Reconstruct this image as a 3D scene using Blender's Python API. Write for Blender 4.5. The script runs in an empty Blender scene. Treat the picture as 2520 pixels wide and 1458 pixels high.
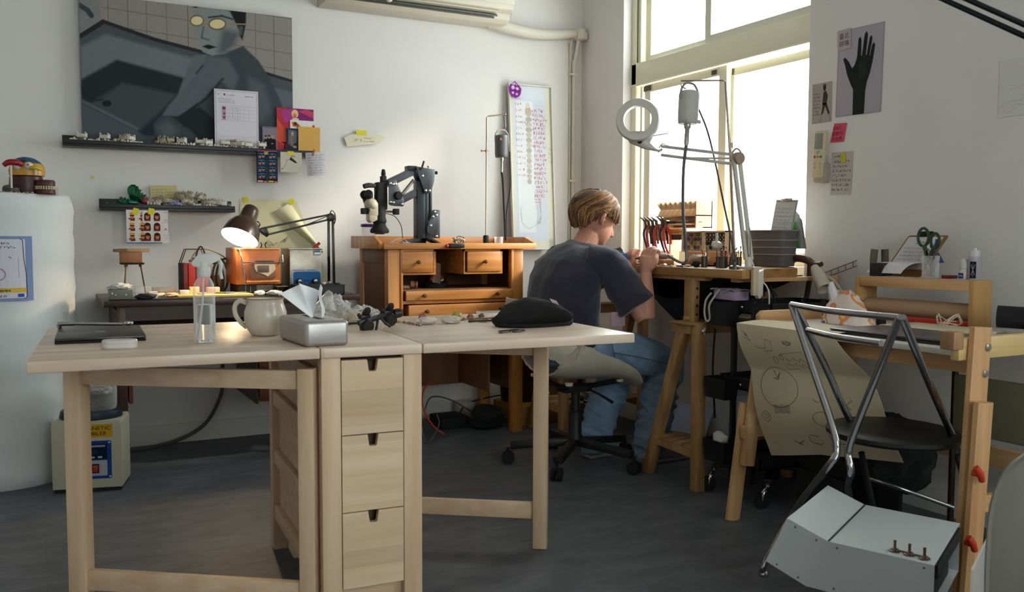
import bpy, bmesh, math, random
import numpy as np
from mathutils import Vector, Matrix, Euler, noise
R = math.radians
PI = math.pi
scene = bpy.context.scene
col = scene.collection
random.seed(7)

# ---------------------------------------------------------------- camera, world, daylight, exposure
cam_data = bpy.data.cameras.new('camera')
cam = bpy.data.objects.new('camera', cam_data)
col.objects.link(cam)
FPX = 2209.44
cam_data.sensor_width = 36.0
cam_data.lens = FPX / 2520 * 36
cam_data.clip_start = 0.05
_u = Vector((.0264, .0566, .99805)); _w = Vector((.4662, .8824, -.0629))
_r = _w.cross(_u).normalized(); _u = _r.cross(_w).normalized(); _w.normalize()
cam.matrix_world = Matrix(((_r.x, _u.x, -_w.x, 0), (_r.y, _u.y, -_w.y, 0), (_r.z, _u.z, -_w.z, 1.0049), (0, 0, 0, 1)))
cam_data.dof.use_dof = True
cam_data.dof.focus_distance = 3.3
cam_data.dof.aperture_fstop = 5.6
scene.camera = cam

world = bpy.data.worlds.new('world'); scene.world = world
world.use_nodes = True
bg = world.node_tree.nodes['Background']
bg.inputs['Color'].default_value = (.93, .98, 1.0, 1)
bg.inputs['Strength'].default_value = 7.5

vs = scene.view_settings
vs.view_transform = 'Standard'
vs.look = 'None'
vs.gamma = 1.0
vs.use_curve_mapping = False
vs.exposure = 0.4

def area(name, loc, rot, sx, sy, power, color, portal=False):
    l = bpy.data.lights.new(name, 'AREA'); l.shape = 'RECTANGLE'; l.size = sx; l.size_y = sy
    l.energy = power; l.color = color
    if portal: l.cycles.is_portal = True
    o = bpy.data.objects.new(name, l); o.location = loc; o.rotation_euler = rot; col.objects.link(o)
    return o
# low sun, coming in through the big window
sun = bpy.data.lights.new('sun', 'SUN'); sun.energy = 7; sun.angle = R(9); sun.color = (1, .9, .76)
suno = bpy.data.objects.new('sun', sun); col.objects.link(suno)
suno.rotation_euler = Vector((-.78, .38, -.50)).to_track_quat('-Z', 'Y').to_euler()
# daylight portals: the big window on the right and a second window further back in the same wall
area('window_daylight', (3.12, 3.52, 1.65), (0, R(90), 0), 1.66, 1.4, 1, (1, 1, 1), True)
area('rear_daylight', (3.10, -.75, 1.6), (0, R(90), 0), 1.2, 1.6, 1, (1, 1, 1), True)

area('fill_window_daylight', (.9, -1.9, 1.6), (R(90), 0, 0), 1.4, 1.2, 1, (1, 1, 1), True)  # portal for the fill window added behind the camera
# ---------------------------------------------------------------- helpers
_mats = {}
def srgb(h):
    h = h.lstrip('#'); c = [int(h[i:i+2], 16) / 255 for i in (0, 2, 4)]
    return tuple(((x / 12.92) if x <= .04045 else ((x + .055) / 1.055) ** 2.4) for x in c)
def M(name, color=None, rough=.5, metal=0., **k):
    """principled material, looked up by name the second time"""
    if name in _mats: return _mats[name]
    if isinstance(color, str): color = srgb(color)
    m = bpy.data.materials.new(name); m.use_nodes = True
    nt = m.node_tree; b = nt.nodes['Principled BSDF']
    b.inputs['Base Color'].default_value = (*color, 1)
    b.inputs['Roughness'].default_value = rough; b.inputs['Metallic'].default_value = metal
    for kk, v in k.items():
        if kk in ('var', 'bump', 'bscale', 'vscale', 'stretch'): continue
        b.inputs[kk].default_value = v
    var = k.get('var', 0); bump = k.get('bump', 0)
    if var or bump:
        tc = nt.nodes.new('ShaderNodeTexCoord'); mp = nt.nodes.new('ShaderNodeMapping')
        nt.links.new(tc.outputs['Object'], mp.inputs['Vector'])
        mp.inputs['Scale'].default_value = k.get('stretch', (1, 1, 1))
        if var:
            n = nt.nodes.new('ShaderNodeTexNoise'); n.inputs['Scale'].default_value = k.get('vscale', 12); n.inputs['Detail'].default_value = 5
            nt.links.new(mp.outputs[0], n.inputs['Vector'])
            cr = nt.nodes.new('ShaderNodeValToRGB')
            cr.color_ramp.elements[0].position = .3; cr.color_ramp.elements[1].position = .7
            cr.color_ramp.elements[0].color = (*[c * (1 - var) for c in color], 1)
            cr.color_ramp.elements[1].color = (*[min(1, c * (1 + var)) for c in color], 1)
            nt.links.new(n.outputs['Fac'], cr.inputs[0]); nt.links.new(cr.outputs[0], b.inputs['Base Color'])
        if bump:
            n = nt.nodes.new('ShaderNodeTexNoise'); n.inputs['Scale'].default_value = k.get('bscale', 60); n.inputs['Detail'].default_value = 6
            nt.links.new(mp.outputs[0], n.inputs['Vector'])
            bp = nt.nodes.new('ShaderNodeBump'); bp.inputs['Strength'].default_value = bump; bp.inputs['Distance'].default_value = .004
            nt.links.new(n.outputs['Fac'], bp.inputs['Height']); nt.links.new(bp.outputs[0], b.inputs['Normal'])
    _mats[name] = m
    return m
def W(name, c1, c2, axis='x', scale=1., rough=.45, blocks=None, plane='xy', rings=.5):
    """wood: noise drawn out along the grain; blocks=(length, width) adds glued staves in the given plane"""
    if name in _mats: return _mats[name]
    c1 = srgb(c1); c2 = srgb(c2)
    m = bpy.data.materials.new(name); m.use_nodes = True
    nt = m.node_tree; b = nt.nodes['Principled BSDF']; b.inputs['Roughness'].default_value = rough
    tc = nt.nodes.new('ShaderNodeTexCoord'); mp = nt.nodes.new('ShaderNodeMapping')
    nt.links.new(tc.outputs['Object'], mp.inputs['Vector'])
    s = {'x': (1.2, 22, 22), 'y': (22, 1.2, 22), 'z': (22, 22, 1.2)}[axis]
    mp.inputs['Scale'].default_value = [v * scale for v in s]
    n = nt.nodes.new('ShaderNodeTexNoise'); n.inputs['Scale'].default_value = 1.6; n.inputs['Detail'].default_value = 6; n.inputs['Distortion'].default_value = rings
    nt.links.new(mp.outputs[0], n.inputs['Vector'])
    cr = nt.nodes.new('ShaderNodeValToRGB'); cr.color_ramp.elements[0].position = .32; cr.color_ramp.elements[1].position = .68
    cr.color_ramp.elements[0].color = (*c1, 1); cr.color_ramp.elements[1].color = (*c2, 1)
    nt.links.new(n.outputs['Fac'], cr.inputs[0])
    out = cr.outputs[0]
    if blocks:
        m2 = nt.nodes.new('ShaderNodeMapping'); nt.links.new(tc.outputs['Object'], m2.inputs['Vector'])
        if plane == 'xz': m2.inputs['Rotation'].default_value = (R(90), 0, 0)
        if plane == 'yx': m2.inputs['Rotation'].default_value = (0, 0, R(90))
        br = nt.nodes.new('ShaderNodeTexBrick'); nt.links.new(m2.outputs[0], br.inputs['Vector'])
        br.inputs['Scale'].default_value = 1; br.inputs['Brick Width'].default_value = blocks[0]; br.inputs['Row Height'].default_value = blocks[1]
        br.inputs['Mortar Size'].default_value = 0; br.offset = .37
        br.inputs['Color1'].default_value = (.84, .82, .80, 1); br.inputs['Color2'].default_value = (1.08, 1.08, 1.08, 1); br.inputs['Mortar'].default_value = (.9, .9, .9, 1)
        mx = nt.nodes.new('ShaderNodeMix'); mx.data_type = 'RGBA'; mx.blend_type = 'MULTIPLY'; mx.inputs[0].default_value = 1
        nt.links.new(out, mx.inputs[6]); nt.links.new(br.outputs['Color'], mx.inputs[7]); out = mx.outputs[2]
    nt.links.new(out, b.inputs['Base Color'])
    bp = nt.nodes.new('ShaderNodeBump'); bp.inputs['Strength'].default_value = .08; bp.inputs['Distance'].default_value = .002
    nt.links.new(n.outputs['Fac'], bp.inputs['Height']); nt.links.new(bp.outputs[0], b.inputs['Normal'])
    _mats[name] = m
    return m
def glass(name, color=(1, 1, 1), rough=.0, trans=.85, tint=None):
    """thin clear plastic or glass: see-through with a sheen"""
    if name in _mats: return _mats[name]
    m = bpy.data.materials.new(name); m.use_nodes = True; nt = m.node_tree
    for n in list(nt.nodes): nt.nodes.remove(n)
    o = nt.nodes.new('ShaderNodeOutputMaterial'); t = nt.nodes.new('ShaderNodeBsdfTransparent'); p = nt.nodes.new('ShaderNodeBsdfPrincipled')
    p.inputs['Base Color'].default_value = (*color, 1); p.inputs['Roughness'].default_value = max(rough, .05)
    t.inputs['Color'].default_value = (*(tint or (1, 1, 1)), 1)
    mx = nt.nodes.new('ShaderNodeMixShader'); lw = nt.nodes.new('ShaderNodeLayerWeight'); lw.inputs['Blend'].default_value = .35
    mr = nt.nodes.new('ShaderNodeMapRange'); nt.links.new(lw.outputs['Facing'], mr.inputs['Value'])
    mr.inputs['To Min'].default_value = 1 - trans; mr.inputs['To Max'].default_value = min(1, (1 - trans) + .55)
    nt.links.new(mr.outputs[0], mx.inputs[0]); nt.links.new(t.outputs[0], mx.inputs[1]); nt.links.new(p.outputs[0], mx.inputs[2])
    nt.links.new(mx.outputs[0], o.inputs['Surface'])
    _mats[name] = m
    return m
def print_mat():
    """printed or painted paper: colour comes from the artwork's own face colours"""
    if 'print' in _mats: return _mats['print']
    m = bpy.data.materials.new('print'); m.use_nodes = True; nt = m.node_tree; b = nt.nodes['Principled BSDF']
    a = nt.nodes.new('ShaderNodeVertexColor'); a.layer_name = 'ink'
    nt.links.new(a.outputs[0], b.inputs['Base Color']); b.inputs['Roughness'].default_value = .85; b.inputs['Specular IOR Level'].default_value = .2
    _mats['print'] = m
    return m

class MB:
    """collects shapes; build() links them as ONE mesh object"""
    def __init__(s): s.bm = bmesh.new(); s.mats = []; s.ink = None
    def mi(s, m):
        if m is None: return 0
        if m not in s.mats: s.mats.append(m)
        return s.mats.index(m)
    def _new(s, faces, m):
        i = s.mi(m)
        for f in faces: f.material_index = i; f.smooth = True
    def box(s, lo, hi, m=None, bev=.0, mat=None, seg=2):
        lo = Vector(lo); hi = Vector(hi); c = (lo + hi) / 2; d = hi - lo
        r = bmesh.ops.create_cube(s.bm, size=1.0, matrix=Matrix.Translation(c) @ Matrix.Diagonal((*d, 1)))
        vs_ = r['verts']
        if bev > 0:
            es = list({e for v in vs_ for e in v.link_edges})
            bv = bmesh.ops.bevel(s.bm, geom=es, offset=min(bev, min(abs(x) for x in d) * .49), segments=seg, profile=.5, affect='EDGES')
            vs_ = list({v for f in bv['faces'] for v in f.verts} | {v for v in vs_ if v.is_valid})
        if mat is not None: bmesh.ops.transform(s.bm, matrix=mat, verts=vs_)
        s._new({f for v in vs_ for f in v.link_faces}, m)
        return s
    def bar(s, p, q, w, h, m=None, up=(0, 0, 1), bev=.002):
        """rectangular bar from p to q, w across, h along up"""
        p = Vector(p); q = Vector(q); x = (q - p); L = x.length; x.normalize(); up = Vector(up)
        y = up.cross(x); 
        if y.length < 1e-5: y = Vector((0, 1, 0)).cross(x)
        y.normalize(); z = x.cross(y)
        T = Matrix.Translation(p) @ Matrix(((x.x, y.x, z.x, 0), (x.y, y.y, z.y, 0), (x.z, y.z, z.z, 0), (0, 0, 0, 1)))
        return s.box((0, -w / 2, -h / 2), (L, w / 2, h / 2), m, bev, T)
    def tube(s, pts, r, m=None, n=8, closed=False, cap=True, smooth_n=0):
        pts = [Vector(p) for p in pts]
        rs = list(r) if isinstance(r, (list, tuple)) else [r] * len(pts)
        if smooth_n: pts, rs = catmull(pts, rs, smooth_n, closed)
        N = len(pts); rings = []; prev = None
        for i in range(N):
            if closed: t = (pts[(i + 1) % N] - pts[i - 1])
            else: t = pts[min(i + 1, N - 1)] - pts[max(i - 1, 0)]
            if t.length < 1e-9: t = Vector((0, 0, 1))
            t.normalize()
            if prev is None:
                a = Vector((0, 0, 1)) if abs(t.z) < .9 else Vector((1, 0, 0))
                u = t.cross(a).normalized()
            else:
                u = prev - t * prev.dot(t)
                u = u.normalized() if u.length > 1e-6 else t.orthogonal().normalized()
            prev = u; v = t.cross(u)
            rings.append([s.bm.verts.new(pts[i] + (u * math.cos(2 * PI * k / n) + v * math.sin(2 * PI * k / n)) * rs[i]) for k in range(n)])
        fs = []
        for i in range(N if closed else N - 1):
            a = rings[i]; b = rings[(i + 1) % N]
            for k in range(n): fs.append(s.bm.faces.new((a[k], a[(k + 1) % n], b[(k + 1) % n], b[k])))
        if cap and not closed:
            fs.append(s.bm.faces.new(rings[0][::-1])); fs.append(s.bm.faces.new(rings[-1]))
        s._new(fs, m); return s
    def loft(s, rings, m=None, cap=True, closed=True):
        rv = [[s.bm.verts.new(p) for p in r] for r in rings]; n = len(rings[0]); fs = []
        for a, b in zip(rv, rv[1:]):
            for k in range(n if closed else n - 1): fs.append(s.bm.faces.new((a[k], a[(k + 1) % n], b[(k + 1) % n], b[k])))
        if cap and closed:
            fs.append(s.bm.faces.new(rv[0][::-1])); fs.append(s.bm.faces.new(rv[-1]))
        s._new(fs, m); return s
    def lathe(s, prof, c=(0, 0, 0), m=None, n=24, axis=(0, 0, 1), cap=True, sx=1., sy=1.):
        """prof: list of (radius, height) along axis from c"""
        z = Vector(axis).normalized(); x = z.orthogonal().normalized() if abs(z.z) < .999 else Vector((1, 0, 0)); y = z.cross(x); c = Vector(c)
        return s.loft([[c + z * h + (x * math.cos(2 * PI * k / n) * sx + y * math.sin(2 * PI * k / n) * sy) * max(r, 1e-4) for k in range(n)] for r, h in prof], m, cap)
    def prism(s, poly, o, ux, uy, th, m=None, bev=0):
        """polygon in the (ux, uy) plane at o, extruded by th along ux x uy"""
        o = Vector(o); ux = Vector(ux).normalized(); uy = Vector(uy).normalized(); w = ux.cross(uy)
        a = [s.bm.verts.new(o + ux * x + uy * y) for x, y in poly]; b = [s.bm.verts.new(o + ux * x + uy * y + w * th) for x, y in poly]
        n = len(poly); fs = [s.bm.faces.new(a[::-1]), s.bm.faces.new(b)]
        for k in range(n): fs.append(s.bm.faces.new((a[k], a[(k + 1) % n], b[(k + 1) % n], b[k])))
        if bev:
            es = list({e for f in fs for e in f.edges})
            i = s.mi(m)
            for f in fs: f.material_index = i
            bv = bmesh.ops.bevel(s.bm, geom=es, offset=bev, segments=2, profile=.5, affect='EDGES')
            fs = {f for f in fs if f.is_valid} | set(bv['faces'])
        s._new(fs, m); return s
    def sphere(s, c, r, m=None, n=12, mat=None, sc=(1, 1, 1)):
        T = Matrix.Translation(c) @ (mat or Matrix()) @ Matrix.Diagonal((*[r * k for k in sc], 1))
        g = bmesh.ops.create_uvsphere(s.bm, u_segments=n, v_segments=max(6, n * 2 // 3), radius=1, matrix=T)
        s._new({f for v in g['verts'] for f in v.link_faces}, m); return s
    def blob(s, c, r, m=None, sub=2, amp=.25, freq=2., sc=(1, 1, 1), seed=0, mat=None, flat=None):
        T = (mat or Matrix())
        g = bmesh.ops.create_icosphere(s.bm, subdivisions=sub, radius=1)
        for v in g['verts']:
            d = v.co.normalized(); k = 1 + amp * noise.noise(d * freq + Vector((seed * 3.7, seed * 1.3, seed)))
            p = Vector((d.x * sc[0], d.y * sc[1], d.z * sc[2])) * k * r
            p = T @ p
            if flat is not None: p.z = max(p.z, flat)
            v.co = p + Vector(c)
        s._new({f for v in g['verts'] for f in v.link_faces}, m); return s
    def sheet(s, f, nu, nv, m=None, th=0.):
        """surface f(u,v) 0..1 -> point; th gives it a thickness"""
        P = [[Vector(f(i / nu, j / nv)) for j in range(nv + 1)] for i in range(nu + 1)]
        G = [[s.bm.verts.new(p) for p in r] for r in P]; fs = []
        for i in range(nu):
            for j in range(nv): fs.append(s.bm.faces.new((G[i][j], G[i + 1][j], G[i + 1][j + 1], G[i][j + 1])))
        if th:
            H = []
            for i in range(nu + 1):
                r = []
                for j in range(nv + 1):
                    a = P[min(i + 1, nu)][j] - P[max(i - 1, 0)][j]; b = P[i][min(j + 1, nv)] - P[i][max(j - 1, 0)]
                    nn = a.cross(b); nn = nn.normalized() if nn.length > 1e-12 else Vector((0, 0, 1))
                    r.append(s.bm.verts.new(P[i][j] - nn * th))
                H.append(r)
            for i in range(nu):
                for j in range(nv): fs.append(s.bm.faces.new((H[i][j + 1], H[i + 1][j + 1], H[i + 1][j], H[i][j])))
            for i in range(nu):
                fs.append(s.bm.faces.new((G[i + 1][0], G[i][0], H[i][0], H[i + 1][0]))); fs.append(s.bm.faces.new((G[i][nv], G[i + 1][nv], H[i + 1][nv], H[i][nv])))
            for j in range(nv):
                fs.append(s.bm.faces.new((G[0][j], G[0][j + 1], H[0][j + 1], H[0][j]))); fs.append(s.bm.faces.new((G[nu][j + 1], G[nu][j], H[nu][j], H[nu][j + 1])))
        s._new(fs, m); return s
    def xf(s, T):
        bmesh.ops.transform(s.bm, matrix=T, verts=s.bm.verts[:]); return s
    def build(s, name, m=None, parent=None, sharp=38, label=None, keep=False):
        """coordinates are in the room; the mesh is stored relative to its thing's base"""
        me = bpy.data.meshes.new(name)
        if m is not None and not s.mats: s.mats = [m]
        root = parent
        o = bpy.data.objects.new(name, me)
        if parent is not None:
            inv = wm(parent).inverted(); bmesh.ops.transform(s.bm, matrix=inv, verts=s.bm.verts[:])
            o.parent = parent; o['_wm'] = 0
        elif not keep:
            if len(s.bm.verts):
                xs = [v.co.x for v in s.bm.verts]; ys = [v.co.y for v in s.bm.verts]; zs = [v.co.z for v in s.bm.verts]
                b = Vector(((min(xs) + max(xs)) / 2, (min(ys) + max(ys)) / 2, min(zs)))
                bmesh.ops.translate(s.bm, vec=-b, verts=s.bm.verts[:]); o.location = b
        bmesh.ops.recalc_face_normals(s.bm, faces=s.bm.faces[:])
        s.bm.to_mesh(me); s.bm.free()
        for x in s.mats: me.materials.append(x)
        for p in me.polygons: p.use_smooth = True
        me.set_sharp_from_angle(angle=R(sharp))
        if '_wm' in o: del o['_wm']
        if label: o['label'] = label
        col.objects.link(o)
        return o
def wm(o):
    m = Matrix.Translation(o.location) @ o.rotation_euler.to_matrix().to_4x4() @ Matrix.Diagonal((*o.scale, 1))
    return wm(o.parent) @ m if o.parent else m
def catmull(pts, rs, k, closed=False):
    N = len(pts); P = []; Q = []
    rng = range(N if closed else N - 1)
    for i in rng:
        g = (lambda j: pts[j % N]) if closed else (lambda j: pts[max(0, min(N - 1, j))])
        p0, p1, p2, p3 = g(i - 1), g(i), g(i + 1), g(i + 2)
        r1 = rs[i]; r2 = rs[(i + 1) % N]
        for j in range(k):
            t = j / k
            P.append(.5 * ((2 * p1) + (p2 - p0) * t + (2 * p0 - 5 * p1 + 4 * p2 - p3) * t * t + (3 * p1 - p0 - 3 * p2 + p3) * t ** 3)); Q.append(r1 + (r2 - r1) * t)
    if not closed: P.append(pts[-1]); Q.append(rs[-1])
    return P, Q
def thing(name, loc, label, cat, rz=0, group=None):
    o = bpy.data.objects.new(name, None); o.empty_display_size = .05
    o.location = loc; o.rotation_euler = (0, 0, rz); col.objects.link(o)
    return tag(o, label, cat, group)
def tag(o, label, cat, group=None, kind=None):
    o['label'] = label; o['category'] = cat
    if group: o['group'] = group
    if kind: o['kind'] = kind
    return o
def struct(o, label=None):
    o['kind'] = 'structure'
    if label: o['label'] = label
    return o
def copy_tree(o, parent=None):
    c = o.copy(); col.objects.link(c)
    if parent: c.parent = parent
    for ch in [x for x in bpy.data.objects if x.parent == o]: copy_tree(ch, c)
    return c
def ngon(n, rx, ry=None, cx=0, cy=0, a0=0):
    ry = ry or rx
    return [(cx + rx * math.cos(a0 + 2 * PI * k / n), cy + ry * math.sin(a0 + 2 * PI * k / n)) for k in range(n)]
def rect(x0, y0, x1, y1): return [(x0, y0), (x1, y0), (x1, y1), (x0, y1)]
def rrect(x0, y0, x1, y1, r, n=4):
    out = []
    for cx, cy, a in ((x1 - r, y1 - r, 0), (x0 + r, y1 - r, 90), (x0 + r, y0 + r, 180), (x1 - r, y0 + r, 270)):
        for k in range(n + 1):
            t = R(a + 90 * k / n); out.append((cx + r * math.cos(t), cy + r * math.sin(t)))
    return out
def stroke(pts, w):
    """a drawn line as quads"""
    q = []
    for (x0, y0), (x1, y1) in zip(pts, pts[1:]):
        dx, dy = x1 - x0, y1 - y0; L = math.hypot(dx, dy)
        if L < 1e-9: continue
        nx, ny = -dy / L * w / 2, dx / L * w / 2; ex, ey = dx / L * w * .3, dy / L * w * .3
        q.append([(x0 + nx - ex, y0 + ny - ey), (x0 - nx - ex, y0 - ny - ey), (x1 - nx + ex, y1 - ny + ey), (x1 + nx + ex, y1 + ny + ey)])
    return q
def flatart(name, o, ux, uy, base, layers, parent=None, th=.0006, fn=None, step=.00012, mat=None):
    """paper at o spanned by ux,uy (metres) with printed shapes: layers = [(colour, [polygons])]; all one mesh.
    fn(x,y)->offset along the normal bends the sheet."""
    o = Vector(o); ux = Vector(ux).normalized(); uy = Vector(uy).normalized(); w = ux.cross(uy)
    bm = bmesh.new(); ink = bm.loops.layers.float_color.new('ink')
    def put(poly, h, c):
        vs_ = [bm.verts.new(o + ux * x + uy * y + w * (h + (fn(x, y) if fn else 0))) for x, y in poly]
        try: f = bm.faces.new(vs_)
        except ValueError: return
        for l in f.loops: l[ink] = (*c, 1)
    bc = srgb(base[0]); poly = base[1]
    if fn:
        xs = [p[0] for p in poly]; ys = [p[1] for p in poly]; x0, x1, y0, y1 = min(xs), max(xs), min(ys), max(ys); N = 14
        for i in range(N):
            for j in range(N):
                q = rect(x0 + (x1 - x0) * i / N, y0 + (y1 - y0) * j / N, x0 + (x1 - x0) * (i + 1) / N, y0 + (y1 - y0) * (j + 1) / N)
                put(q, th, bc); put(q[::-1], 0, bc)
    else:
        put(poly, th, bc); put(poly[::-1], 0, bc); n = len(poly)
        for k in range(n):
            a, b = poly[k], poly[(k + 1) % n]
            f = bm.faces.new([bm.verts.new(o + ux * x + uy * y + w * h) for (x, y), h in ((a, 0), (b, 0), (b, th), (a, th))])
            for l in f.loops: l[ink] = (*bc, 1)
    for i, (c, polys) in enumerate(layers):
        c = srgb(c) if isinstance(c, str) else c
        for p in polys: put(p, th + step * (i + 1) + (.0004 if fn else 0), c)
    me = bpy.data.meshes.new(name); ob = bpy.data.objects.new(name, me)
    if parent is not None:
        bmesh.ops.transform(bm, matrix=wm(parent).inverted(), verts=bm.verts[:]); ob.parent = parent
    else:
        bmesh.ops.translate(bm, vec=-o, verts=bm.verts[:]); ob.location = o
    bm.to_mesh(me); bm.free(); me.materials.append(mat or print_mat()); col.objects.link(ob)
    return ob
def scribble(x0, y0, x1, y1, rows, rnd, w=.0008, lh=.6, wav=1., gap=.18, cw=.7):
    """handwriting-like rows of strokes filling a box"""
    out = []; H = (y1 - y0) / rows
    for r_ in range(rows):
        yb = y1 - (r_ + .85) * H; h = H * lh; x = x0; xe = x1 - rnd.random() * (x1 - x0) * .25
        while x < xe:
            cwid = h * cw * (.6 + .6 * rnd.random()); n = rnd.randint(2, 4)
            for _ in range(n):
                a = (x + rnd.random() * cwid, yb + rnd.random() * h); b = (x + rnd.random() * cwid, yb + rnd.random() * h)
                out += stroke([a, b], w)
            x += cwid * (1 + gap)
    return out
def tri_text(txt, size, mat_=None, font=None, extrude=0.0):
    """text outline as a triangulated list of polygons (x to the right, baseline at 0)"""
    cu = bpy.data.curves.new('t', 'FONT'); cu.body = txt; cu.size = size; cu.resolution_u = 2
    ob = bpy.data.objects.new('t', cu); col.objects.link(ob)
    dg = bpy.context.evaluated_depsgraph_get(); dg.update(); me = ob.evaluated_get(dg).to_mesh()
    ps = [[(me.vertices[i].co.x, me.vertices[i].co.y) for i in p.vertices] for p in me.polygons]
    ob.evaluated_get(dg).to_mesh_clear(); bpy.data.objects.remove(ob); bpy.data.curves.remove(cu)
    return ps
def shift(polys, dx, dy, s=1, sx=1, shear=0): return [[(x * s * sx + y * shear + dx, y * s + dy) for x, y in p] for p in polys]
# ---------------------------------------------------------------- the room
XW, YB, ZC = 2.92, 4.64, 2.75            # window wall, back wall, ceiling height
XL, YR = -1.6, -1.8
def plaster(name, c):
    if name in _mats: return _mats[name]
    return M(name, c, .92, var=.025, vscale=2.2, bump=.12, bscale=9)
wallm = plaster('wall_paint', '#dcd9d6')
b = MB().box((XL - .1, YR - .1, -.08), (XW + .25, YB + .1, 0)); fl = b.build('floor', None, None, keep=True)
def floor_mat():
    m = bpy.data.materials.new('floor_vinyl'); m.use_nodes = True; nt = m.node_tree; p = nt.nodes['Principled BSDF']
    tc = nt.nodes.new('ShaderNodeTexCoord'); mp = nt.nodes.new('ShaderNodeMapping'); mp.inputs['Rotation'].default_value = (0, 0, R(-20)); mp.inputs['Scale'].default_value = (2.0, 4.5, 1)
    nt.links.new(tc.outputs['Object'], mp.inputs[0])
    n = nt.nodes.new('ShaderNodeTexNoise'); n.inputs['Scale'].default_value = 2.6; n.inputs['Detail'].default_value = 9; n.inputs['Roughness'].default_value = .62; n.inputs['Distortion'].default_value = .5
    nt.links.new(mp.outputs[0], n.inputs['Vector'])
    cr = nt.nodes.new('ShaderNodeValToRGB'); e = cr.color_ramp.elements; e[0].position = .3; e[1].position = .74
    e[0].color = (*srgb('#484c52'), 1); e[1].color = (*srgb('#696c70'), 1); k = e.new(.52); k.color = (*srgb('#595c62'), 1)
    nt.links.new(n.outputs['Fac'], cr.inputs[0])
    br = nt.nodes.new('ShaderNodeTexBrick'); nt.links.new(tc.outputs['Object'], br.inputs['Vector']); br.inputs['Scale'].default_value = 1
    br.inputs['Brick Width'].default_value = .92; br.inputs['Row Height'].default_value = .92; br.inputs['Mortar Size'].default_value = .0015; br.offset = 0
    br.inputs['Color1'].default_value = (.93, .93, .93, 1); br.inputs['Color2'].default_value = (1.06, 1.06, 1.06, 1); br.inputs['Mortar'].default_value = (.75, .75, .75, 1)
    mx = nt.nodes.new('ShaderNodeMix'); mx.data_type = 'RGBA'; mx.blend_type = 'MULTIPLY'; mx.inputs[0].default_value = 1
    nt.links.new(cr.outputs[0], mx.inputs[6]); nt.links.new(br.outputs['Color'], mx.inputs[7]); nt.links.new(mx.outputs[2], p.inputs['Base Color'])
    p.inputs['Roughness'].default_value = .55; p.inputs['Specular IOR Level'].default_value = .35
    bp = nt.nodes.new('ShaderNodeBump'); bp.inputs['Strength'].default_value = .1; bp.inputs['Distance'].default_value = .003
    nt.links.new(n.outputs['Fac'], bp.inputs['Height']); nt.links.new(bp.outputs[0], p.inputs['Normal'])
    return m
fl.data.materials.append(floor_mat()); struct(fl)
struct(MB().box((XL - .1, YR - .1, ZC), (XW + .25, YB + .1, ZC + .08)).build('ceiling', plaster('ceiling_paint', '#cfccc8'), keep=True))
struct(MB().box((XL - .1, YB, 0), (XW + .2, YB + .1, ZC)).build('wall_back', wallm, keep=True))
struct(MB().box((XL - .1, YR, 0), (XL, YB, ZC)).build('wall_left', wallm, keep=True))
# window opening in the right wall
WY0, WY1, WZ0, WZ1 = 2.832, 4.205, .848, 2.46
b = MB()
b.box((XW, YR, 0), (XW + .2, -1.55, ZC)); b.box((XW, .05, 0), (XW + .2, WY0, ZC)); b.box((XW, -1.55, 0), (XW + .2, .05, 1.0)); b.box((XW, -1.55, 2.2), (XW + .2, .05, ZC)); b.box((XW, WY1, 0), (XW + .2, YB, ZC))
b.box((XW, WY0, 0), (XW + .2, WY1, WZ0)); b.box((XW, WY0, WZ1), (XW + .2, WY1, ZC))
struct(b.build('wall_right', wallm, keep=True))
# rear wall behind the camera, opened for the added fill window
struct(MB().box((XL, YR - .12, 0), (.2, YR, ZC)).box((1.6, YR - .12, 0), (XW, YR, ZC)).box((.2, YR - .12, 0), (1.6, YR, 1.0)).box((.2, YR - .12, 2.2), (1.6, YR, ZC)).build('wall_rear', wallm, keep=True))
# plastered skirting under the back wall
struct(MB().box((XL, YB - .008, 0), (XW, YB, .095), None, .003).build('baseboard_back', plaster('skirting_paint', '#d2cfca'), keep=True))
struct(MB().box((XW - .008, YR, 0), (XW, YB - .008, .095), None, .003).build('baseboard_right', plaster('skirting_paint', '#d2cfca'), keep=True))
# aluminium window, cream paint lightened to carry the backlit bloom
alu = M('window_frame_bloom_paint', '#e9e5cc', .35); alu_d = M('window_gasket', '#55523c', .7); alu_w = M('window_frame_white', '#d9d8c6', .4)
def frosted(name):
    m = bpy.data.materials.new(name); m.use_nodes = True; nt = m.node_tree
    for n in list(nt.nodes): nt.nodes.remove(n)
    o = nt.nodes.new('ShaderNodeOutputMaterial'); t = nt.nodes.new('ShaderNodeBsdfTransparent'); d = nt.nodes.new('ShaderNodeBsdfTranslucent'); g = nt.nodes.new('ShaderNodeBsdfGlossy')
    t.inputs[0].default_value = (.96, .985, .98, 1); d.inputs[0].default_value = (.9, .95, .95, 1); g.inputs['Roughness'].default_value = .3
    a = nt.nodes.new('ShaderNodeMixShader'); a.inputs[0].default_value = .18; c = nt.nodes.new('ShaderNodeMixShader'); c.inputs[0].default_value = .04
    nt.links.new(t.outputs[0], a.inputs[1]); nt.links.new(d.outputs[0], a.inputs[2]); nt.links.new(a.outputs[0], c.inputs[1]); nt.links.new(g.outputs[0], c.inputs[2]); nt.links.new(c.outputs[0], o.inputs[0])
    return m
fro = frosted('frosted_pane')
w1 = thing('window_1', (3.0, 3.52, WZ0), None, None); del w1['label']; del w1['category']; w1['kind'] = 'structure'
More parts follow.
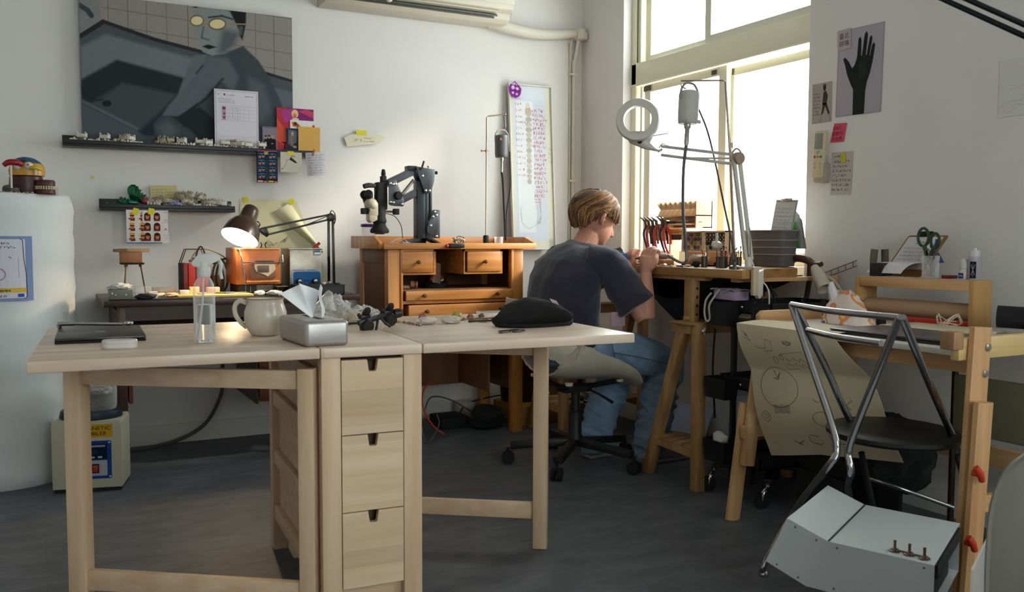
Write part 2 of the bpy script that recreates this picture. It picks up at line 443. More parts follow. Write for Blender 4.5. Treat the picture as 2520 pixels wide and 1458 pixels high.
def sash(name, y0, y1, z0, z1, x, fw, bot=None, top=None, m=alu):
    bot = bot or fw; top = top or fw; f = MB()
    f.box((x, y0, z0), (x + .028, y0 + fw, z1), m, .002); f.box((x, y1 - fw, z0), (x + .028, y1, z1), m, .002)
    f.box((x, y0 + fw, z0), (x + .028, y1 - fw, z0 + bot), m, .002); f.box((x, y0 + fw, z1 - top), (x + .028, y1 - fw, z1), m, .002)
    s = f.build(name, m, w1)
    MB().box((x + .011, y0 + fw, z0 + bot), (x + .016, y1 - fw, z1 - top), fro).build('window_pane', fro, s)
    return s
b = MB()                                   # outer frame with tracks
for (y0, y1, z0, z1) in ((WY1 - .045, WY1, WZ0, WZ1), (WY0, WY0 + .03, WZ0, WZ1)): b.box((2.975, y0, z0), (3.10, y1, z1), alu, .003)
b.box((2.975, WY0, 1.868), (3.10, WY1, 1.985), alu, .004)
b.box((2.968, WY0, 1.858), (2.985, WY1, 1.868), alu, .002)
b.box((2.975, WY0, WZ0), (3.10, WY1, WZ0 + .04), alu, .003); b.box((2.975, WY0, WZ1 - .05), (3.10, WY1, WZ1), alu, .003)
b.box((2.99, WY1 - .085, WZ0), (3.02, WY1 - .065, 1.858), alu, .002); b.box((2.985, WY1 - .075, 1.985), (3.01, WY1 - .055, WZ1), alu, .002)
b.box((2.978, WY1 - .048, 1.99), (2.984, WY1 - .045, WZ1), alu_d)
b.build('window_frame', alu, w1)
sash('lower_sash', 3.43, 4.10, WZ0 + .04, 1.858, 2.990, .055, .06, .045)
sash('lower_sash', WY0 + .01, 3.46, WZ0 + .04, 1.845, 3.025, .045, .06, .04)
sash('upper_sash', 3.57, 4.15, 1.985, WZ1 - .05, 3.03, .05, .04, .04, alu_w)
sash('upper_sash', WY0 + .01, 3.60, 1.985, WZ1 - .05, 2.992, .045, .04, .04, alu_w)
b = MB(); b.box((2.984, 4.04, 1.822), (2.99, 4.10, 1.85), alu_d); b.box((2.984, 3.50, 1.822), (2.99, 3.535, 1.845), alu_d); b.box((2.984, 3.375, 1.80), (2.992, 3.385, 1.83), alu_d); b.box((2.984, 2.865, 1.80), (2.992, 2.875, 1.83), alu_d)
b.build('window_latch', alu_d, w1)
struct(MB().box((XW - .012, WY0 - .02, WZ0 - .022), (2.975, WY1 + .01, WZ0), None, .008).build('trim_1', plaster('sill_paint', '#e4ddcf'), keep=True))
w2 = MB()
for lo, hi in (((3.0, -1.55, 1.0), (3.06, .05, 1.05)), ((3.0, -1.55, 2.15), (3.06, .05, 2.2)), ((3.0, -1.55, 1.05), (3.06, -1.5, 2.15)), ((3.0, 0, 1.05), (3.06, .05, 2.15)), ((3.0, -.78, 1.05), (3.06, -.72, 2.15))): w2.box(lo, hi)
o = struct(w2.build('window_2', alu, keep=True)); MB().box((3.03, -1.5, 1.05), (3.035, 0, 2.15), fro).build('window_pane', fro, o)
o = struct(MB().box((.2, YR - .1, 1.0), (1.6, YR - .05, 1.05)).box((.2, YR - .1, 2.15), (1.6, YR - .05, 2.2)).box((.2, YR - .1, 1.05), (.25, YR - .05, 2.15)).box((1.55, YR - .1, 1.05), (1.6, YR - .05, 2.15)).build('added_fill_window', alu, keep=True)); MB().box((.25, YR - .08, 1.05), (1.55, YR - .075, 2.15), fro).build('window_pane', fro, o)  # unseen window added to brighten the drawer fronts from the camera side
# ---------------------------------------------------------------- gateleg table (152 x 80 x 74 cm) in birch
birch = W('birch_top', '#d9c1a8', '#e3cfb8', 'x', .6, .33, (.32, .045), 'xy')
birch_e = W('birch', '#caa886', '#d9bd9d', 'z', .8, .5)
birch_x = W('birch_rail', '#caa886', '#d9bd9d', 'x', .8, .5)
birch_d = W('birch_drawer', '#d0b18d', '#e0c7a8', 'x', .8, .5, (.55, .045), 'xz')
dark_gap = M('shadow_gap', '#2a2119', .9)
TA = R(-3.642)
gt = thing('gateleg_table', (-.028, 2.169, 0), 'large birch gateleg table with three-drawer pedestal and both leaves up', 'table', TA)
GM = wm(gt)
def TB(): return MB()
def tput(mb, name, m, parent=None, label=None):
    mb.xf(GM); return mb.build(name, m, parent or gt, label=label)
def leaf(x0, x1): return MB().box((x0, 0, .714), (x1, .8, .74), None, .003)
tput(leaf(0, .6285), 'table_leaf', birch); tput(leaf(.6305, .889), 'center_top', birch); tput(leaf(.891, 1.52), 'table_leaf', birch)
for x in (.632, .841):
    for y in (.006, .746):
        tput(MB().box((x, y, 0), (x + .048, y + .048, .714), None, .002), 'leg', birch_e)
for x in (.636, .868):                                      # side rails and recessed side panels
    for z0, z1 in ((.62, .668), (.475, .52), (.285, .332), (.104, .15)):
        tput(MB().box((x, .054, z0), (x + .018, .746, z1), None, .0015), 'side_rail', birch_x)
    xx = x + (.018 if x < .7 else -.012)
    tput(MB().box((xx, .054, .11), (xx + .012, .746, .70), None), 'side_panel', birch_x)
tput(MB().box((.68, .03, .085), (.841, .77, .125), None, .001), 'bottom_panel', birch_x)
b = MB().box((.68, .03, .70), (.841, .77, .714)).box((.68, .395, .125), (.841, .405, .70))
tput(b, 'divider', dark_gap)
zt = [.7055, .5165, .3215]
zb = [.5195, .3245, .1295]
for i in range(3):
    for side in (0, 1):
        f = MB(); z0, z1 = zb[i], zt[i]; x0, x1 = .6825, .8395; cx = .761
        poly = [(x0, z0), (x1, z0), (x1, z1), (cx + .014, z1), (cx + .010, z1 - .027), (cx + .007, z1 - .030), (cx - .007, z1 - .030), (cx - .010, z1 - .027), (cx - .014, z1), (x0, z1)]
        if side == 0: f.prism(poly, (0, .026, 0), (1, 0, 0), (0, 0, 1), .018)
        else: f.prism(poly, (0, .792, 0), (1, 0, 0), (0, 0, 1), .018)
        d = tput(f, 'drawer', birch_d)
        if side == 0:
            b = MB().box((x0 + .004, .028, z0 + .006), (x0 + .012, .38, z1 - .02)).box((x1 - .012, .028, z0 + .006), (x1 - .004, .38, z1 - .02)).box((x0 + .004, .028, z0 + .006), (x1 - .004, .38, z0 + .012)).box((x0 + .004, .37, z0 + .006), (x1 - .004, .38, z1 - .02))
            b.xf(GM); b.build('drawer_box', M('drawer_inside', '#6b5238', .7), d)
tput(MB().box((.69, .05, .15), (.83, .06, .70)), 'backing', M('drawer_inside', '#6b5238', .7))
def gate(hx, hy, lx, ly, s):
    """hinged gate: hinge post, leg, top and bottom rail"""
    g = bpy.data.objects.new('gate', None); col.objects.link(g); g.parent = gt
    def put(mb, n, m): mb.xf(GM); mb.build(n, m, g)
    dx, dy = lx - hx, ly - hy; L = math.hypot(dx, dy); ux, uy = dx / L, dy / L
    P = lambda t, z: (hx + ux * t, hy + uy * t, z)
    up = (0, 0, 1)
    put(MB().bar(P(0, .06), P(0, .687), .040, .040, None, (uy, -ux, 0)), 'hinge_post', birch_e)
    put(MB().bar(P(L, .0), P(L, .712), .046, .046, None, (uy, -ux, 0), .003), 'leg', birch_e)
    put(MB().bar(P(.02, .658), P(L - .022, .655), .022, .047), 'gate_rail', W('birch_gate', '#caa886', '#d9bd9d', 'x', .8, .5))
    put(MB().bar(P(.02, .122), P(L - .022, .122), .022, .052), 'gate_rail', _mats['birch_gate'])
gate(.607, .045, .084, .375, 1)
gate(.913, .752, 1.433, .425, -1)
# ---------------------------------------------------------------- things on the back wall
rnd = random.Random(3)
YW = YB
X3, Z3 = Vector((1, 0, 0)), Vector((0, 0, 1))
def wallart(name, x0, z0, w, h, base, layers, label, cat, y=None, group=None, fn=None, tilt=0., parent=None, bp=None):
    """flat printed thing facing the room from the back wall; coordinates in metres from its lower left"""
    y = YW - .002 if y is None else y
    c, s = math.cos(tilt), math.sin(tilt)
    o = flatart(name, (x0, y, z0), (c, 0, s), (-s, 0, c), (base, bp or rect(0, 0, w, h)), layers, parent, fn=fn)
    return tag(o, label, cat, group) if parent is None else o
# painting: bather with swimming goggles in a tub, painted softly
def build_painting():
    NU, NV = 300, 220; x0, x1, z0, z1 = .198, 1.168, 1.445, 2.12
    U, V = np.meshgrid(np.linspace(0, 1, NU), np.linspace(0, 1, NV), indexing='ij')
    def mp(p): u = (p[0] - 585) / 1567; t = -75 + 205 * u; bt = 1050 + 75 * u; return (u * 1.44, 1 - (p[1] - t) / (bt - t))
    PX = U * 1.44; PY = V
    def sd(poly):
        P = [mp(p) for p in poly]; n = len(P); d = np.full(PX.shape, 1e9); ins = np.zeros(PX.shape, bool)
        for i in range(n):
            ax, ay = P[i]; bx, by = P[(i + 1) % n]; ex, ey = bx - ax, by - ay; wx, wy = PX - ax, PY - ay
            t = np.clip((wx * ex + wy * ey) / (ex * ex + ey * ey + 1e-12), 0, 1); d = np.minimum(d, np.hypot(wx - ex * t, wy - ey * t))
            c = ((ay > PY) != (by > PY)) & (PX < (bx - ax) * (PY - ay) / (by - ay + 1e-12) + ax); ins ^= c
        return np.where(ins, -d, d)
    C = np.zeros(PX.shape + (3,)); C[:] = srgb('#8d8682')
    def fill(poly, c, soft=.006, amt=1.):
        a = np.clip(.5 - sd(poly) / soft, 0, 1)[..., None] * amt; C[:] = C * (1 - a) + np.array(srgb(c)) * a
    def line(pts, c, w, soft=.004):
        for p, q in zip(pts, pts[1:]):
            (ax, ay), (bx, by) = mp(p), mp(q); ex, ey = bx - ax, by - ay
            t = np.clip(((PX - ax) * ex + (PY - ay) * ey) / (ex * ex + ey * ey + 1e-12), 0, 1); d = np.hypot(PX - ax - ex * t, PY - ay - ey * t)
            a = np.clip(.5 - (d - w / 2) / soft, 0, 1)[..., None]; C[:] = C * (1 - a) + np.array(srgb(c)) * a
    for x in (780, 915, 1045, 1190, 1345, 1500, 1650, 1860, 2005, 2150): line([(x, -80), (x, 700)], '#5b5553', .004)
    for k in range(8): line([(740, -95 + k * 128), (2160, 70 + k * 128 + 70)], '#5b5553', .004)
    fill([(560, -90), (720, -90), (730, 140), (585, 250), (560, 260)], '#7c8080', .03)
    line([(590, 20), (640, 55), (665, 95)], '#3b474b', .035); 
    # tub
    fill([(585, 270), (745, 150), (1500, 385), (2155, 610), (2155, 1150), (560, 1150)], '#4b5257', .01)
    line([(570, 262), (690, 180), (745, 140)], '#2c2b30', .03); line([(745, 140), (1100, 275), (1450, 372), (1700, 430)], '#2c2b30', .026); line([(1940, 535), (2160, 600)], '#2c2b30', .022)
    fill([(585, 330), (760, 235), (1420, 430), (1400, 640), (585, 590)], '#6b7378', .03)
    fill([(585, 575), (830, 425), (1300, 560), (1420, 700), (1350, 1000), (560, 1000)], '#272e33', .02)
    fill([(640, 760), (870, 600), (1260, 690), (980, 960), (900, 930)], '#434b50', .03)
    fill([(560, 740), (960, 960), (1080, 1060), (560, 1110)], '#4f575d', .02); line([(585, 735), (960, 945)], '#656d72', .015, .02)
    line([(600, 660), (660, 735), (735, 725)], '#22282b', .008); fill(ngpx(755, 755, 32, 24), '#1b2023')
    fill([(1990, 640), (2160, 680), (2160, 1120), (2000, 1110)], '#5c6469', .02)
    # body: back, shoulder, arms, knee
    fill([(1560, 400), (1760, 330), (1880, 440), (1960, 560), (2060, 760), (2100, 1110), (1480, 1110), (1300, 960), (1440, 700)], '#3f474c', .012)
    fill([(1800, 560), (1920, 620), (1980, 800), (1900, 900), (1800, 760)], '#555d62', .05)
    fill([(1480, 400), (1640, 420), (1720, 560), (1680, 680), (1560, 560)], '#596166', .03)
    fill([(1340, 470), (1390, 395), (1480, 390), (1450, 480), (1340, 700), (1260, 690)], '#5f676c', .012)
    fill([(1480, 410), (1580, 460), (1600, 560), (1470, 700), (1270, 850), (1140, 850), (1190, 770), (1400, 540)], '#596167', .012)
    line([(1600, 570), (1460, 730), (1270, 855)], '#22292d', .012, .015); line([(1450, 470), (1400, 530)], '#2b3236', .01, .01)
    fill([(1080, 900), (1130, 850), (1210, 850), (1300, 930), (1440, 1050), (1470, 1120), (1090, 1100)], '#3f474c', .012)
    fill([(1250, 860), (1420, 780), (1560, 900), (1560, 1120), (1440, 1050)], '#22292d', .02)
    fill([(1100, 930), (1180, 880), (1260, 960), (1180, 1050)], '#555d62', .05)
    # head, hair, goggles
    fill([(1380, 40), (1480, -30), (1700, -20), (1790, 60), (1785, 170), (1755, 290), (1700, 200), (1660, 90)], '#1d1d20', .008)
    fill([(1385, 60), (1450, 20), (1660, 70), (1720, 190), (1740, 230), (1690, 330), (1620, 385), (1520, 400), (1450, 370), (1410, 270), (1380, 180)], '#7f8585', .01)
    fill([(1600, 200), (1740, 230), (1690, 330), (1620, 385), (1560, 390)], '#565c5f', .05)
    fill([(1380, 20), (1440, 5), (1640, 60), (1580, 40)], '#1d1d20', .01); fill([(1730, 180), (1765, 190), (1750, 250), (1730, 250)], '#50575a', .008)
    line([(1460, 180), (1445, 265), (1500, 282)], '#474d50', .01, .012); fill([(1445, 330), (1490, 315), (1560, 335), (1500, 352)], '#1f1f24', .006)
    line([(1500, 115), (1600, 105), (1680, 130)], '#222429', .012, .01)
    line([(1370, 110), (1460, 175), (1500, 160), (1540, 185), (1640, 165), (1780, 170)], '#8f7f58', .010)
    for cx, cy, rx, ry_ in ((1412, 138, 52, 42), (1565, 165, 68, 44)):
        fill(ngpx(cx, cy, rx, ry_), '#4a4230'); fill(ngpx(cx, cy, rx * .86, ry_ * .8), '#d9c796')
    C *= (1 + .03 * np.sin(PX * 91 + PY * 57) * np.sin(PY * 113))[..., None]
    me = bpy.data.meshes.new('canvas_face')
    y = YW - .038
    co = np.zeros((NU, NV, 3)); co[..., 0] = x0 + (x1 - x0) * U; co[..., 1] = y; co[..., 2] = z0 + (z1 - z0) * V
    th_ = thing('painting', ((x0 + x1) / 2, YW - .02, z0), 'large grey painting of a bather in gold goggles standing on the upper black ledge', 'painting')
    off = np.array(th_.location)
    me.from_pydata((co - off).reshape(-1, 3).tolist(), [], [(i * NV + j, (i + 1) * NV + j, (i + 1) * NV + j + 1, i * NV + j + 1) for i in range(NU - 1) for j in range(NV - 1)])
    ca = me.color_attributes.new('ink', 'FLOAT_COLOR', 'POINT'); ca.data.foreach_set('color', np.concatenate([np.clip(C, 0, 1), np.ones((NU, NV, 1))], 2).reshape(-1).astype(np.float32))
    me.materials.append(print_mat()); o = bpy.data.objects.new('canvas_face', me); o.parent = th_; col.objects.link(o)
    MB().box((x0 + .0005, y + .0008, z0 + .0005), (x1 - .0005, YW - .015, z1 - .0005), M('canvas_side', '#3c4145', .8)).build('stretcher', None, th_)
def ngpx(cx, cy, rx, ry_, n=14): return [(cx + rx * math.cos(2 * PI * k / n), cy + ry_ * math.sin(2 * PI * k / n)) for k in range(n)]
build_painting()
# picture ledges
blk = M('black_lacquer', '#181818', .38); blk2 = M('black_satin', '#141516', .5); blkm = M('black_matte', '#101112', .8)
def ledge(x0, x1, z, lab):
    b = MB().box((x0, YW - .105, z - .012), (x1, YW, z), None, .001).box((x0, YW - .105, z), (x1, YW - .095, z + .018), None, .001).box((x0, YW - .01, z), (x1, YW, z + .045), None, .001)
    return tag(b.build('picture_ledge', blk), lab, 'shelf')
ledge(.115, 1.262, 1.432, 'long black picture ledge under the large painting')
ledge(.262, .862, 1.145, 'short black picture ledge crowded with casts above the desk')
# dental casts
plast = M('dental_plaster', '#d6cfc1', .8, bump=.4, bscale=90); plast2 = M('dental_plaster_dirty', '#a29884', .8, bump=.5, bscale=90, var=.35, vscale=60)
green = M('green_impression', '#0c5a3c', .3, bump=.3, bscale=60); blue = M('blue_impression', '#6a74ae', .6); purp = M('lilac_impression', '#8d8bc0', .6)
def cast_proto(name, m, nt=9, w=.026, h=.014, gap=.5, seed=0, base=True):
    b = MB(); rr = random.Random(seed)
    if base:
        outer = [(w * math.cos(R(200 + 320 * k / 14 - 90 - 20)), w * 1.15 * math.sin(R(200 + 320 * k / 14 - 110))) for k in range(15)]
        b.prism([(w * math.cos(t), w * 1.2 * math.sin(t)) for t in [R(a) for a in range(-30, 211, 20)]], (0, 0, 0), (1, 0, 0), (0, 1, 0), h * .7, None, .001)
    for k in range(nt):
        t = R(-25 + 230 * k / (nt - 1)); s = 1 + .25 * rr.random()
        b.blob((w * .82 * math.cos(t), w * 1.0 * math.sin(t), h * (.75 + .3 * rr.random())), .0046 * s, None, 1, .25, 2, (1, 1, 1.35), seed + k)
    b.blob((0, -.002, h * .6), w * .62, None, 2, .3, 1.5, (1, .8, .35), seed)
    return b
def put_casts(protos, spots, label, group):
    first = {}
    for (x, y, z, k, rz, rx, sc) in spots:
        if k not in first:
            o = protos[k]().build('dental_cast', keep=True, m=None) if False else None
        o = None
        if k in first: o = first[k].copy(); col.objects.link(o)
        else:
            nm, m, b = protos[k]; o = b.build(nm, m, keep=True); first[k] = o
        o.location = (x, y, z); o.rotation_euler = (rx, 0, rz); o.scale = (sc, sc, sc)
        lab = label[k] if isinstance(label, dict) else label
        tag(o, lab, 'dental cast', group[k] if isinstance(group, dict) else group)
rr = random.Random(11)
P = {0: ('dental_cast', plast, cast_proto('a', plast, w=.027, h=.024, seed=1)), 1: ('dental_cast', plast2, cast_proto('b', plast2, 7, .022, .026, seed=5)), 2: ('tooth_fragment', plast, MB().blob((0, 0, .012), .017, None, 2, .5, 2, (1.3, .8, .9), 3, flat=-.011)), 3: ('dental_cast', blue, cast_proto('c', blue, 8, .026, .015, seed=9))}
spots = []
x = .155
while x < .995:
    k = rr.choice([0, 0, 1, 2, 2, 2, 1]); w = {0: .036, 1: .03, 2: .022}[k]
    if abs(x - .465) < .018: k = 3; w = .045
    spots.append((x, YW - .066 + rr.uniform(-.003, .003), 1.4335, k, rr.uniform(-.5, .5) + (PI if rr.random() < .3 else 0), 0, rr.uniform(.92, 1.08)))
    if k in (0, 1) and rr.random() < .65: spots.append((x + .01, YW - .07, 1.4335 + .030, k, rr.uniform(-.8, .8), rr.uniform(-.2, .3), .85))
    x += w * rr.uniform(.95, 1.35)
put_casts(P, spots, {0: 'off-white plaster dental cast lying on the upper black ledge', 1: 'stained beige plaster cast lying on the upper black ledge', 2: 'small plaster tooth fragment on the upper black ledge', 3: 'blue dental cast among the white ones on the upper ledge'},
          {0: 'white plaster casts on the upper ledge', 1: 'stained plaster casts on the upper ledge', 2: 'plaster tooth fragments on the upper ledge', 3: 'blue casts on the upper ledge'})
P = {0: ('dental_cast', plast, cast_proto('a', plast, w=.027, h=.022, seed=21)), 1: ('dental_cast', plast2, cast_proto('b', plast2, 7, .023, .024, seed=25)), 4: ('dental_impression', green, cast_proto('g', green, 8, .028, .018, seed=2)), 5: ('dental_impression', purp, cast_proto('g', purp, 8, .024, .018, seed=4))}
spots = []
for i in range(46):
    u = rr.random(); xx = .47 + .36 * u; lay = rr.choice([0, 0, 1, 1, 2]); top = 1 if .55 < xx < .78 else 0
    if lay == 2 and not top: lay = 1
    if xx > .80: lay = 0
    k = rr.choice([0, 1, 1]); spots.append((xx, YW - .055 + rr.uniform(-.02, .015), 1.1465 + lay * .026, k, rr.uniform(0, 6), rr.uniform(-.5, .5) if lay else 0, rr.uniform(.8, 1.15)))
for (xx, zz, rz, rx) in ((.31, 1.1465, .2, 0), (.345, 1.1465, 2, .2), (.37, 1.168, 1, .4), (.40, 1.165, .5, -.3), (.415, 1.19, 2.4, .6), (.43, 1.205, 1.2, .9), (.405, 1.222, .4, 1.2)): spots.append((xx, YW - .055, zz, 4, rz, rx, 1.0))
for (xx, zz) in ((.575, 1.15), (.60, 1.165)): spots.append((xx, YW - .075, zz, 5, 1, 0, .9))
put_casts(P, spots, {0: 'off-white plaster dental cast in the pile on the lower ledge', 1: 'stained beige plaster cast in the pile on the lower ledge', 4: 'dark green dental impression at the left of the lower ledge', 5: 'lilac dental impression at the front of the lower ledge pile'},
          {0: 'white plaster casts piled on the lower ledge', 1: 'stained plaster casts piled on the lower ledge', 4: 'green dental impressions on the lower ledge', 5: 'lilac impressions on the lower ledge'})
tag(MB().blob((.455, YW - .06, 1.182), .016, None, 2, .4, 2, (1, .7, .8), 5).build('dental_impression', M('red_wax', '#a3262c', .5)), 'dark red wax piece beside the green impressions on the lower ledge', 'dental cast')
# papers around the ledges
ytape = '#dcd02c'
def paper_lines(w, h, rows, m, seed=1, c='#55504a', lw=.0007): r_ = random.Random(seed); return (c, scribble(m, m, w - m, h - m, rows, r_, lw))
o = wallart('form_sheet', .781, 1.452, .211, .282, '#cdc8d2', [('#b9b4bf', [rect(.006, .006, .205, .276)]), ('#d7d2da', [rect(.010, .010, .201, .272)]),
    ('#33303a', shift(tri_text('r', .018), .018, .252) + [rect(.045, .253, .052, .262)]), ('#55525c', scribble(.055, .25, .10, .262, 1, rnd, .001) + scribble(.145, .25, .19, .258, 1, rnd, .0014)),
    ('#77747e', scribble(.018, .215, .10, .24, 3, rnd, .0008)),
    ('#8d8a94', [rect(.02, z, .192, z + .0007) for z in (.132, .150, .168, .186, .204, .055)] + [rect(x_, .132, x_ + .0007, .204) for x_ in (.032, .060, .085, .11, .14, .165)]),
    ('#b58e9f', [rect(.036, .134, .054, .200)]), ('#5f4050', [rect(.038, .185, .052, .196), rect(.042, .160, .050, .168), rect(.041, .142, .050, .150)]),
    ('#77747e', scribble(.062, .134, .135, .202, 5, rnd, .0007, gap=.9) + scribble(.02, .03, .19, .05, 2, rnd, .0006, gap=2.5))], 'laminated printed form with a table standing before the painting on the ledge', 'document', y=YW - .052)
red = wallart('concert_poster', 1.084, 1.452, .188, .214, '#b23a44', [('#d2553f', [[(0, .05), (.06, 0), (.12, 0), (0, .16)]]), ('#7c2c6a', [[(.05, .214), (.188, .214), (.188, .12), (.09, .13)]]), ('#a93f86', [[(.02, .20), (.09, .214), (.10, .15), (.04, .14)]]), ('#c3436b', [[(.11, .20), (.188, .17), (.188, .20), (.15, .214)]]),
    ('#d8a06c', [ngon(12, .012, .016, .092, .180)]), ('#e6bd86', [ngon(10, .018, .022, .092, .187)]), ('#c98463', [ngon(10, .009, .012, .091, .178)]), ('#2c1412', [[(.088, .170), (.096, .170), (.092, .176)]]), ('#d6cbb8', [[(.07, .14), (.115, .14), (.11, .165), (.08, .165)]]),
    ('#3a1420', shift(tri_text('T', .055), .022, .004) + shift(tri_text('H', .04), .05, .0))], 'red and purple concert poster standing at the right end of the ledge', 'poster', y=YW - .046)
wallart('star_card', 1.150, 1.545, .135, .062, '#ded9d4', [('#7f9140', [[(.004, .05), (.03, .055), (.075, .012), (.06, .008)]]), ('#b5452e', [ngon(5, .012, .012, .022, .04), [(.02, .045), (.06, .012), (.066, .016), (.03, .05)]]), ('#cf2f35', [ngon(5, .008, .008, .12, .035)])], 'white card with red star behind the orange envelope', 'card', y=YW - .050)
wallart('portrait_card', 1.130, 1.452, .062, .112, '#28314a', [('#4f6478', [[(.006, .03), (.05, .04), (.056, .10), (.01, .105)]]), ('#8a6a4e', [[(.02, .02), (.035, .03), (.03, .08), (.015, .07)]]), ('#b88e62', [ngon(8, .008, .012, .03, .085)]), ('#c6b48c', [rect(.03, .02, .05, .024), rect(.034, .014, .05, .017)])], 'dark blue portrait card between red poster and orange envelope', 'card', y=YW - .055)
wallart('envelope', 1.188, 1.446, .112, .130, '#d6a75a', [('#c2924a', stroke([(.004, .118), (.056, .070), (.108, .118)], .0012))], 'orange paper envelope clipped at the right end of the ledge', 'envelope', y=YW - .060, tilt=-.01)
wallart('group_photo', 1.012, 1.448, .072, .118, '#8e8795', [('#5d5560', [rect(.003, .003, .069, .115)]), ('#867d88', [rect(.004, .055, .068, .112)]), ('#1c1c20', [[(.006, .004), (.066, .004), (.064, .055), (.05, .062), (.02, .062), (.008, .05)]]), ('#b48e78', [ngon(8, .006, .008, .017, .064), ngon(8, .006, .008, .032, .066), ngon(8, .007, .010, .050, .068), ngon(6, .006, .003, .048, .035)]), ('#151518', [ngon(8, .006, .004, .017, .071), ngon(8, .006, .004, .032, .073)])], 'small photo of three people in black on the ledge', 'photo', y=YW - .046)
# photo-booth strips hanging below the ledge
for i in range(2):
    L = []
    for k in range(4):
        zc = .018 + k * .033
        L += [('#24425c', [rect(.004, zc, .047, zc + .029)]), ('#3f6f8e', [ngon(9, .016, .008, .026, zc + .020)]), ('#a9795f', [ngon(8, .006, .008, .017, zc + .010), ngon(8, .006, .007, .033, zc + .012)]), ('#15161c', [ngon(8, .007, .004, .017, zc + .018), ngon(8, .007, .004, .033, zc + .019)]), ('#7e3b5c', [rect(.008, zc, .022, zc + .004)])]
    L += [('#b4476e', [rect(.002, .152, .049, .157)]), ('#e0a0b8' if i == 0 else '#d0c048', [rect(.004, .002, .030, .010)]), ('#e07a50', [rect(.034, .001, .049, .008)])]
    wallart('photo_strip', .967 + .052 * i, 1.283, .051, .158, '#1b1d2a', L, ['left', 'right'][i] + ' strip of the pair of blue photo booth strips taped under the ledge', 'photo strip', y=YW - .108 - .001 * i)
wallart('tape_piece', 1.005, 1.42, .02, .018, '#a9a15c', [], 'strip of masking tape holding the photo booth strips', 'tape', y=YW - .1105)
L = [('#26302c', [[(.045, .062), (.052, .078), (.06, .070), (.075, .058), (.085, .046), (.07, .048), (.058, .056)]] + stroke([(.05, .066), (.032, .060), (.026, .040), (.016, .020)], .0014) + scribble(.055, .075, .07, .088, 1, rnd, .0016)), ('#8a4a38', [rect(.006, .014, .012, .02), rect(.092, .018, .094, .024)])]
wallart('ink_drawing', 1.085, 1.338, .108, .100, '#c9c1b2', L, 'square card with a black ink bird drawing taped under the ledge', 'card', y=YW - .108)
wallart('tape_piece', 1.120, 1.425, .032, .018, ytape, [], 'yellow tape holding the ink bird drawing', 'tape', y=YW - .1095)
wallart('handwritten_note', 1.222, 1.322, .10, .118, '#cfcad0', [paper_lines(.10, .118, 8, .008, 4)], 'curling handwritten note clipped under the ledge end', 'note', y=YW - .109, tilt=.09, fn=lambda x, y: .012 * math.sin(x * 28) * (1 - y * 3) - (.02 * max(0, .02 - x) * 10))
b = MB().box((-.004, -.004, 0), (.004, .004, .034), None, .001).box((-.003, .0045, 0), (.003, .009, .034), None, .001)
b.xf(Matrix.Translation((1.246, YW - .118, 1.425)) @ Matrix.Rotation(.25, 4, 'Y'))
tag(b.build('clothespin', W('pin_wood', '#8a5a3a', '#a3704a', 'z')), 'small wooden clothespin holding the curling note', 'clothespin')
# sticky note behind the lower ledge's casts
wallart('sticky_note', .487, 1.172, .121, .086, '#cdbf8e', [paper_lines(.121, .08, 5, .008, 6, '#6d6248', .0009)], 'cream handwritten note standing behind the casts on the lower ledge', 'note', y=YW - .014, tilt=.03)
# two sticker sheets with little heads
def head(x, y, kind):
    if kind: return [('#2f2320', [ngon(12, .014, .016, x, y + .004), rect(x - .014, y - .014, x + .014, y)]), ('#b8624f', [ngon(10, .010, .012, x, y)]), ('#6a3a2c', [rect(x - .013, y - .02, x + .013, y - .012)]), ('#2f2320', [ngon(10, .011, .005, x, y + .010)]), ('#e8dcd0', [rect(x - .004, y - .006, x + .004, y - .004)])]
    return [('#6b2f22', [rect(x - .008, y - .022, x + .012, y - .008)]), ('#c08050', [ngon(10, .009, .013, x, y)]), ('#d89a3c', [ngon(9, .011, .006, x, y + .012)]), ('#2b1a1c', [rect(x - .009, y, x + .009, y + .005)]), ('#8a2f2a', [ngon(7, .004, .004, x - .012, y - .012)])]
L = [('#a9b4c8', [rect(.002, .0, .118, .156)]), ('#dcd8d6', [rect(.004, .006, .116, .150)])]
for r_ in range(3):
    for c_ in range(2): L += head(.026 + .045 * c_, .126 - .047 * r_, 0)
wallart('sticker_sheet', .368, .982, .10, .155, '#dcd8d6', L[:0] + [('#2f6ea8', [rect(0, 0, .10, .004)]), ('#9fb0cc', [rect(0, .004, .002, .155)])] + L[2:], 'sticker sheet of orange-haired heads taped under the lower ledge', 'sticker sheet', y=YW - .107)
L = [('#2f6ea8', [rect(0, 0, .086, .004)]), ('#9fb0cc', [rect(0, 0, .0015, .155), rect(.113, .05, .115, .155), rect(0, .153, .115, .155)])]
for r_ in range(3):
    for c_ in range(2): L += head(.022 + .042 * c_, .124 - .047 * r_, 1)
L += [('#8c8a92', scribble(.094, .14, .112, .152, 1, rnd, .001) + scribble(.095, .095, .111, .115, 2, rnd, .0008) + scribble(.095, .02, .111, .045, 2, rnd, .0008)), ('#b08a90', [rect(.097, .062, .106, .070)])]
wallart('sticker_sheet', .438, .982, .115, .155, '#dcd8d6', L, 'sticker sheet of long-haired heads overlapping the orange-haired one', 'sticker sheet', y=YW - .1085)
wallart('tape_piece', .395, 1.118, .024, .03, ytape, [], 'yellow tape holding the orange-haired sticker sheet', 'tape', y=YW - .1095, tilt=-.2)
wallart('tape_piece', .462, 1.118, .026, .03, ytape, [], 'yellow tape holding the long-haired sticker sheet', 'tape', y=YW - .1105, tilt=-.15)
wallart('tape_piece', .228, 1.282, .016, .012, '#cfc66a', [], 'torn scrap of pale yellow tape alone on the wall', 'tape')
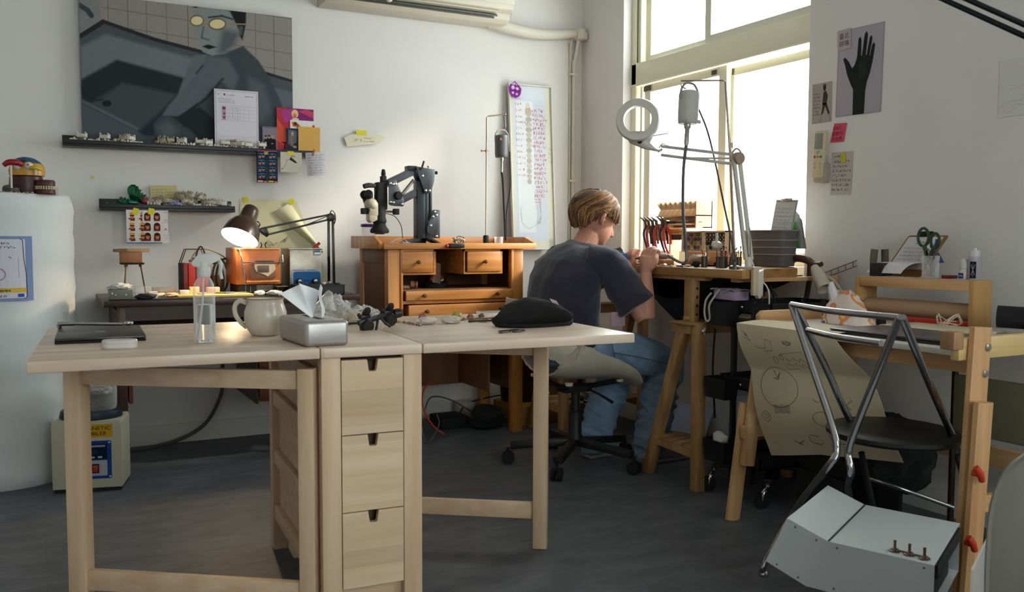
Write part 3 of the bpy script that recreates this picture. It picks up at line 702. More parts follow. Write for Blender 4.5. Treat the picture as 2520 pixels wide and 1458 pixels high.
# large cream drawing paper, its right part curling forward
cream = M('cream_paper', '#dbd3ac', .8)
b = MB()
def cf(u, v):
    x = .905 + u * .27; z = .80 + v * .405
    k = max(0, u - (.35 + .6 * v)); return (x + k * .30, YW - .004 - .05 * k - .02 * u * (1 - v), z - .12 * k)
b.sheet(cf, 16, 12, None, .0006)
b.sheet(lambda u, v: (1.155 - .09 * v * (1 - u) + .155 * u, YW - .012 - .05 * math.sin(PI * v) * (.3 + u * .7), 1.19 - u * .235 - .03 * v * u - .05 * v * (1 - u)), 12, 8, None, .0006)
cp = b.build('drawing_paper', cream, sharp=70); tag(cp, 'large curling cream drawing paper taped behind the black desk lamp', 'paper')
inkm = M('pencil_ink', '#5d5844', .8)
for nm, cx, cz, seed in (('a', 1.03, 1.045, 1), ('b', 1.12, 1.0, 2), ('c', 1.06, .985, 3)):
    r2 = random.Random(seed); pts = [(cx + r2.uniform(-.025, .025), YW - .016, cz + r2.uniform(-.02, .02)) for _ in range(7)]
    MB().tube(pts, .0007, inkm, 4, smooth_n=4).build('pencil_sketch', inkm, cp)
wallart('tape_piece', .922, 1.188, .022, .026, ytape, [], 'yellow tape at the upper left corner of the cream drawing paper', 'tape', y=YW - .007)
wallart('tape_piece', 1.147, 1.182, .026, .028, ytape, [], 'yellow tape at the upper right corner of the cream drawing paper', 'tape', y=YW - .02)
# leaf-shaped signature paper
leafp = [(0, .045), (.03, .062), (.07, .070), (.13, .066), (.19, .072), (.232, .062), (.205, .035), (.16, .018), (.10, .014), (.055, .004), (.015, 0), (.01, .02)]
wallart('leaf_shaped_note', 1.443, 1.492, .23, .07, '#d8d3b8', [('#5d6248', scribble(.045, .020, .10, .055, 1, rnd, .0015) + scribble(.105, .024, .17, .058, 2, rnd, .0013))], 'leaf-shaped paper with a scrawled signature alone on the white wall', 'note', bp=leafp, y=YW - .012)
wallart('tape_piece', 1.508, 1.556, .058, .024, ytape, [], 'yellow tape above the leaf-shaped paper', 'tape', y=YW - .014)
# air conditioner
acm = M('ac_plastic', '#c9c0ae', .4); acd = M('ac_louver', '#4e5049', .5)
ac = thing('air_conditioner', (1.86, YW - .1, 2.2), 'long cream wall-mounted air conditioner with dark louver slot', 'air conditioner')
x0, x1 = 1.31, 2.345
prof = [(0, 2.195), (.135, 2.195), (.165, 2.215), (.178, 2.245), (.205, 2.262), (.215, 2.30), (.215, 2.43), (.18, 2.46), (0, 2.46)]
MB().prism([(d, z) for d, z in prof], (x1, YW, 0), (0, -1, 0), (0, 0, 1), x1 - x0, None, .004).build('housing', acm, ac)
MB().box((x0 + .07, YW - .175, 2.214), (x1 - .10, YW - .125, 2.222), None, .001, Matrix()).build('louver_slot', acd, ac)
b = MB().bar((x0 + .06, YW - .180, 2.232), (x1 - .09, YW - .180, 2.232), .035, .008, acd, (0, -.5, .8)); b.build('louver', acd, ac)
b = MB().bar((x0 + .06, YW - .197, 2.252), (x1 - .08, YW - .197, 2.252), .034, .006, acm, (0, -.5, .6)); b.build('flap', acm, ac)
MB().prism([(.2155, 2.292), (.2155, 2.372), (.22, 2.378), (.225, 2.366), (.225, 2.298), (.22, 2.286)], (x1 - .002, YW, 0), (0, -1, 0), (0, 0, 1), x1 - x0 - .004, None).build('front_panel', M('ac_panel', '#d3cdbf', .3), ac)
MB().box((x0 + .002, YW - .2175, 2.287), (x1 - .002, YW - .216, 2.291)).build('panel_seam', acd, ac)
flatart('logo_plate', (x1 - .18, YW - .2258, 2.306), (1, 0, 0), (0, 0, 1), ('#8e8a80', rect(0, 0, .022, .011)), [('#8e8a80', scribble(.03, .001, .085, .009, 1, rnd, .0012))], ac)
MB().sphere((1.62, YW - .225, 2.232), .02, None, 12).build('night_light_bulb', M('frosted_bulb', '#d8d6d4', .3), ac)
# lagged pipe, junction and conduit down the corner
duct = M('duct_tape_white', '#d2ccbe', .55, bump=.5, bscale=50)
b = MB(); pts = []; rs = []
for k in range(26):
    t = k / 25; pts.append((2.27 + .62 * t, YW - .045 - .01 * math.sin(t * 5), 2.228 - .035 * math.sin(t * 3.4) - .005 * t)); rs.append(.036 - .012 * t + .003 * (k % 2))
b.tube(pts, rs, None, 14); tag(b.build('air_conditioner_pipe', duct), 'white wrapped pipe running from the air conditioner to the room corner', 'pipe')
b = MB().lathe([(.034, 0), (.034, .058), (.030, .062)], (XW - .04, YW - .045, 2.19), None, 16, (0, 0, 1)); b.box((XW - .075, YW - .075, 2.185), (XW - .004, YW - .004, 2.235), None, .01)
tag(b.build('pipe_cap', duct), 'rounded white pipe cap in the room corner', 'pipe cap')
b = MB().tube([(XW - .05, YW - .04, 2.185), (XW - .055, YW - .03, 2.12), (XW - .062, YW - .018, 2.05), (XW - .065, YW - .014, 1.9), (XW - .065, YW - .014, .3)], .012, None, 10, smooth_n=4).tube([(XW - .085, YW - .03, 2.19), (XW - .095, YW - .02, 2.13), (XW - .088, YW - .008, 2.0), (XW - .086, YW - .008, .3)], .004, None, 6, smooth_n=4)
for z in (1.98, 1.35): b.box((XW - .095, YW - .03, z), (XW - .048, YW, z + .012), None, .002)
tag(b.build('conduit', duct), 'thin white conduit running down the corner from the pipe cap', 'conduit')
# leaning framed drawing
fr = thing('framed_drawing', (2.57, YW - .05, .94), 'tall narrow framed drawing with red handwriting leaning behind the bench', 'picture')
o_ = Vector((2.405, YW - .085, .945)); ux = Vector((1, 0, 0)); uy = Vector((0, .065, .95)).normalized(); nn = ux.cross(uy)
FW, FH = .285, .955
b = MB()
def fbox(x0, y0, x1, y1, d0, d1, mb=None):
    T = Matrix.Translation(o_) @ Matrix(((ux.x, uy.x, nn.x, 0), (ux.y, uy.y, nn.y, 0), (ux.z, uy.z, nn.z, 0), (0, 0, 0, 1)))
    (mb or b).box((x0, y0, d0), (x1, y1, d1), None, .0015, T)
fbox(0, 0, .008, FH, 0, .022); fbox(FW - .008, 0, FW, FH, 0, .022); fbox(.008, 0, FW - .008, .008, 0, .022); fbox(.008, FH - .008, FW - .008, FH, 0, .022)
b.build('frame', M('pale_frame', '#cfccc0', .35), fr)
rr = random.Random(8); red_ = []
for k in range(20): z = .30 + k * .026; red_ += scribble(.150 + rr.uniform(0, .015), z, .238, z + .024, 1, rr, .0026, .85)
redl = []
for k in range(14): z = .42 + k * .034; redl += scribble(.045, z, .09 + rr.uniform(-.02, .03), z + .02, 1, rr, .0018, .7, gap=.5)
fig = [('#b8a58e', [ngon(12, .022, .030, .128, .80)]), ('#c9bba8', [ngon(10, .014, .018, .126, .835)]), ('#7d5b4a', stroke([(.118, .80), (.126, .795), (.136, .803)], .002) + [ngon(6, .004, .005, .120, .815), ngon(6, .004, .005, .134, .815)])]
for k in range(13): fig.append(('#b9b0a4' if k % 2 else '#a89f93', [ngon(9, .022 - .0006 * k, .016, .13 - .0005 * k, .755 - k * .030)]))
flatart('drawing', o_ + nn * .006, ux, uy, ('#c9cdd8', rect(.008, .008, FW - .008, FH - .008)),
        [('#d2cfb4', [[(.008, .008), (.277, .008), (.277, .06), (.03, .06), (.03, .94), (.008, .94)], rect(.245, .008, .277, FH - .008)]), ('#c4cad8', [rect(.035, .055, .235, .88)]), ('#d6dade', [rect(.05, .10, .16, .86)])] + fig +
        [('#d4d9dc', [ngon(18, .055, .075, .115, .20)]), ('#a59b90', [q for k in range(6) for q in stroke([(.17 + .004 * k, .15), (.195, .2), (.18 + .003 * k, .30)], .0012)] + stroke([(.06, .25), (.07, .15), (.115, .12), (.17, .15), (.175, .26)], .0015)),
         ('#c8373f', red_ + redl + scribble(.15, .27, .21, .30, 2, rr, .0012)), ('#55534a', scribble(.252, .50, .27, .60, 4, rr, .001))], fr)
MB().xf(Matrix()).sheet(lambda u, v: o_ + ux * (.008 + .269 * u) + uy * (.008 + .939 * v) + nn * .014, 1, 1, None, .001).build('glazing', glass('picture_glass', trans=.975), fr)
cr_ = [('#7a2a86', [ngon(16, .040, .042, .042, .045)]), ('#c9a8cf', [ngon(6, .012, .014, .03, .06), ngon(6, .012, .010, .056, .055), ngon(5, .009, .008, .028, .03), ngon(6, .010, .007, .052, .024), [(.02, .078), (.042, .092), (.06, .075)]]), ('#5c1c68', stroke([(.01, .045), (.042, .05), (.075, .04)], .004) + stroke([(.042, .005), (.045, .085)], .004))]
tag(flatart('purple_sticker', o_ + nn * .024 + ux * (-.005) + uy * .868, ux, uy, ('#8a3a96', [(.005, .03), (.0, .06), (.03, .088), (.042, .10), (.058, .085), (.085, .055), (.07, .012), (.04, .0)]), cr_), 'purple crumpled foil sticker on the upper left corner of the framed drawing', 'sticker')
# ---------------------------------------------------------------- jeweller's bench of orange wood
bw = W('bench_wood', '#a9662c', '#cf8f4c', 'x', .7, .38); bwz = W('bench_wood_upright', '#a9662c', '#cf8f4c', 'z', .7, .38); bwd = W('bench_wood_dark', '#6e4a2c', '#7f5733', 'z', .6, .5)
knobm = M('bench_knob', '#5e3720', .3)
jb = thing('jewellers_bench', (1.86, 4.3, 0), "orange-brown wooden jeweller's bench with drawers against the back wall", 'bench')
BY0, BY1, BX0, BX1 = 4.09, 4.52, 1.487, 2.226
def jp(mb, n, m): return mb.build(n, m, jb)
for x0, x1 in ((BX0, BX0 + .062), (BX1 - .058, BX1)):
    jp(MB().box((x0, BY0, 0), (x1, BY0 + .05, .955), None, .003), 'leg', bwz)
    jp(MB().box((x0, BY1 - .05, 0), (x1, BY1, .955), None, .003), 'leg', bwz)
b = MB().box((BX0 + .062, BY0 - .004, .63), (BX0 + .076, BY0 + .03, .955), None, .003).box((BX1 - .072, BY0 - .004, .63), (BX1 - .058, BY0 + .03, .955), None, .003); jp(b, 'front_molding', bwz)
for x in (BX0 + .008, BX1 - .02):
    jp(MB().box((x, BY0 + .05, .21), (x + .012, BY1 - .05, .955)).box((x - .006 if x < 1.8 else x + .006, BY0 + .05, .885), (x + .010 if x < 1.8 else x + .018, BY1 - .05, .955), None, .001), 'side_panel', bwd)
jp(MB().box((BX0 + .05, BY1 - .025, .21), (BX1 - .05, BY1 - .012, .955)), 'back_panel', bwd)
b = MB().prism([(1.449, 4.108), (1.66, 4.09), (1.72, 4.10), (2.10, 4.10), (2.16, 4.09), (2.29, 4.09), (2.29, 4.53), (1.449, 4.53)], (0, 0, .960), (1, 0, 0), (0, 1, 0), .014)
jp(b, 'worktop', bw)
jp(MB().bar((1.462, 4.085, .971), (2.292, 4.085, .971), .018, .030, None, bev=.003), 'front_edge', bw)
jp(MB().prism([(4.10, .957), (4.53, .957), (4.53, 1.02), (4.17, 1.02), (4.095, .987)], (1.445, 0, 0), (0, 1, 0), (0, 0, 1), .016, None, .001), 'tray_side', bwz)
jp(MB().prism([(4.085, .957), (4.53, .957), (4.53, 1.018), (4.19, 1.018), (4.085, .987)], (2.285, 0, 0), (0, 1, 0), (0, 0, 1), .016, None, .001), 'tray_side', bwz)
jp(MB().box((1.445, 4.515, .957), (2.30, 4.53, 1.02), None, .001), 'back_rail', bw)
def knob(p, par): MB().lathe([(.006, 0), (.005, .006), (.009, .012), (.0105, .018), (.008, .024), (.001, .026)], p, None, 14, (0, -1, 0)).build('knob', knobm, par)
def drawer(x0, x1, z0, z1, y, d, ks, name='drawer'):
    o = jp(MB().box((x0, y, z0), (x1, y + .016, z1), None, .002).box((x0 + .006, y + .016, z0 + .004), (x1 - .006, y + d, z1 - .006)), name, bw)
    for kx in ks: knob((kx, y, (z0 + z1) / 2), o)
for x0, x1, dx0, dx1 in ((BX0 + .062, 1.736, BX0 + .068, 1.720), (1.888, 2.105, 1.905, 2.093)):
    b = MB().box((x0, BY0, .831), (x1, BY1 - .03, .841)).box((x0, BY0, .841), (x0 + .006, BY1 - .03, .955)).box((x1 - .012, BY0, .841), (x1, BY1 - .03, .955)).box((x0, BY0, .945), (x1, BY0 + .02, .955)); jp(b, 'drawer_case', bw)
    drawer(dx0, dx1, .8425, .9435, BY0 - .006, .3, [(dx0 + dx1) / 2])
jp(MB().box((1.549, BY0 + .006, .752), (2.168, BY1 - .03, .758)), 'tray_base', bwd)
drawer(1.575, 2.155, .706, .752, BY0 - .012, .38, [1.665, 2.065], 'long_drawer')
jp(MB().box((1.549, BY0 - .002, .688), (2.168, BY0 + .018, .704), None, .002), 'drawer_rail', bw)
drawer(1.582, 2.16, .622, .684, BY0 - .03, .38, [1.672, 2.075], 'long_drawer')
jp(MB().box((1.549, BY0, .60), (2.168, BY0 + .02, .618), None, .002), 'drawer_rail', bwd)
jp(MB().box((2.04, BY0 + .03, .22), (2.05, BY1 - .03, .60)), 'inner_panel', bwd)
# tool holder block on the front edge
ho = thing('tool_holder', (1.80, 4.07, .96), 'black clamp-on tool holder with red tip on the bench front edge', 'tool')
MB().box((1.795, 4.045, .962), (1.872, 4.076, .985), None, .003).build('holder_block', blk, ho); MB().lathe([(.004, 0), (.008, .006), (.010, .014), (.006, .022)], (1.795, 4.058, .974), None, 12, (-1, 0, -.2)).build('red_tip', M('red_plastic', '#c42026', .4), ho)
# inside the bench: polishing pot, small clamp
pt = thing('spirit_burner', (1.80, 4.24, .758), 'round steel pot with black base in the bench opening', 'pot')
MB().lathe([(.062, 0), (.065, .02), (.06, .03)], (1.795, 4.24, .758), None, 24).build('base', blkm, pt)
MB().lathe([(.052, .03), (.058, .045), (.052, .07), (.035, .085), (.025, .09), (.025, .105), (.028, .107), (.022, .11)], (1.795, 4.24, .758), None, 24).build('pot_body', M('brushed_pot', '#8f7c66', .28, 1.), pt)
MB().tube([(1.80, 4.24, .868), (1.795, 4.22, .885), (1.77, 4.2, .90)], .012, None, 10, smooth_n=3).build('spout', blkm, pt)
b = MB().prism([(0, 0), (.05, -.01), (.055, .09), (.02, .10)], (1.745, 4.16, .79), (1, .3, 0), (0, 0, 1), .004); tag(b.build('leather_offcut', M('leather_brown', '#6b4a3b', .7)), 'brown leather offcut leaning in front of the pot in the bench', 'leather piece')
cl = thing('small_vice', (1.62, 4.16, .758), 'small wooden hand clamp lying in the bench opening at the left', 'clamp')
MB().box((1.572, 4.14, .763), (1.62, 4.17, .778), None, .002).lathe([(.018, 0), (.018, .02)], (1.625, 4.15, .782), None, 14, (1, -.3, 0)).build('jaw', M('clamp_wood', '#9a6a50', .5), cl)
MB().lathe([(.016, 0), (.016, .012)], (1.65, 4.145, .781), None, 14, (1, -.4, 0)).build('clamp_disc', M('clamp_wood', '#9a6a50', .5), cl); MB().box((1.57, 4.13, .758), (1.64, 4.18, .763)).build('clamp_foot', blkm, cl)
# ---------------------------------------------------------------- microscope on articulated arm
dk = M('anodised_dark', '#33353a', .42, .6); dk2 = M('anodised_grey', '#4d5056', .4, .6); bolt = M('bolt_steel', '#b9b7b2', .25, 1.); ivory = M('scope_ivory', '#bdb39c', .45)
mi = thing('stereo_microscope', (1.70, 4.3, .974), 'black stereo microscope on a large folding arm stand on the bench', 'microscope')
YM = 4.30
def mp_(mb, n, m): return mb.build(n, m, mi)
mp_(MB().box((1.635, 4.18, .974), (1.83, 4.36, .982), None, .002).prism([(1.64, .982), (1.665, 1.005), (1.70, 1.005), (1.66, .982)], (0, 4.19, 0), (1, 0, 0), (0, 0, 1), -.15).prism([(1.73, 1.01), (1.76, 1.01), (1.815, .982), (1.80, .982)], (0, 4.19, 0), (1, 0, 0), (0, 0, 1), -.1), 'base', dk)
mp_(MB().box((1.712, YM - .03, .982), (1.757, YM + .03, 1.30), dk, .004).box((1.700, YM - .032, .982), (1.76, YM + .032, 1.01), dk, .006), 'column', dk)
mp_(MB().box((1.762, YM - .024, 1.0), (1.775, YM + .024, 1.31), dk2, .002).box((1.785, YM - .022, 1.1), (1.796, YM + .022, 1.36), dk2, .002), 'rear_column', dk2)
def plate(poly, y, name, th=.005, m=dk2, bolts=()):
    o = MB().prism(poly, (0, y, 0), (1, 0, 0), (0, 0, 1), th, m, .001).build(name, m, mi)
    for bx, bz in bolts: MB().lathe([(.0065, 0), (.0065, .003), (.003, .0045), (.001, .0045)], (bx, y - th, bz), bolt, 10, (0, -1, 0)).build('bolt', bolt, o)
plate([(1.77, 1.09), (1.796, 1.155), (1.832, 1.155), (1.832, 1.01), (1.80, 1.01), (1.76, 1.04), (1.762, 1.06)], YM - .034, 'lower_bracket', bolts=((1.803, 1.145), (1.812, 1.128), (1.793, 1.12), (1.78, 1.075), (1.812, 1.02)))
plate([(1.77, 1.09), (1.796, 1.155), (1.832, 1.155), (1.832, 1.01), (1.80, 1.01), (1.76, 1.04), (1.762, 1.06)], YM + .038, 'lower_bracket')
up_ = [(1.665, 1.372), (1.708, 1.374), (1.80, 1.362), (1.80, 1.30), (1.776, 1.238), (1.752, 1.238), (1.712, 1.34), (1.665, 1.352)]
plate([(1.700, 1.372), (1.805, 1.360), (1.80, 1.30), (1.780, 1.238), (1.748, 1.238)], YM - .036, 'upper_bracket', bolts=((1.735, 1.325), (1.752, 1.252), (1.773, 1.252)))
plate([(1.700, 1.372), (1.805, 1.360), (1.80, 1.30), (1.780, 1.238), (1.748, 1.238)], YM + .036, 'upper_bracket')
mp_(MB().box((1.665, YM - .03, 1.352), (1.71, YM + .03, 1.375), dk, .002), 'top_bracket', dk)
mp_(MB().bar((1.56, YM, 1.282), (1.705, YM, 1.352), .05, .036, dk2, bev=.003), 'upper_arm', dk2)
mp_(MB().bar((1.60, YM, 1.185), (1.755, YM, 1.262), .05, .034, dk2, bev=.003), 'lower_arm', dk2)
mp_(MB().tube([(1.625, YM - .01, 1.218), (1.70, YM - .01, 1.305)], .008, M('gas_spring', '#a8a7a4', .2, 1.), 12), 'gas_spring', bolt)
plate([(1.555, 1.298), (1.595, 1.298), (1.632, 1.21), (1.637, 1.178), (1.628, 1.168), (1.565, 1.172), (1.555, 1.178)], YM - .036, 'head_bracket', bolts=((1.563, 1.282), (1.578, 1.278), (1.590, 1.280), (1.563, 1.190), (1.578, 1.188), (1.625, 1.18)))
mp_(MB().lathe([(.017, 0), (.021, .004), (.021, .022), (.017, .028), (.001, .029)], (1.60, YM - .04, 1.222), blkm, 18, (0, -1, 0)), 'friction_knob', blkm)
mp_(MB().tube([(1.725, YM - .04, 1.36), (1.732, YM - .042, 1.366), (1.742, YM - .045, 1.40)], [.008, .005, .0045], blkm, 8), 'lever', blkm)
mp_(MB().lathe([(.005, 0), (.005, .012), (.010, .014), (.010, .02)], (1.787, YM, 1.36), bolt, 12).lathe([(.006, 0), (.006, .014), (.009, .016), (.009, .024)], (1.80, YM - .02, 1.345), blkm, 12, (1, 0, 0)), 'locking_knobs', bolt)
mp_(MB().box((1.50, YM - .028, 1.15), (1.555, YM + .028, 1.288), blkm, .008).box((1.528, YM - .02, 1.288), (1.552, YM + .016, 1.32), blkm, .003).lathe([(.010, 0), (.012, .01), (.009, .03), (.005, .034)], (1.542, YM, 1.32), blkm, 12), 'focus_carriage', blkm)
mp_(MB().tube([(1.423, YM - .05, 1.262), (1.45, YM - .045, 1.269), (1.485, YM - .03, 1.268)], [.012, .0125, .010], blkm, 12, smooth_n=2), 'grip_handle', blkm)
mp_(MB().lathe([(.018, 0), (.022, .01), (.020, .03), (.016, .05), (.016, .09)], (1.452, YM - .03, 1.232), blkm, 16, (.3, .6, -.3)).lathe([(.018, 0), (.022, .01), (.020, .03), (.016, .05), (.016, .09)], (1.452, YM + .035, 1.232), blkm, 16, (.3, .6, -.3)), 'eyepiece', blkm)
mp_(MB().blob((1.478, YM, 1.175), .04, ivory, 3, .08, 1, (.9, .95, .9)).box((1.46, YM - .03, 1.12), (1.505, YM + .03, 1.185), ivory, .006).prism([(1.458, 1.14), (1.50, 1.14), (1.50, 1.10), (1.47, 1.085), (1.458, 1.10)], (0, YM - .028, 0), (1, 0, 0), (0, 0, 1), -.056, ivory, .002), 'scope_body', ivory)
for x, a in ((1.428, 1), (1.592, 1)): mp_(MB().box((x - .004 if x < 1.5 else x, YM - .02, 1.128), (x + .030 if x < 1.5 else x + .028, YM + .012, 1.158), blkm, .004).tube([(x + .02, YM, 1.143), (1.52, YM, 1.143)], .006, bolt, 8), 'zoom_knob', blkm)
mp_(MB().lathe([(.028, .14), (.032, .12), (.03, .08), (.036, .06), (.030, .045), (.036, .03), (.046, .018), (.048, .008), (.045, 0)], (1.520, YM, 1.035), blkm, 28), 'objective', blkm)
mp_(MB().lathe([(.043, 0), (.024, -.003)], (1.520, YM, 1.0345), M('ring_light_copper', '#8a6a55', .3, .7), 28, cap=False).lathe([(.024, -.003), (.022, -.006), (.001, -.006)], (1.52, YM, 1.0345), M('lens_dark', '#08080a', .1), 28, cap=False), 'ring_light', None)
mp_(MB().tube([(1.545, YM, 1.135), (1.60, YM, 1.12), (1.635, YM, 1.07), (1.642, YM, 1.01)], .002, blkm, 6, smooth_n=5), 'cable', blkm)
# jar with purple lid, paper strips and bits on the bench
jr = thing('plastic_jar', (1.448, 4.35, .974), 'clear jar with purple lid and red lump at the left of the bench', 'jar')
MB().lathe([(.034, 0), (.036, .003), (.036, .088), (.033, .092)], (1.497, 4.40, .974), None, 20).build('jar_body', glass('clear_plastic', trans=.86), jr); MB().lathe([(.038, 0), (.040, .003), (.040, .013), (.036, .016)], (1.497, 4.40, 1.066), None, 20).build('lid', M('purple_lid', '#5c2a7a', .4), jr); MB().blob((1.495, 4.39, .99), .018, None, 2, .3, 2, (1.3, 1, .9), 4).build('red_lump', M('red_plastic', '#c42026', .4), jr)
papm = M('paper_white', '#d4ced2', .7)
b = MB()
for k in range(4): b.sheet(lambda u, v, k=k: (1.51 + .09 * u + .012 * k, 4.16 + .02 * v + .012 * k, .976 + .022 * math.sin(PI * u) * (1 if k % 2 else .5) + .004 * k), 8, 1, None, .001)
tag(b.build('curled_paper_strips', papm, sharp=70), 'curled white paper strips under the microscope head', 'paper strips')
tag(MB().box((-.025, -.006, 0), (.025, .006, .008), None, .001).xf(Matrix.Translation((1.62, 4.14, .978)) @ Matrix.Rotation(.35, 4, 'Y') @ Matrix.Rotation(-.2, 4, 'Z')).build('eraser_stick', papm), 'white stick leaning beside the microscope base', 'stick')
tag(MB().box((1.70, 4.13, .974), (1.79, 4.19, .984), None, .002).build('sharpening_stone', blkm), 'black flat stone in front of the microscope base', 'stone')
wirem = M('coiled_wire', '#b6b2a8', .3, .8)
def coil(name, c, r, n, m, lab, cat, seed=0, wr=.002, zz=.02):
    r_ = random.Random(seed); pts = []
    for k in range(n): a = k * .9; pts.append((c[0] + r * math.cos(a) * r_.uniform(.6, 1.1), c[1] + r * .7 * math.sin(a) * r_.uniform(.6, 1.1), c[2] + wr + zz * r_.random()))
    return tag(MB().tube(pts, wr, None, 5, smooth_n=4).build(name, m), lab, cat)
coil('wire_bundle', (1.915, 4.2, .974), .035, 26, wirem, 'tangled bundle of silver and white wire on the bench', 'wire', 3, .003, .035)
coil('wire_coil', (1.905, 4.18, .974), .03, 8, blkm, 'thin black wire loops over the silver wire bundle', 'wire', 5, .0018, .045)
for i, (x, sc) in enumerate(((1.97, .012), (1.995, .014), (2.025, .010), (2.05, .012), (2.075, .013), (2.10, .009))):
    tag(MB().blob((x, 4.15 + .01 * (i % 2), .974 + sc * .5), sc, None, 1, .5, 2, (1.3, 1, .6), i, flat=-sc * .5).build('metal_scrap', M('scrap_dark', '#3a342c', .5, .5) if i < 2 else M('scrap_pale', '#c2a988', .6)), ['black crumpled metal scrap nearest the wire bundle', 'dark metal scrap second from the wire bundle', 'pale scrap third from the wire bundle on the bench', 'pale scrap fourth from the wire bundle on the bench', 'pale scrap beside the flexible shaft stand', 'smallest pale scrap touching the stand foot'][i], 'scrap')
tag(MB().lathe([(.022, 0), (.024, .045), (.0225, .045), (.021, .002)], (2.19, 4.3, .974), None, 18, cap=False).build('clear_cup', glass('clear_plastic', trans=.86)), 'small clear plastic cup right of the stand foot', 'cup')
# ---------------------------------------------------------------- flexible shaft on its stand (bench)
rodm = M('rod_steel', '#8c7f6c', .3, 1.); chrome = M('chrome', '#c9c9cb', .12, 1.); motg = M('motor_grey', '#5b5c5e', .45, .3)
st = thing('hanger_stand', (2.145, 4.35, .974), 'thin metal hanger rod clamped to the bench top', 'stand')
MB().lathe([(.036, 0), (.034, .006), (.016, .010), (.015, .05), (.010, .054)], (2.138, 4.35, .974), None, 20).build('stand_foot', blkm, st)
MB().tube([(2.138, 4.35, 1.0), (2.142, 4.35, 1.655), (2.15, 4.348, 1.662), (2.245, 4.34, 1.677)], .004, None, 8).build('rod', rodm, st)
MB().tube([(2.115, 4.35, 1.478), (2.15, 4.35, 1.478)], .003, None, 6).sphere((2.113, 4.35, 1.478), .006, None, 8).lathe([(.006, 0), (.006, .015)], (2.14, 4.35, 1.47), None, 10).build('thumb_screw', rodm, st)
MB().sphere((2.247, 4.34, 1.677), .007, None, 8).build('rod_tip', rodm, st)
def flex_motor(c, s, m_body, lab, tilt=(0, 0, 1), led=None):
    """hanging motor: can, strap, collar, spring, hose, cable. c = bottom centre of can"""
    t = thing('flex_shaft_motor', c, lab, 'motor'); T = Matrix.Translation(c) @ Vector((0, 0, 1)).rotation_difference(Vector(tilt)).to_matrix().to_4x4() @ Matrix.Scale(s, 4)
    def q(mb, n, m): mb.xf(T); return mb.build(n, m, t)
    q(MB().lathe([(.030, 0), (.033, .004), (.035, .02), (.036, .10), (.033, .112), (.018, .118)], (0, 0, 0), None, 28), 'motor_can', m_body)
    q(MB().tube([(-.037, 0, .085), (-.036, 0, .115), (-.02, 0, .138), (0, 0, .142), (.02, 0, .138), (.036, 0, .115), (.038, 0, .07)], .004, None, 8, smooth_n=3), 'hanging_strap', M('strap_grey', '#8d8e8c', .5))
    q(MB().lathe([(.012, 0), (.012, -.012), (.008, -.018), (.0085, -.065), (.006, -.075)], (0, 0, 0), None, 16), 'hose_collar', M('collar_steel', '#b3aea4', .3, .8))
    return t, T
t, T = flex_motor((2.232, 4.35, 1.446), 1.05, motg, 'dark grey flexible shaft motor hanging from the bench stand')
MB().tube([(2.245, 4.343, 1.672), (2.25, 4.345, 1.61)], .0055, None, 8).tube([(2.25, 4.345, 1.61), (2.238, 4.35, 1.60)], .003, None, 6).build('hanger_spring', M('spring_grey', '#6b6a66', .4, .8), t)
MB().tube([(2.232, 4.35, 1.37), (2.236, 4.34, 1.30), (2.262, 4.36, 1.0)], .0058, None, 10, smooth_n=4).build('flexible_hose', blkm, t)
MB().tube([(2.27, 4.33, 1.48), (2.275, 4.33, 1.36), (2.29, 4.36, 1.28), (2.288, 4.4, 1.15), (2.30, 4.42, 1.0)], .0026, None, 6, smooth_n=5).build('power_cable', blkm, t)
MB().box((2.205, 4.315, 1.535), (2.214, 4.325, 1.548), None).build('red_label', M('label_red', '#8a3c40', .5), t)
# ---------------------------------------------------------------- dark wooden desk on the left
dw = W('desk_wood', '#33211a', '#4a3024', 'x', .6, .35); dwz = W('desk_wood_upright', '#33211a', '#4a3024', 'z', .6, .4); dwr = W('desk_drawer_wood', '#4a261a', '#63341f', 'x', .6, .35)
de = thing('writing_desk', (.78, 4.35, 0), 'dark brown wooden desk against the wall crowded with tools', 'desk')
def dp(mb, n, m): return mb.build(n, m, de)
ZD = .745
dp(MB().box((.236, 4.05, ZD - .026), (1.335, 4.62, ZD), None, .002), 'desktop', dw)
dp(MB().box((.335, 4.055, ZD), (1.30, 4.6, ZD + .003), None, .001), 'glass_top', M('dark_glass', '#1a1512', .08))
for x in (.289, 1.24):
    for y in (4.09, 4.55): dp(MB().box((x, y, 0), (x + .034, y + .034, ZD - .026), None, .002), 'leg', dwz)
dp(MB().box((.323, 4.095, .655), (1.24, 4.11, ZD - .026), None), 'apron', dw)
dp(MB().box((.289, 4.124, .28), (.301, 4.55, .70)), 'side_panel', dwz); dp(MB().box((1.256, 4.124, .26), (1.268, 4.55, .70)), 'side_panel', dwz)
dp(MB().box((.33, 4.11, .30), (.345, 4.5, .70), None), 'drawer_side', dwr)
def dd(x0, x1, z0, z1):
    o = dp(MB().box((x0, 4.078, z0), (x1, 4.096, z1), None, .003).box((x0 + .01, 4.096, z0 + .01), (x1 - .01, 4.5, z1 - .012)), 'drawer', dwr)
dd(.348, .83, .555, .635); dd(.87, 1.235, .56, .65); dd(.87, 1.235, .42, .55); dd(.87, 1.235, .27, .41)
dp(MB().box((.858, 4.095, .258), (.868, 4.55, .70)), 'pedestal_side', dwz)
ZD += .003
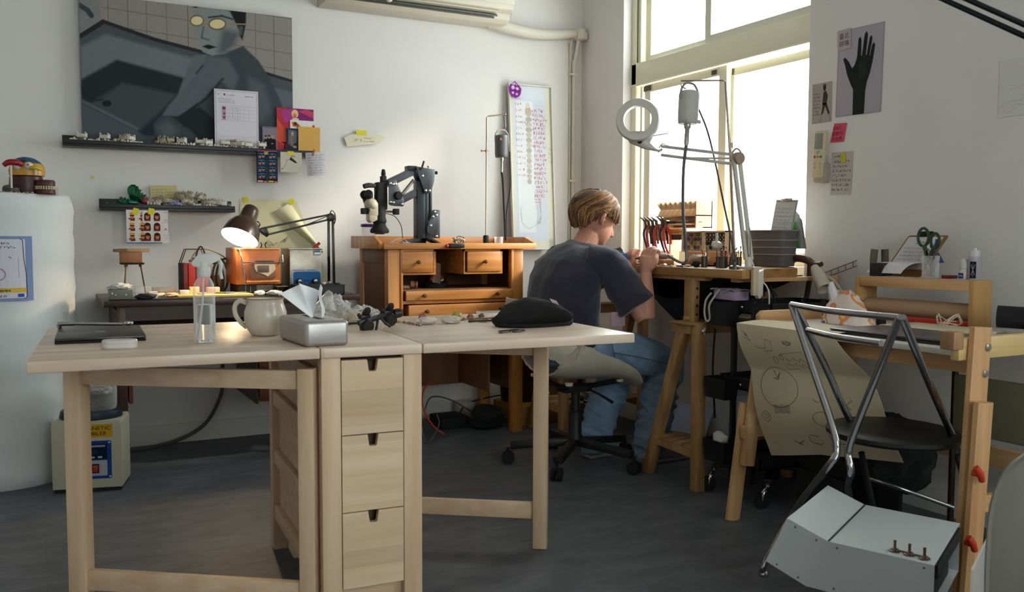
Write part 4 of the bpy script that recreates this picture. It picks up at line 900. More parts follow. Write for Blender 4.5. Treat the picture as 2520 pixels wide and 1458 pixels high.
# grey steel box with a white cloth
gb = thing('steel_box', (.31, 4.15, ZD), 'small grey metal switch box with a white cloth at the left desk corner', 'box')
MB().box((.262, 4.085, ZD), (.352, 4.20, ZD + .04), None, .002).build('box_body', M('grey_enamel', '#6d6f66', .5), gb)
b = MB()
for x in (.285, .325): b.lathe([(.0025, 0), (.0025, .002)], (x, 4.085, ZD + .02), None, 8, (0, -1, 0))
b.lathe([(.003, 0), (.003, .002)], (.272, 4.085, ZD + .026), bolt, 8, (0, -1, 0)); b.build('screw', blkm, gb)
tag(MB().blob((.305, 4.15, ZD + .052), .035, None, 3, .6, 4, (1.2, 1.1, .42), 3).build('white_cloth', M('white_cloth', '#d6d4cf', .9, bump=.6, bscale=80)), 'crumpled white cloth on the grey metal box', 'cloth')
# tripod soldering stand with block and plank
tr = thing('tripod_stand', (.375, 4.35, ZD), 'thin-legged metal tripod carrying a brown wooden block', 'stand')
MB().box((.325, 4.31, .888), (.422, 4.40, .896), None, .003).build('tripod_plate', blkm, tr)
for (x, y, x2, y2) in ((.345, 4.32, .335, 4.26), (.352, 4.38, .345, 4.45), (.408, 4.35, .43, 4.36)): MB().tube([(x, y, .89), (x2, y2, ZD)], .003, None, 8).sphere((x, y, .882), .007, None, 8).build('leg', M('leg_rust', '#6a4a34', .4, .7), tr)
tag(MB().box((.325, 4.315, .896), (.413, 4.395, .944), None, .002).build('wooden_block', W('block_wood', '#8a542f', '#a0683a', 'z', .8)), 'brown wooden block on the tripod stand', 'block')
pk = thing('wooden_plank', (.375, 4.35, .944), 'split pale wooden plank lying on top of the brown block', 'plank')
MB().box((.345, 4.32, .944), (.445, 4.385, .958), None, .002).build('plank_half', W('plank_pale', '#a8824f', '#c09a66', 'x', 1), pk); MB().box((.298, 4.315, .944), (.345, 4.385, .957), None, .002).box((.322, 4.316, .942), (.352, 4.384, .9585), W('plank_mid', '#6c4c2a', '#80592f', 'x', 1)).build('plank_half', M('plank_grey', '#8f8981', .7), pk)
# papers and boxes
boxw = M('carton_white', '#cfcac6', .6)
tag(MB().box((.365, 4.10, ZD), (.43, 4.15, ZD + .018), None, .001).build('paper_packet', M('lilac_paper', '#b9b3c4', .7)), 'lilac paper packet right of the grey box', 'packet')
tag(MB().box((.42, 4.14, ZD), (.455, 4.19, ZD + .026), None, .001).build('paper_packet', boxw), 'small white paper packet behind the dark pouch', 'packet')
tag(MB().blob((.40, 4.085, ZD + .010), .03, None, 2, .5, 2, (1.5, .6, .45), 8, flat=-.010).build('dark_pouch', blkm), 'crumpled dark pouch beside the lilac packet', 'pouch')
tag(MB().box((.385, 4.34, ZD), (.45, 4.41, ZD + .04), None, .003).build('plastic_tub', glass('clear_plastic', trans=.86)), 'clear plastic tub behind the papers on the desk', 'tub')
tag(MB().box((.46, 4.36, ZD), (.56, 4.44, ZD + .032), None, .004).build('plastic_tub', glass('amber_plastic', srgb('#c9a070'), trans=.7)), 'amber tinted plastic tub under the tripod', 'tub')
for i, (x, y, s, c, lab) in enumerate(((.47, 4.2, .018, '#d2b89a', 'pale wooden scrap lump left of the yellow board'), (.515, 4.18, .02, '#c7a27c', 'tan scrap lump touching the yellow board'), (.44, 4.24, .015, '#d6cfc4', 'white plaster lump between the tubs'))):
    tag(MB().blob((x, y, ZD + s * .5), s, None, 2, .4, 2, (1.6, 1, .5), i, flat=-s * .5).build('scrap_lump', M('scrap%d' % i, c, .7)), lab, 'scrap')
tag(MB().box((.535, 4.10, ZD), (.855, 4.34, ZD + .009), None, .001).build('cutting_board', W('board_yellow', '#b59a50', '#cbb468', 'x', .6)), 'flat yellowish cutting board in the middle of the desk', 'board')
ZB = ZD + .009
tag(MB().box((.555, 4.20, ZB), (.595, 4.235, ZB + .018), None, .001).build('small_carton', boxw), 'small white carton at the left end of the board', 'carton')
tag(MB().box((.60, 4.22, ZB), (.64, 4.26, ZB + .03), None, .001).build('small_carton', M('carton_cream', '#d6c07a', .6)), 'cream carton behind the spray bottle', 'carton')
tag(MB().box((.672, 4.20, ZB), (.725, 4.24, ZB + .028), None, .001).build('small_carton', M('carton_print', '#c8a592', .6)), 'pinkish printed carton right of the spray bottle', 'carton')
for i, (x0, y0, x1, y1, c, lab) in enumerate(((.70, 4.17, .80, 4.13, '#5f7a3a', 'green-handled needle file on the yellow board'), (.74, 4.15, .84, 4.19, '#2d4f8e', 'blue-handled needle file on the yellow board'), (.62, 4.14, .70, 4.16, '#8e8a80', 'grey needle file on the yellow board'))):
    f = thing('needle_file', ((x0 + x1) / 2, (y0 + y1) / 2, ZB), lab, 'file'); mx_, my_ = x0 + (x1 - x0) * .4, y0 + (y1 - y0) * .4
    MB().tube([(x0, y0, ZB + .005), (mx_, my_, ZB + .005)], .004, None, 8).build('handle', M('file_%d' % i, c, .5), f); MB().tube([(mx_, my_, ZB + .005), (x1, y1, ZB + .004)], [.002, .001], None, 6).build('blade', bolt, f)
# red cartons and wire rack
for i, (x0, x1, y0, c, h, lab) in enumerate(((.598, .618, 4.40, '#7c1a20', .142, 'dark red narrow carton at the left of the red pair'), (.620, .708, 4.395, '#c22a1c', .140, 'bright red tall carton behind the spray bottle'))):
    o = thing('red_carton', ((x0 + x1) / 2, y0 + .05, ZD), lab, 'carton'); MB().box((x0, y0, ZD), (x1, y0 + .10, ZD + h), None, .001).build('carton_body', M('carton_red%d' % i, c, .45), o)
    if i == 1: MB().box((x0 + .030, y0 - .001, ZD), (x0 + .036, y0, ZD + h)).build('dark_stripe', M('stripe_dark', '#4a1412', .5), o)
tag(MB().box((.588, 4.40, ZD), (.597, 4.50, ZD + .142), None, .001).build('black_folder', blkm), 'thin black folder left of the red cartons', 'folder')
wr = M('rack_wire', '#4c4238', .4, .7)
b = MB()
for y in (4.43, 4.49): b.tube([(.592, y, ZD + .143), (.615, y, .954), (.69, y, .954), (.715, y, ZD + .143)], .0028, None, 6)
for x in (.615, .69): b.tube([(x, 4.43, .954), (x, 4.49, .954)], .0028, None, 6)
tag(b.build('wire_rack', wr), 'thin wire rack standing over the red cartons', 'rack')
cbl = M('cable_olive', '#4d4636', .6); cblk = M('cable_brown', '#3a2c22', .6); ctan = M('cable_tan', '#a98c62', .6)
tag(MB().tube([(.655, 4.42, ZD + .15), (.66, 4.42, .93), (.675, 4.42, .965), (.69, 4.42, .955), (.71, 4.43, .89), (.73, 4.43, .80)], .004, None, 8, smooth_n=4).box((.643, 4.41, ZD + .145), (.660, 4.43, .915), None, .003).build('mains_cable', cblk), 'black power cord with plug arching over the red cartons', 'cord')
tag(MB().tube([(.64, 4.44, ZD + .15), (.645, 4.44, .92), (.68, 4.45, .955), (.74, 4.46, .945), (.80, 4.46, .91), (.83, 4.46, .86)], .0032, None, 8, smooth_n=4).box((.628, 4.43, ZD + .145), (.645, 4.45, .905), None, .003).build('mains_cable', ctan), 'tan cord with plug arching towards the kiln', 'cord')
for i, (cx, r_, m, lab) in enumerate(((.775, .055, cbl, 'olive hose loops hanging left of the kiln'), (.795, .06, cblk, 'dark brown hose loops hanging left of the kiln'))):
    b = MB(); pts = []
    for k in range(15): a = k * .62; pts.append((cx + r_ * .55 * math.cos(a) - .002 * k, 4.42 + .004 * k, .83 + (r_ * 1.3) * math.sin(a)))
    b.tube(pts, .0052, None, 8, smooth_n=4); tag(b.build('hose_coil', m), lab, 'hose')
b = MB().lathe([(.045, 0), (.048, .004), (.05, .075), (.045, .08)], (.75, 4.5, ZD), None, 20); tag(b.build('cardboard_tube', M('kraft', '#9c7a55', .8)), 'short brown cardboard tub behind the hose loops', 'tub')
# kiln
ki = thing('kiln', (.90, 4.32, ZD), 'orange enamelled electric kiln with worn window door under the lamp', 'kiln')
orange = M('kiln_orange', '#a35a26', .38, var=.08, vscale=15); kg = M('kiln_brown_plate', '#6d4a38', .5)
b = MB().box((.796, 4.20, .795), (1.000, 4.44, .962), None, .004); b.build('kiln_body', orange, ki)
MB().box((.802, 4.197, .955), (.998, 4.203, .961), None, .001).box((.83, 4.19, .805), (.992, 4.205, .812), None, .002).build('front_trim', M('kiln_edge', '#c98850', .4), ki)
MB().box((.81, 4.22, ZD), (.985, 4.42, .795), None, .003).build('kiln_base', M('kiln_base', '#1d1815', .6), ki)
dr = MB().box((.858, 4.188, .823), (.975, 4.200, .892), None, .002).build('kiln_door', kg, ki)
patch = [(.877, .889), (.972, .889), (.973, .862), (.962, .850), (.945, .838), (.938, .831), (.925, .838), (.905, .846), (.888, .852), (.879, .868)]
MB().prism(patch, (0, 4.1885, 0), (1, 0, 0), (0, 0, 1), .003).build('insulation_patch', M('fibre_white', '#c2ad92', .9, bump=.5, bscale=120), dr)
MB().box((.893, 4.182, .851), (.943, 4.186, .882), None, .001).build('peephole', M('peephole_brown', '#5a473a', .4), dr)
MB().box((.882, 4.180, .898), (.968, 4.192, .905), None, .003).build('door_handle', M('handle_brown', '#5e4a3e', .3, .4), dr)
MB().tube([(.812, 4.195, .955), (.825, 4.185, .897), (.99, 4.183, .895), (1.008, 4.19, .897), (1.008, 4.2, .93)], .003, None, 8, smooth_n=1).tube([(.822, 4.19, .91), (.832, 4.185, .86), (.836, 4.185, .80)], .0045, None, 8).build('door_bar', chrome, ki)
flatart('name_plate', (.893, 4.2185, .762), (1, 0, 0), (0, 0, 1), ('#8c7f74', rect(0, 0, .075, .028)), [('#4a423c', stroke(ngon(12, .008, .008, .012, .014) + [(.020, .014)], .0016) + scribble(.026, .008, .058, .02, 1, rnd, .0014))], ki)
b = MB().tube([(.84, 4.20, .795), (.84, 4.20, .76), (.862, 4.20, .76), (.862, 4.20, .785)], .002, None, 6); b.build('wire_foot', chrome, ki)
plp = M('plier_dark', '#3c342c', .4, .6)
tag(MB().tube([(.945, 4.36, .962), (.95, 4.36, .975), (.945, 4.36, .988)], .003, None, 6, smooth_n=2).tube([(.972, 4.36, .962), (.965, 4.36, .975), (.973, 4.36, .988)], .003, None, 6, smooth_n=2).build('plier_handles', plp), 'pair of dark plier handles sticking up behind the kiln', 'pliers')
tag(MB().box((.855, 4.25, .962), (.915, 4.33, .972), None, .002).build('flat_tin', M('tin_grey', '#a39484', .5)), 'flat tin on top of the kiln', 'tin')
# ultrasonic cleaner
ul = thing('ultrasonic_cleaner', (1.135, 4.33, ZD), 'stainless ultrasonic cleaner with blue two-knob panel', 'cleaner')
ss = M('stainless_worn', '#a39c90', .35, .85, var=.12, vscale=30)
MB().box((1.052, 4.24, .76), (1.205, 4.40, .956), None, .003).build('tank_housing', ss, ul); MB().box((1.046, 4.234, .954), (1.211, 4.406, .960), None, .002).build('rim', M('rim_steel', '#c0bbb0', .25, 1.), ul)
MB().box((1.058, 4.25, ZD), (1.20, 4.39, .76)).build('cleaner_foot', blkm, ul)
pan = flatart('control_panel', (1.063, 4.2385, .765), (1, 0, 0), (0, 0, 1), ('#8c9aa8', rect(0, 0, .140, .096)), [('#1c4f80', [rrect(.004, .006, .136, .084, .012)]), ('#b4503c', scribble(.006, .087, .06, .094, 1, rnd, .0012)), ('#34506a', scribble(.075, .087, .13, .094, 1, rnd, .0012)), ('#0f2740', [ngon(10, .004, .004, .062, .040), ngon(10, .004, .004, .074, .040)])], ul)
for x in (1.096, 1.172): MB().lathe([(.0155, 0), (.0150, .006), (.011, .007), (.010, .014), (.001, .0145)], (x, 4.238, .803), blkm, 20, (0, -1, 0)).lathe([(.0095, .0146), (.001, .0149)], (x, 4.238, .803), chrome, 20, (0, -1, 0), cap=False).build('control_knob', blkm, ul)
flatart('blue_label', (1.168, 4.2385, .928), (1, 0, 0), (0, 0, 1), ('#5d7486', rect(0, 0, .034, .022)), [('#b4c0c8', [rect(.003, .003, .031, .012)]), ('#2c3a48', scribble(.004, .013, .03, .02, 1, rnd, .001))], ul)
tag(MB().tube([(1.178, 4.30, .955), (1.212, 4.29, .986)], [.006, .0075], None, 10).build('plastic_tool', M('red_plastic', '#c42026', .4)), 'red plastic handle sticking out of the ultrasonic cleaner', 'tool')
# black tray, bowl, casts and brush at the front right
tb = thing('black_tray', (1.15, 4.12, ZD), 'open black plastic tray at the right end of the desk', 'tray')
b = MB(); x0, x1, y0, y1, z0, z1 = 1.045, 1.262, 4.06, 4.20, ZD, ZD + .045
b.box((x0, y0, z0), (x1, y1, z0 + .003), None).box((x0, y0, z0), (x0 + .004, y1, z1)).box((x1 - .004, y0, z0), (x1, y1, z1)).box((x0, y0, z0), (x1, y0 + .004, z1)).box((x0, y1 - .004, z0), (x1, y1, z1)).box((x0 - .004, y0 - .004, z1 - .004), (x1 + .004, y0 + .004, z1), None, .001)
b.build('tray_body', blk, tb)
tag(MB().blob((1.165, 4.062, z1 + .007), .008, None, 1, .5, 2, (1.2, 1, .9), 2, flat=-.007).build('ceramic_bead', M('bead_pink', '#d8b9a8', .4)), 'tiny pinkish bead on the rim of the black tray', 'bead')
tag(MB().lathe([(.018, 0), (.020, .002), (.038, .035), (.041, .036), (.037, .033), (.018, .005), (.001, .004)], (1.0, 4.19, ZD), None, 26, cap=False).build('steel_bowl', M('bowl_steel', '#b8a98c', .12, 1.)), 'small shiny steel bowl in front of the kiln', 'bowl')
for i, (x, y, s, lab) in enumerate(((.885, 4.12, .024, 'white plaster lump left of the long cast on the desk'), (.948, 4.10, .026, 'long white plaster cast in front of the steel bowl'))):
    tag(MB().blob((x, y, ZD + s * .45), s, None, 2, .35, 3, (1.4 if i else 1, .8, .5), i + 4, flat=-s * .45).build('plaster_lump', plast), lab, 'plaster piece')
br = thing('brush', (1.02, 4.10, ZD), 'small brush with a pinkish handle lying before the black tray', 'brush'); MB().tube([(.985, 4.085, ZD + .008), (1.0, 4.085, ZD + .010), (1.035, 4.08, ZD + .010)], [.003, .008, .004], None, 10, smooth_n=4).build('handle', M('brush_pink', '#c98a78', .4), br); MB().tube([(.962, 4.088, ZD + .006), (.985, 4.085, ZD + .008)], [.007, .004], None, 8).build('bristles', M('bristle', '#d8cdb8', .8), br)
# black architect lamp
lp = thing('desk_lamp', (1.28, 4.30, ZD), 'lit black architect desk lamp with parallel arms over the kiln', 'lamp')
lb = M('lamp_black', '#17130f', .3); ls_ = M('lamp_shade_brown', '#3b2415', .28)
YL = 4.25
A0, A1 = Vector((1.243, YL, .80)), Vector((1.245, YL, 1.105)); B0, B1 = Vector((1.272, YL + .01, .79)), Vector((1.268, YL + .01, 1.10))
MB().lathe([(.03, 0), (.03, .01), (.012, .014), (.012, .04)], (1.283, YL + .01, ZD), None, 20).box((1.262, YL - .01, ZD + .012), (1.298, YL + .03, ZD + .045), None, .006).build('lamp_base', lb, lp)
MB().bar(A0, A1, .011, .011, None, (0, 1, 0), .001).bar(B0, B1, .011, .011, None, (0, 1, 0), .001).bar(A0, A0 + Vector((0, 0, .12)), .011, .011, None, (0, 1, 0), .001).build('lower_arm', lb, lp)
MB().prism([(1.238, .80), (1.262, .79), (1.285, .785), (1.288, .77), (1.27, .765), (1.25, .785)], (0, YL - .008, 0), (1, 0, 0), (0, 0, 1), -.025).tube([(1.262, YL - .015, .782), (1.262, YL + .03, .782)], .005, bolt, 8).build('lower_joint', lb, lp)
MB().prism([(1.238, 1.10), (1.243, 1.122), (1.255, 1.13), (1.272, 1.122), (1.276, 1.10), (1.266, 1.09), (1.250, 1.09)], (0, YL - .01, 0), (1, 0, 0), (0, 0, 1), -.028, None, .002).build('elbow_joint', lb, lp)
MB().tube([(1.25, YL - .012, 1.13), (1.262, YL, 1.142), (1.275, YL, 1.13), (1.279, YL, 1.10), (1.272, YL + .01, 1.07)], .003, None, 8, smooth_n=4).build('cable', lb, lp)
MB().bar((1.25, YL, 1.122), (.935, YL - .02, 1.055), .009, .010, None, (0, 1, 0), .001).bar((1.245, YL, 1.098), (.95, YL - .02, 1.024), .009, .010, None, (0, 1, 0), .001).bar((1.248, YL - .008, 1.118), (1.12, YL - .012, 1.066), .004, .006, None, (0, 1, 0), .001).build('upper_arm', lb, lp)
MB().prism([(.908, 1.045), (.925, 1.058), (.942, 1.060), (.955, 1.024), (.945, 1.012), (.92, 1.03)], (0, YL - .03, 0), (1, 0, 0), (0, 0, 1), -.022, None, .002).tube([(.912, YL - .02, 1.045), (.902, YL - .02, 1.055), (.888, YL - .02, 1.06)], .006, None, 8).tube([(.90, YL - .02, 1.085), (.915, YL - .02, 1.075), (.908, YL - .02, 1.055), (.92, YL - .02, 1.05)], .003, None, 6, smooth_n=3).build('head_joint', lb, lp)
ax = Vector((-.42, -.36, -.84)).normalized(); cr0 = Vector((.817, YL - .045, 1.008))       # rim centre
shp = [(.028, -.168), (.034, -.162), (.038, -.14), (.040, -.105), (.043, -.098), (.060, -.082), (.075, -.055), (.083, -.02), (.085, 0)]
MB().lathe([(.001, -.170)] + shp, cr0, ls_, 36, ax, cap=False).lathe([(.085, 0), (.081, -.02), (.073, -.054), (.058, -.080), (.036, -.098)], cr0, M('shade_white_inside', '#e9e2d6', .5), 36, ax, cap=False).build('lamp_shade', ls_, lp)
em = bpy.data.materials.new('bulb_glow'); em.use_nodes = True; bb = em.node_tree.nodes['Principled BSDF']; bb.inputs['Emission Color'].default_value = (1, .83, .55, 1); bb.inputs['Emission Strength'].default_value = 22
MB().sphere(cr0 - ax * .036, .034, None, 20).build('bulb', em, lp)
pl = bpy.data.lights.new('lamp_light', 'SPOT'); pl.energy = 12; pl.color = (1, .72, .40); pl.shadow_soft_size = .03; pl.spot_size = R(118); pl.spot_blend = .5
po = bpy.data.objects.new('lamp_light', pl); po.location = cr0 + ax * .005; po.rotation_euler = ax.to_track_quat('-Z', 'Y').to_euler(); col.objects.link(po)
# grey hose and cable along the wall under the desk
tag(MB().tube([(.80, 4.60, .50), (.80, 4.60, .30), (.78, 4.60, .2), (.70, 4.59, .08), (.55, 4.58, .015), (.36, 4.52, .01), (.33, 4.46, .05), (.34, 4.44, .08), (.35, 4.46, .05)], .009, None, 8, smooth_n=6).build('grey_hose', M('hose_grey', '#4f504d', .6)), 'grey hose hanging under the desk and curling along the skirting', 'hose')
# ---------------------------------------------------------------- tall roll of packing foam
foam = M('foam_white', '#d6dadb', .7, bump=.35, bscale=7, stretch=(1, 1, 3))
RC = (-.157, 4.325); RR = .298; RZ = 1.18
ro = thing('foam_roll', (RC[0], RC[1], 0), 'tall standing roll of white packing foam at the left edge', 'roll')
b = MB(); prof = []
for k in range(40):
    z = RZ * k / 39; prof.append((RR + .0025 * math.sin(z * 41) + .0015 * math.sin(z * 97) - (.012 if k in (0, 39) else 0), z))
b.lathe(prof, (RC[0], RC[1], 0), None, 72); b.build('foam_body', foam, ro)
sp = [(RC[0] + (.05 + .245 * k / 90) * math.cos(k * .42), RC[1] + (.05 + .245 * k / 90) * math.sin(k * .42), RZ) for k in range(90)]
MB().tube(sp, .003, None, 5).build('foam_layer_edge', foam, ro)
# blue design sheet taped to the roll
def on_roll(ax_, z, d=0.0):
    a = R(-90) + ax_ / RR; return Vector((RC[0] + (RR + .004 + d) * math.cos(a), RC[1] + (RR + .004 + d) * math.sin(a), z))
bm = bmesh.new(); ink = bm.loops.layers.float_color.new('ink')
def rollput(poly, c, d):
    c = srgb(c)
    f = bm.faces.new([bm.verts.new(on_roll(x, z, d)) for x, z in poly])
    for l in f.loops: l[ink] = (*c, 1)
for k in range(12):
    x0, x1 = -.12 + .263 * k / 12, -.12 + .263 * (k + 1) / 12
    def ztop(x): return 1.010
    rollput(rect(x0, .757, x1, 1.012), '#7d92bd', 0)
    if k < 11: rollput(rect(x0, .768, x1 if k < 10 else x1 - .005, 1.0), '#d2d2dd', .0006)
    if k < 11: rollput(rect(x0, .790, x1 if k < 10 else x1 - .004, .808), '#d8b23c', .0009)
dark = '#2a2a3a'
def rl(pts, w, c=dark, d=.0014):
    for q in stroke(pts, w): rollput(q, c, d)
rl([(-.12, 1.001), (.10, 1.001), (.107, .995), (.11, .92), (.118, .86), (.119, .775), (.112, .767), (-.12, .767)], .0022); rl([(-.12, .829), (.119, .829)], .0018); rl([(-.12, .809), (.119, .809)], .0022); rl([(-.12, .789), (.119, .789)], .0018)
for q in scribble(-.10, .962, .075, .992, 2, rnd, .0014) + scribble(-.10, .792, .10, .806, 1, rnd, .0026) + scribble(-.11, .770, .06, .786, 1, rnd, .0018): rollput(q, '#4a4258', .0014)
rl([(-.03, .925), (.06, .93), (.065, .925)], .004, '#a8839a'); rl([(.012, .922), (.012, .885)], .008, '#b99aae')
rl([(.022 + .022 * math.cos(t * .45), .862 + .022 * math.sin(t * .45)) for t in range(15)], .004, '#a8839a'); rl([(.09, .93), (.09, .85)], .0012, '#77727f'); rollput(rect(.085, .772, .108, .785), '#2f5aa8', .0014); rollput([(.005, .895), (.02, .9), (.022, .888), (.008, .886)], '#3f5fb0', .0018)
me = bpy.data.meshes.new('design_sheet'); c0 = on_roll(0, .757)
bmesh.ops.translate(bm, vec=-c0, verts=bm.verts[:]); bm.to_mesh(me); bm.free(); me.materials.append(print_mat()); o = bpy.data.objects.new('design_sheet', me); o.location = c0; col.objects.link(o)
tag(o, 'blue-bordered ring design sheet taped to the foam roll', 'poster')
# toy head and dental models standing on the roll
ty = thing('toy_head', (-.03, 4.14, RZ), 'yellow toy head with bulging eyes and open red mouth on the foam roll', 'toy')
yel = M('toy_yellow', '#c8922e', .35); tdk = M('toy_maroon', '#3a1014', .4)
MB().lathe([(.001, .062), (.03, .060), (.052, .045), (.058, .02), (.056, 0), (.001, -.002)], (-.028, 4.14, 1.255), None, 28, sx=1.15).build('head', yel, ty)
MB().lathe([(.001, .020), (.03, .017), (.046, .006), (.053, -.008)], (-.024, 4.15, 1.305), None, 24, (.1, .25, 1), cap=False, sx=1.15).build('cap', M('toy_blue', '#27496e', .5), ty)
MB().lathe([(.06, 0), (.064, .02), (.06, .072), (.05, .076)], (-.032, 4.155, RZ), None, 24).build('jaw', tdk, ty)
for x in (-.060, -.022):
    e = MB().sphere((x, 4.088, 1.292), .017, None, 16).build('eye', M('eye_white', '#cfc9c4', .3), ty); MB().sphere((x - .002, 4.071, 1.295), .003, None, 8).build('pupil', blkm, e)
MB().tube([(-.108, 4.075, 1.290), (-.09, 4.07, 1.302), (-.06, 4.07, 1.302), (-.045, 4.08, 1.292)], [.009, .012, .013, .008], None, 12, smooth_n=4).build('nose', M('toy_red', '#9c1f2a', .3), ty)
MB().tube([(-.018, 4.075, 1.284), (.005, 4.07, 1.284), (.026, 4.08, 1.276)], [.007, .009, .004], None, 10, smooth_n=4).build('moustache', M('toy_bright_yellow', '#c9b22a', .35), ty)
for x, z0, z1 in ((-.083, 1.19, 1.29), (.003, 1.255, 1.283)): MB().tube([(x, 4.07, z0), (x, 4.07, z1)], .004, None, 8).build('support_post', plast, ty)
MB().lathe([(.030, 0), (.032, .02), (.028, .03)], (-.085, 4.10, RZ), None, 20, (0, -.3, 1)).build('side_wheel', M('toy_dark_grey', '#3b3634', .5), ty)
dm = thing('denture_model', (.04, 4.085, RZ), 'bright red dental teaching model with two rows of teeth on the foam roll', 'dental model')
gum = M('gum_red', '#d23a2e', .35)
MB().lathe([(.034, 0), (.038, .004), (.037, .020), (.033, .022)], (.034, 4.11, RZ), None, 24).lathe([(.032, .032), (.037, .034), (.038, .052), (.034, .058)], (.034, 4.11, RZ), None, 24).lathe([(.026, .02), (.026, .034)], (.034, 4.11, RZ), M('mouth_dark', '#4a1512', .5), 24).build('gums', gum, dm)
b = MB()
for k in range(12):
    a = R(-170 + 160 * k / 11)
    for z in (.0235, .0305): b.blob((.034 + .0355 * math.cos(a), 4.11 + .0355 * math.sin(a), RZ + z), .0042, None, 1, .1, 1, (1, 1, 1.1), k)
b.build('teeth', M('teeth_ivory', '#cdbf92', .3), dm); MB().lathe([(.003, 0), (.003, .004)], (.0, 4.1, RZ + .04), blkm, 8, (-1, 0, 0)).build('hinge_pin', blkm, dm)
dm2 = tag(MB().box((.070, 4.12, RZ), (.086, 4.15, RZ + .034), None, .003).box((.066, 4.118, RZ + .026), (.076, 4.15, RZ + .04), None, .003).build('plaster_bracket', plast), 'white plaster bracket beside the red dental model', 'bracket')
for i in range(16):
    x = -.15 + .0135 * i + random.uniform(-.003, .003)
    if x > .0: x = -.15 + .0135 * (i - 11)
    o = MB().blob((x, 4.062 + random.uniform(-.006, .012), RZ + .004), .0055, None, 1, .4, 2, (1.2, 1, .9), i, flat=-.004).build('loose_tooth', plast2)
    tag(o, 'tiny loose ivory tooth on the front rim of the foam roll', 'tooth', 'loose teeth on the foam roll')
# ---------------------------------------------------------------- magnetic tumbler under the desk corner
mt = thing('magnetic_tumbler', (.175, 3.97, 0), 'cream magnetic tumbler with clear bowl half under the desk', 'tumbler', R(-14))
GT = wm(mt)
def tp(mb, n, m, par=None): mb.xf(GT); return mb.build(n, m, par or mt)
cr = M('cream_enamel', '#b5b39c', .4); w2_ = .128
tp(MB().prism([(-w2_, .015), (w2_, .015), (w2_, .272), (w2_ - .006, .284), (-w2_ + .006, .284), (-w2_, .272)], (0, -.095, 0), (1, 0, 0), (0, 0, 1), -.19, None, .003), 'housing', cr)
tp(MB().box((-w2_ + .006, -.088, 0), (w2_ - .006, .09, .015)), 'foot_skirt', blkm)
tp(MB().lathe([(.116, 0), (.118, .008), (.112, .03), (.106, .034)], (0, 0, .284), None, 40, sy=.82), 'bowl_ring', M('navy_ring', '#1c2a38', .4))
gl = glass('bowl_glass', trans=.88)
bw_ = tp(MB().lathe([(.094, .318), (.098, .33), (.099, .415), (.104, .418), (.103, .424), (.09, .436), (.001, .440)], (0, 0, 0), None, 36, cap=False, sy=.82), 'bowl', gl)
tp(MB().blob((.035, 0, .395), .045, None, 3, .6, 3, (1.0, .8, .5), 5), 'foam_residue', M('suds', '#a8a0a2', .9), bw_); tp(MB().lathe([(.088, .32), (.088, .37), (.001, .372)], (0, 0, 0), None, 30, sy=.82), 'steel_pins', M('pins', '#5d6060', .3, .8, var=.4, vscale=150), bw_)
def onfront(name, base, layers, x, z): 
    o = flatart(name, (0, 0, 0), (1, 0, 0), (0, 0, 1), base, layers, None)
    o.parent = mt; o.location = (x, -.0955, z); return o
mag = tri_text('MAGNETIC', .0215); tum = tri_text('TUMBLER', .0215)
onfront('warning_label', ('#c99a1e', rect(0, 0, .135, .052)), [('#1d1a14', shift(mag, .008, .029, 1, 1.12) + shift(tum, .012, .008, 1, 1.12))], -.040, .218)
pn = onfront('control_panel', ('#1c3f86', rrect(0, 0, .150, .152, .006)), [('#101b33', [rect(.012, .078, .134, .140)]), ('#8f97a8', [rrect(.04, .127, .128, .135, .003)]), ('#a5a7aa', [rrect(.014, .012, .134, .074, .004)]), ('#aeb3bd', [rect(.045, .083, .061, .090), rect(.072, .083, .088, .090), rect(.100, .083, .116, .090)]), ('#33404f', shift(tri_text('88', .022), .078, .099)), ('#c8ccd2', [ngon(8, .004, .004, .143, .145), ngon(8, .004, .004, .144, .008)]), ('#9a3434', scribble(.03, .02, .07, .028, 1, rnd, .0012))], -.060, .052)
sw = tp(MB().box((.018, -.101, .075), (.044, -.0955, .112), None, .002), 'power_switch', blkm); tp(MB().box((.022, -.1035, .080), (.040, -.101, .107), None, .001), 'rocker', M('rocker_red', '#a8281c', .3), sw)
# ---------------------------------------------------------------- office chair with a white shell seat
shellm = M('shell_white', '#c9bfae', .45, var=.06, vscale=25)
CX, CY = 2.106, 3.377
ch = thing('swivel_chair', (CX, CY, 0), 'white shell swivel chair with oval hole on black five-star base under the seated person', 'chair')
cprof = catmull([Vector(p) for p in ((1.795, 0, .750), (1.80, 0, .66), (1.825, 0, .55), (1.875, 0, .455), (1.95, 0, .408), (2.05, 0, .392), (2.17, 0, .392), (2.28, 0, .378), (2.362, 0, .345))], [0] * 9, 4)[0]
NP_ = len(cprof) - 1
def shellpt(v, u):
    i = min(int(v * NP_), NP_ - 1); f = v * NP_ - i; p = cprof[i].lerp(cprof[i + 1], f); t = (cprof[i + 1] - cprof[i]).normalized(); n = Vector((-t.z, 0, t.x))
    lift = np.interp(v, [0, .15, .4, .6, .8, 1], [.03, .09, .17, .16, .085, .0]); hw = np.interp(v, [0, .1, .3, .6, .85, .95, 1], [.12, .18, .215, .240, .232, .18, .10])
    a = abs(u); return Vector((p.x, CY, p.z)) + n * lift * a ** 2.3 + Vector((0, hw * math.sin(u * PI / 2 * .92) / math.sin(PI / 2 * .92), 0))
b = MB(); NU_, NV_ = 72, 60; G = {}
def hole(v, u): return ((v - .375) / .10) ** 2 + (u / .60) ** 2 < 1
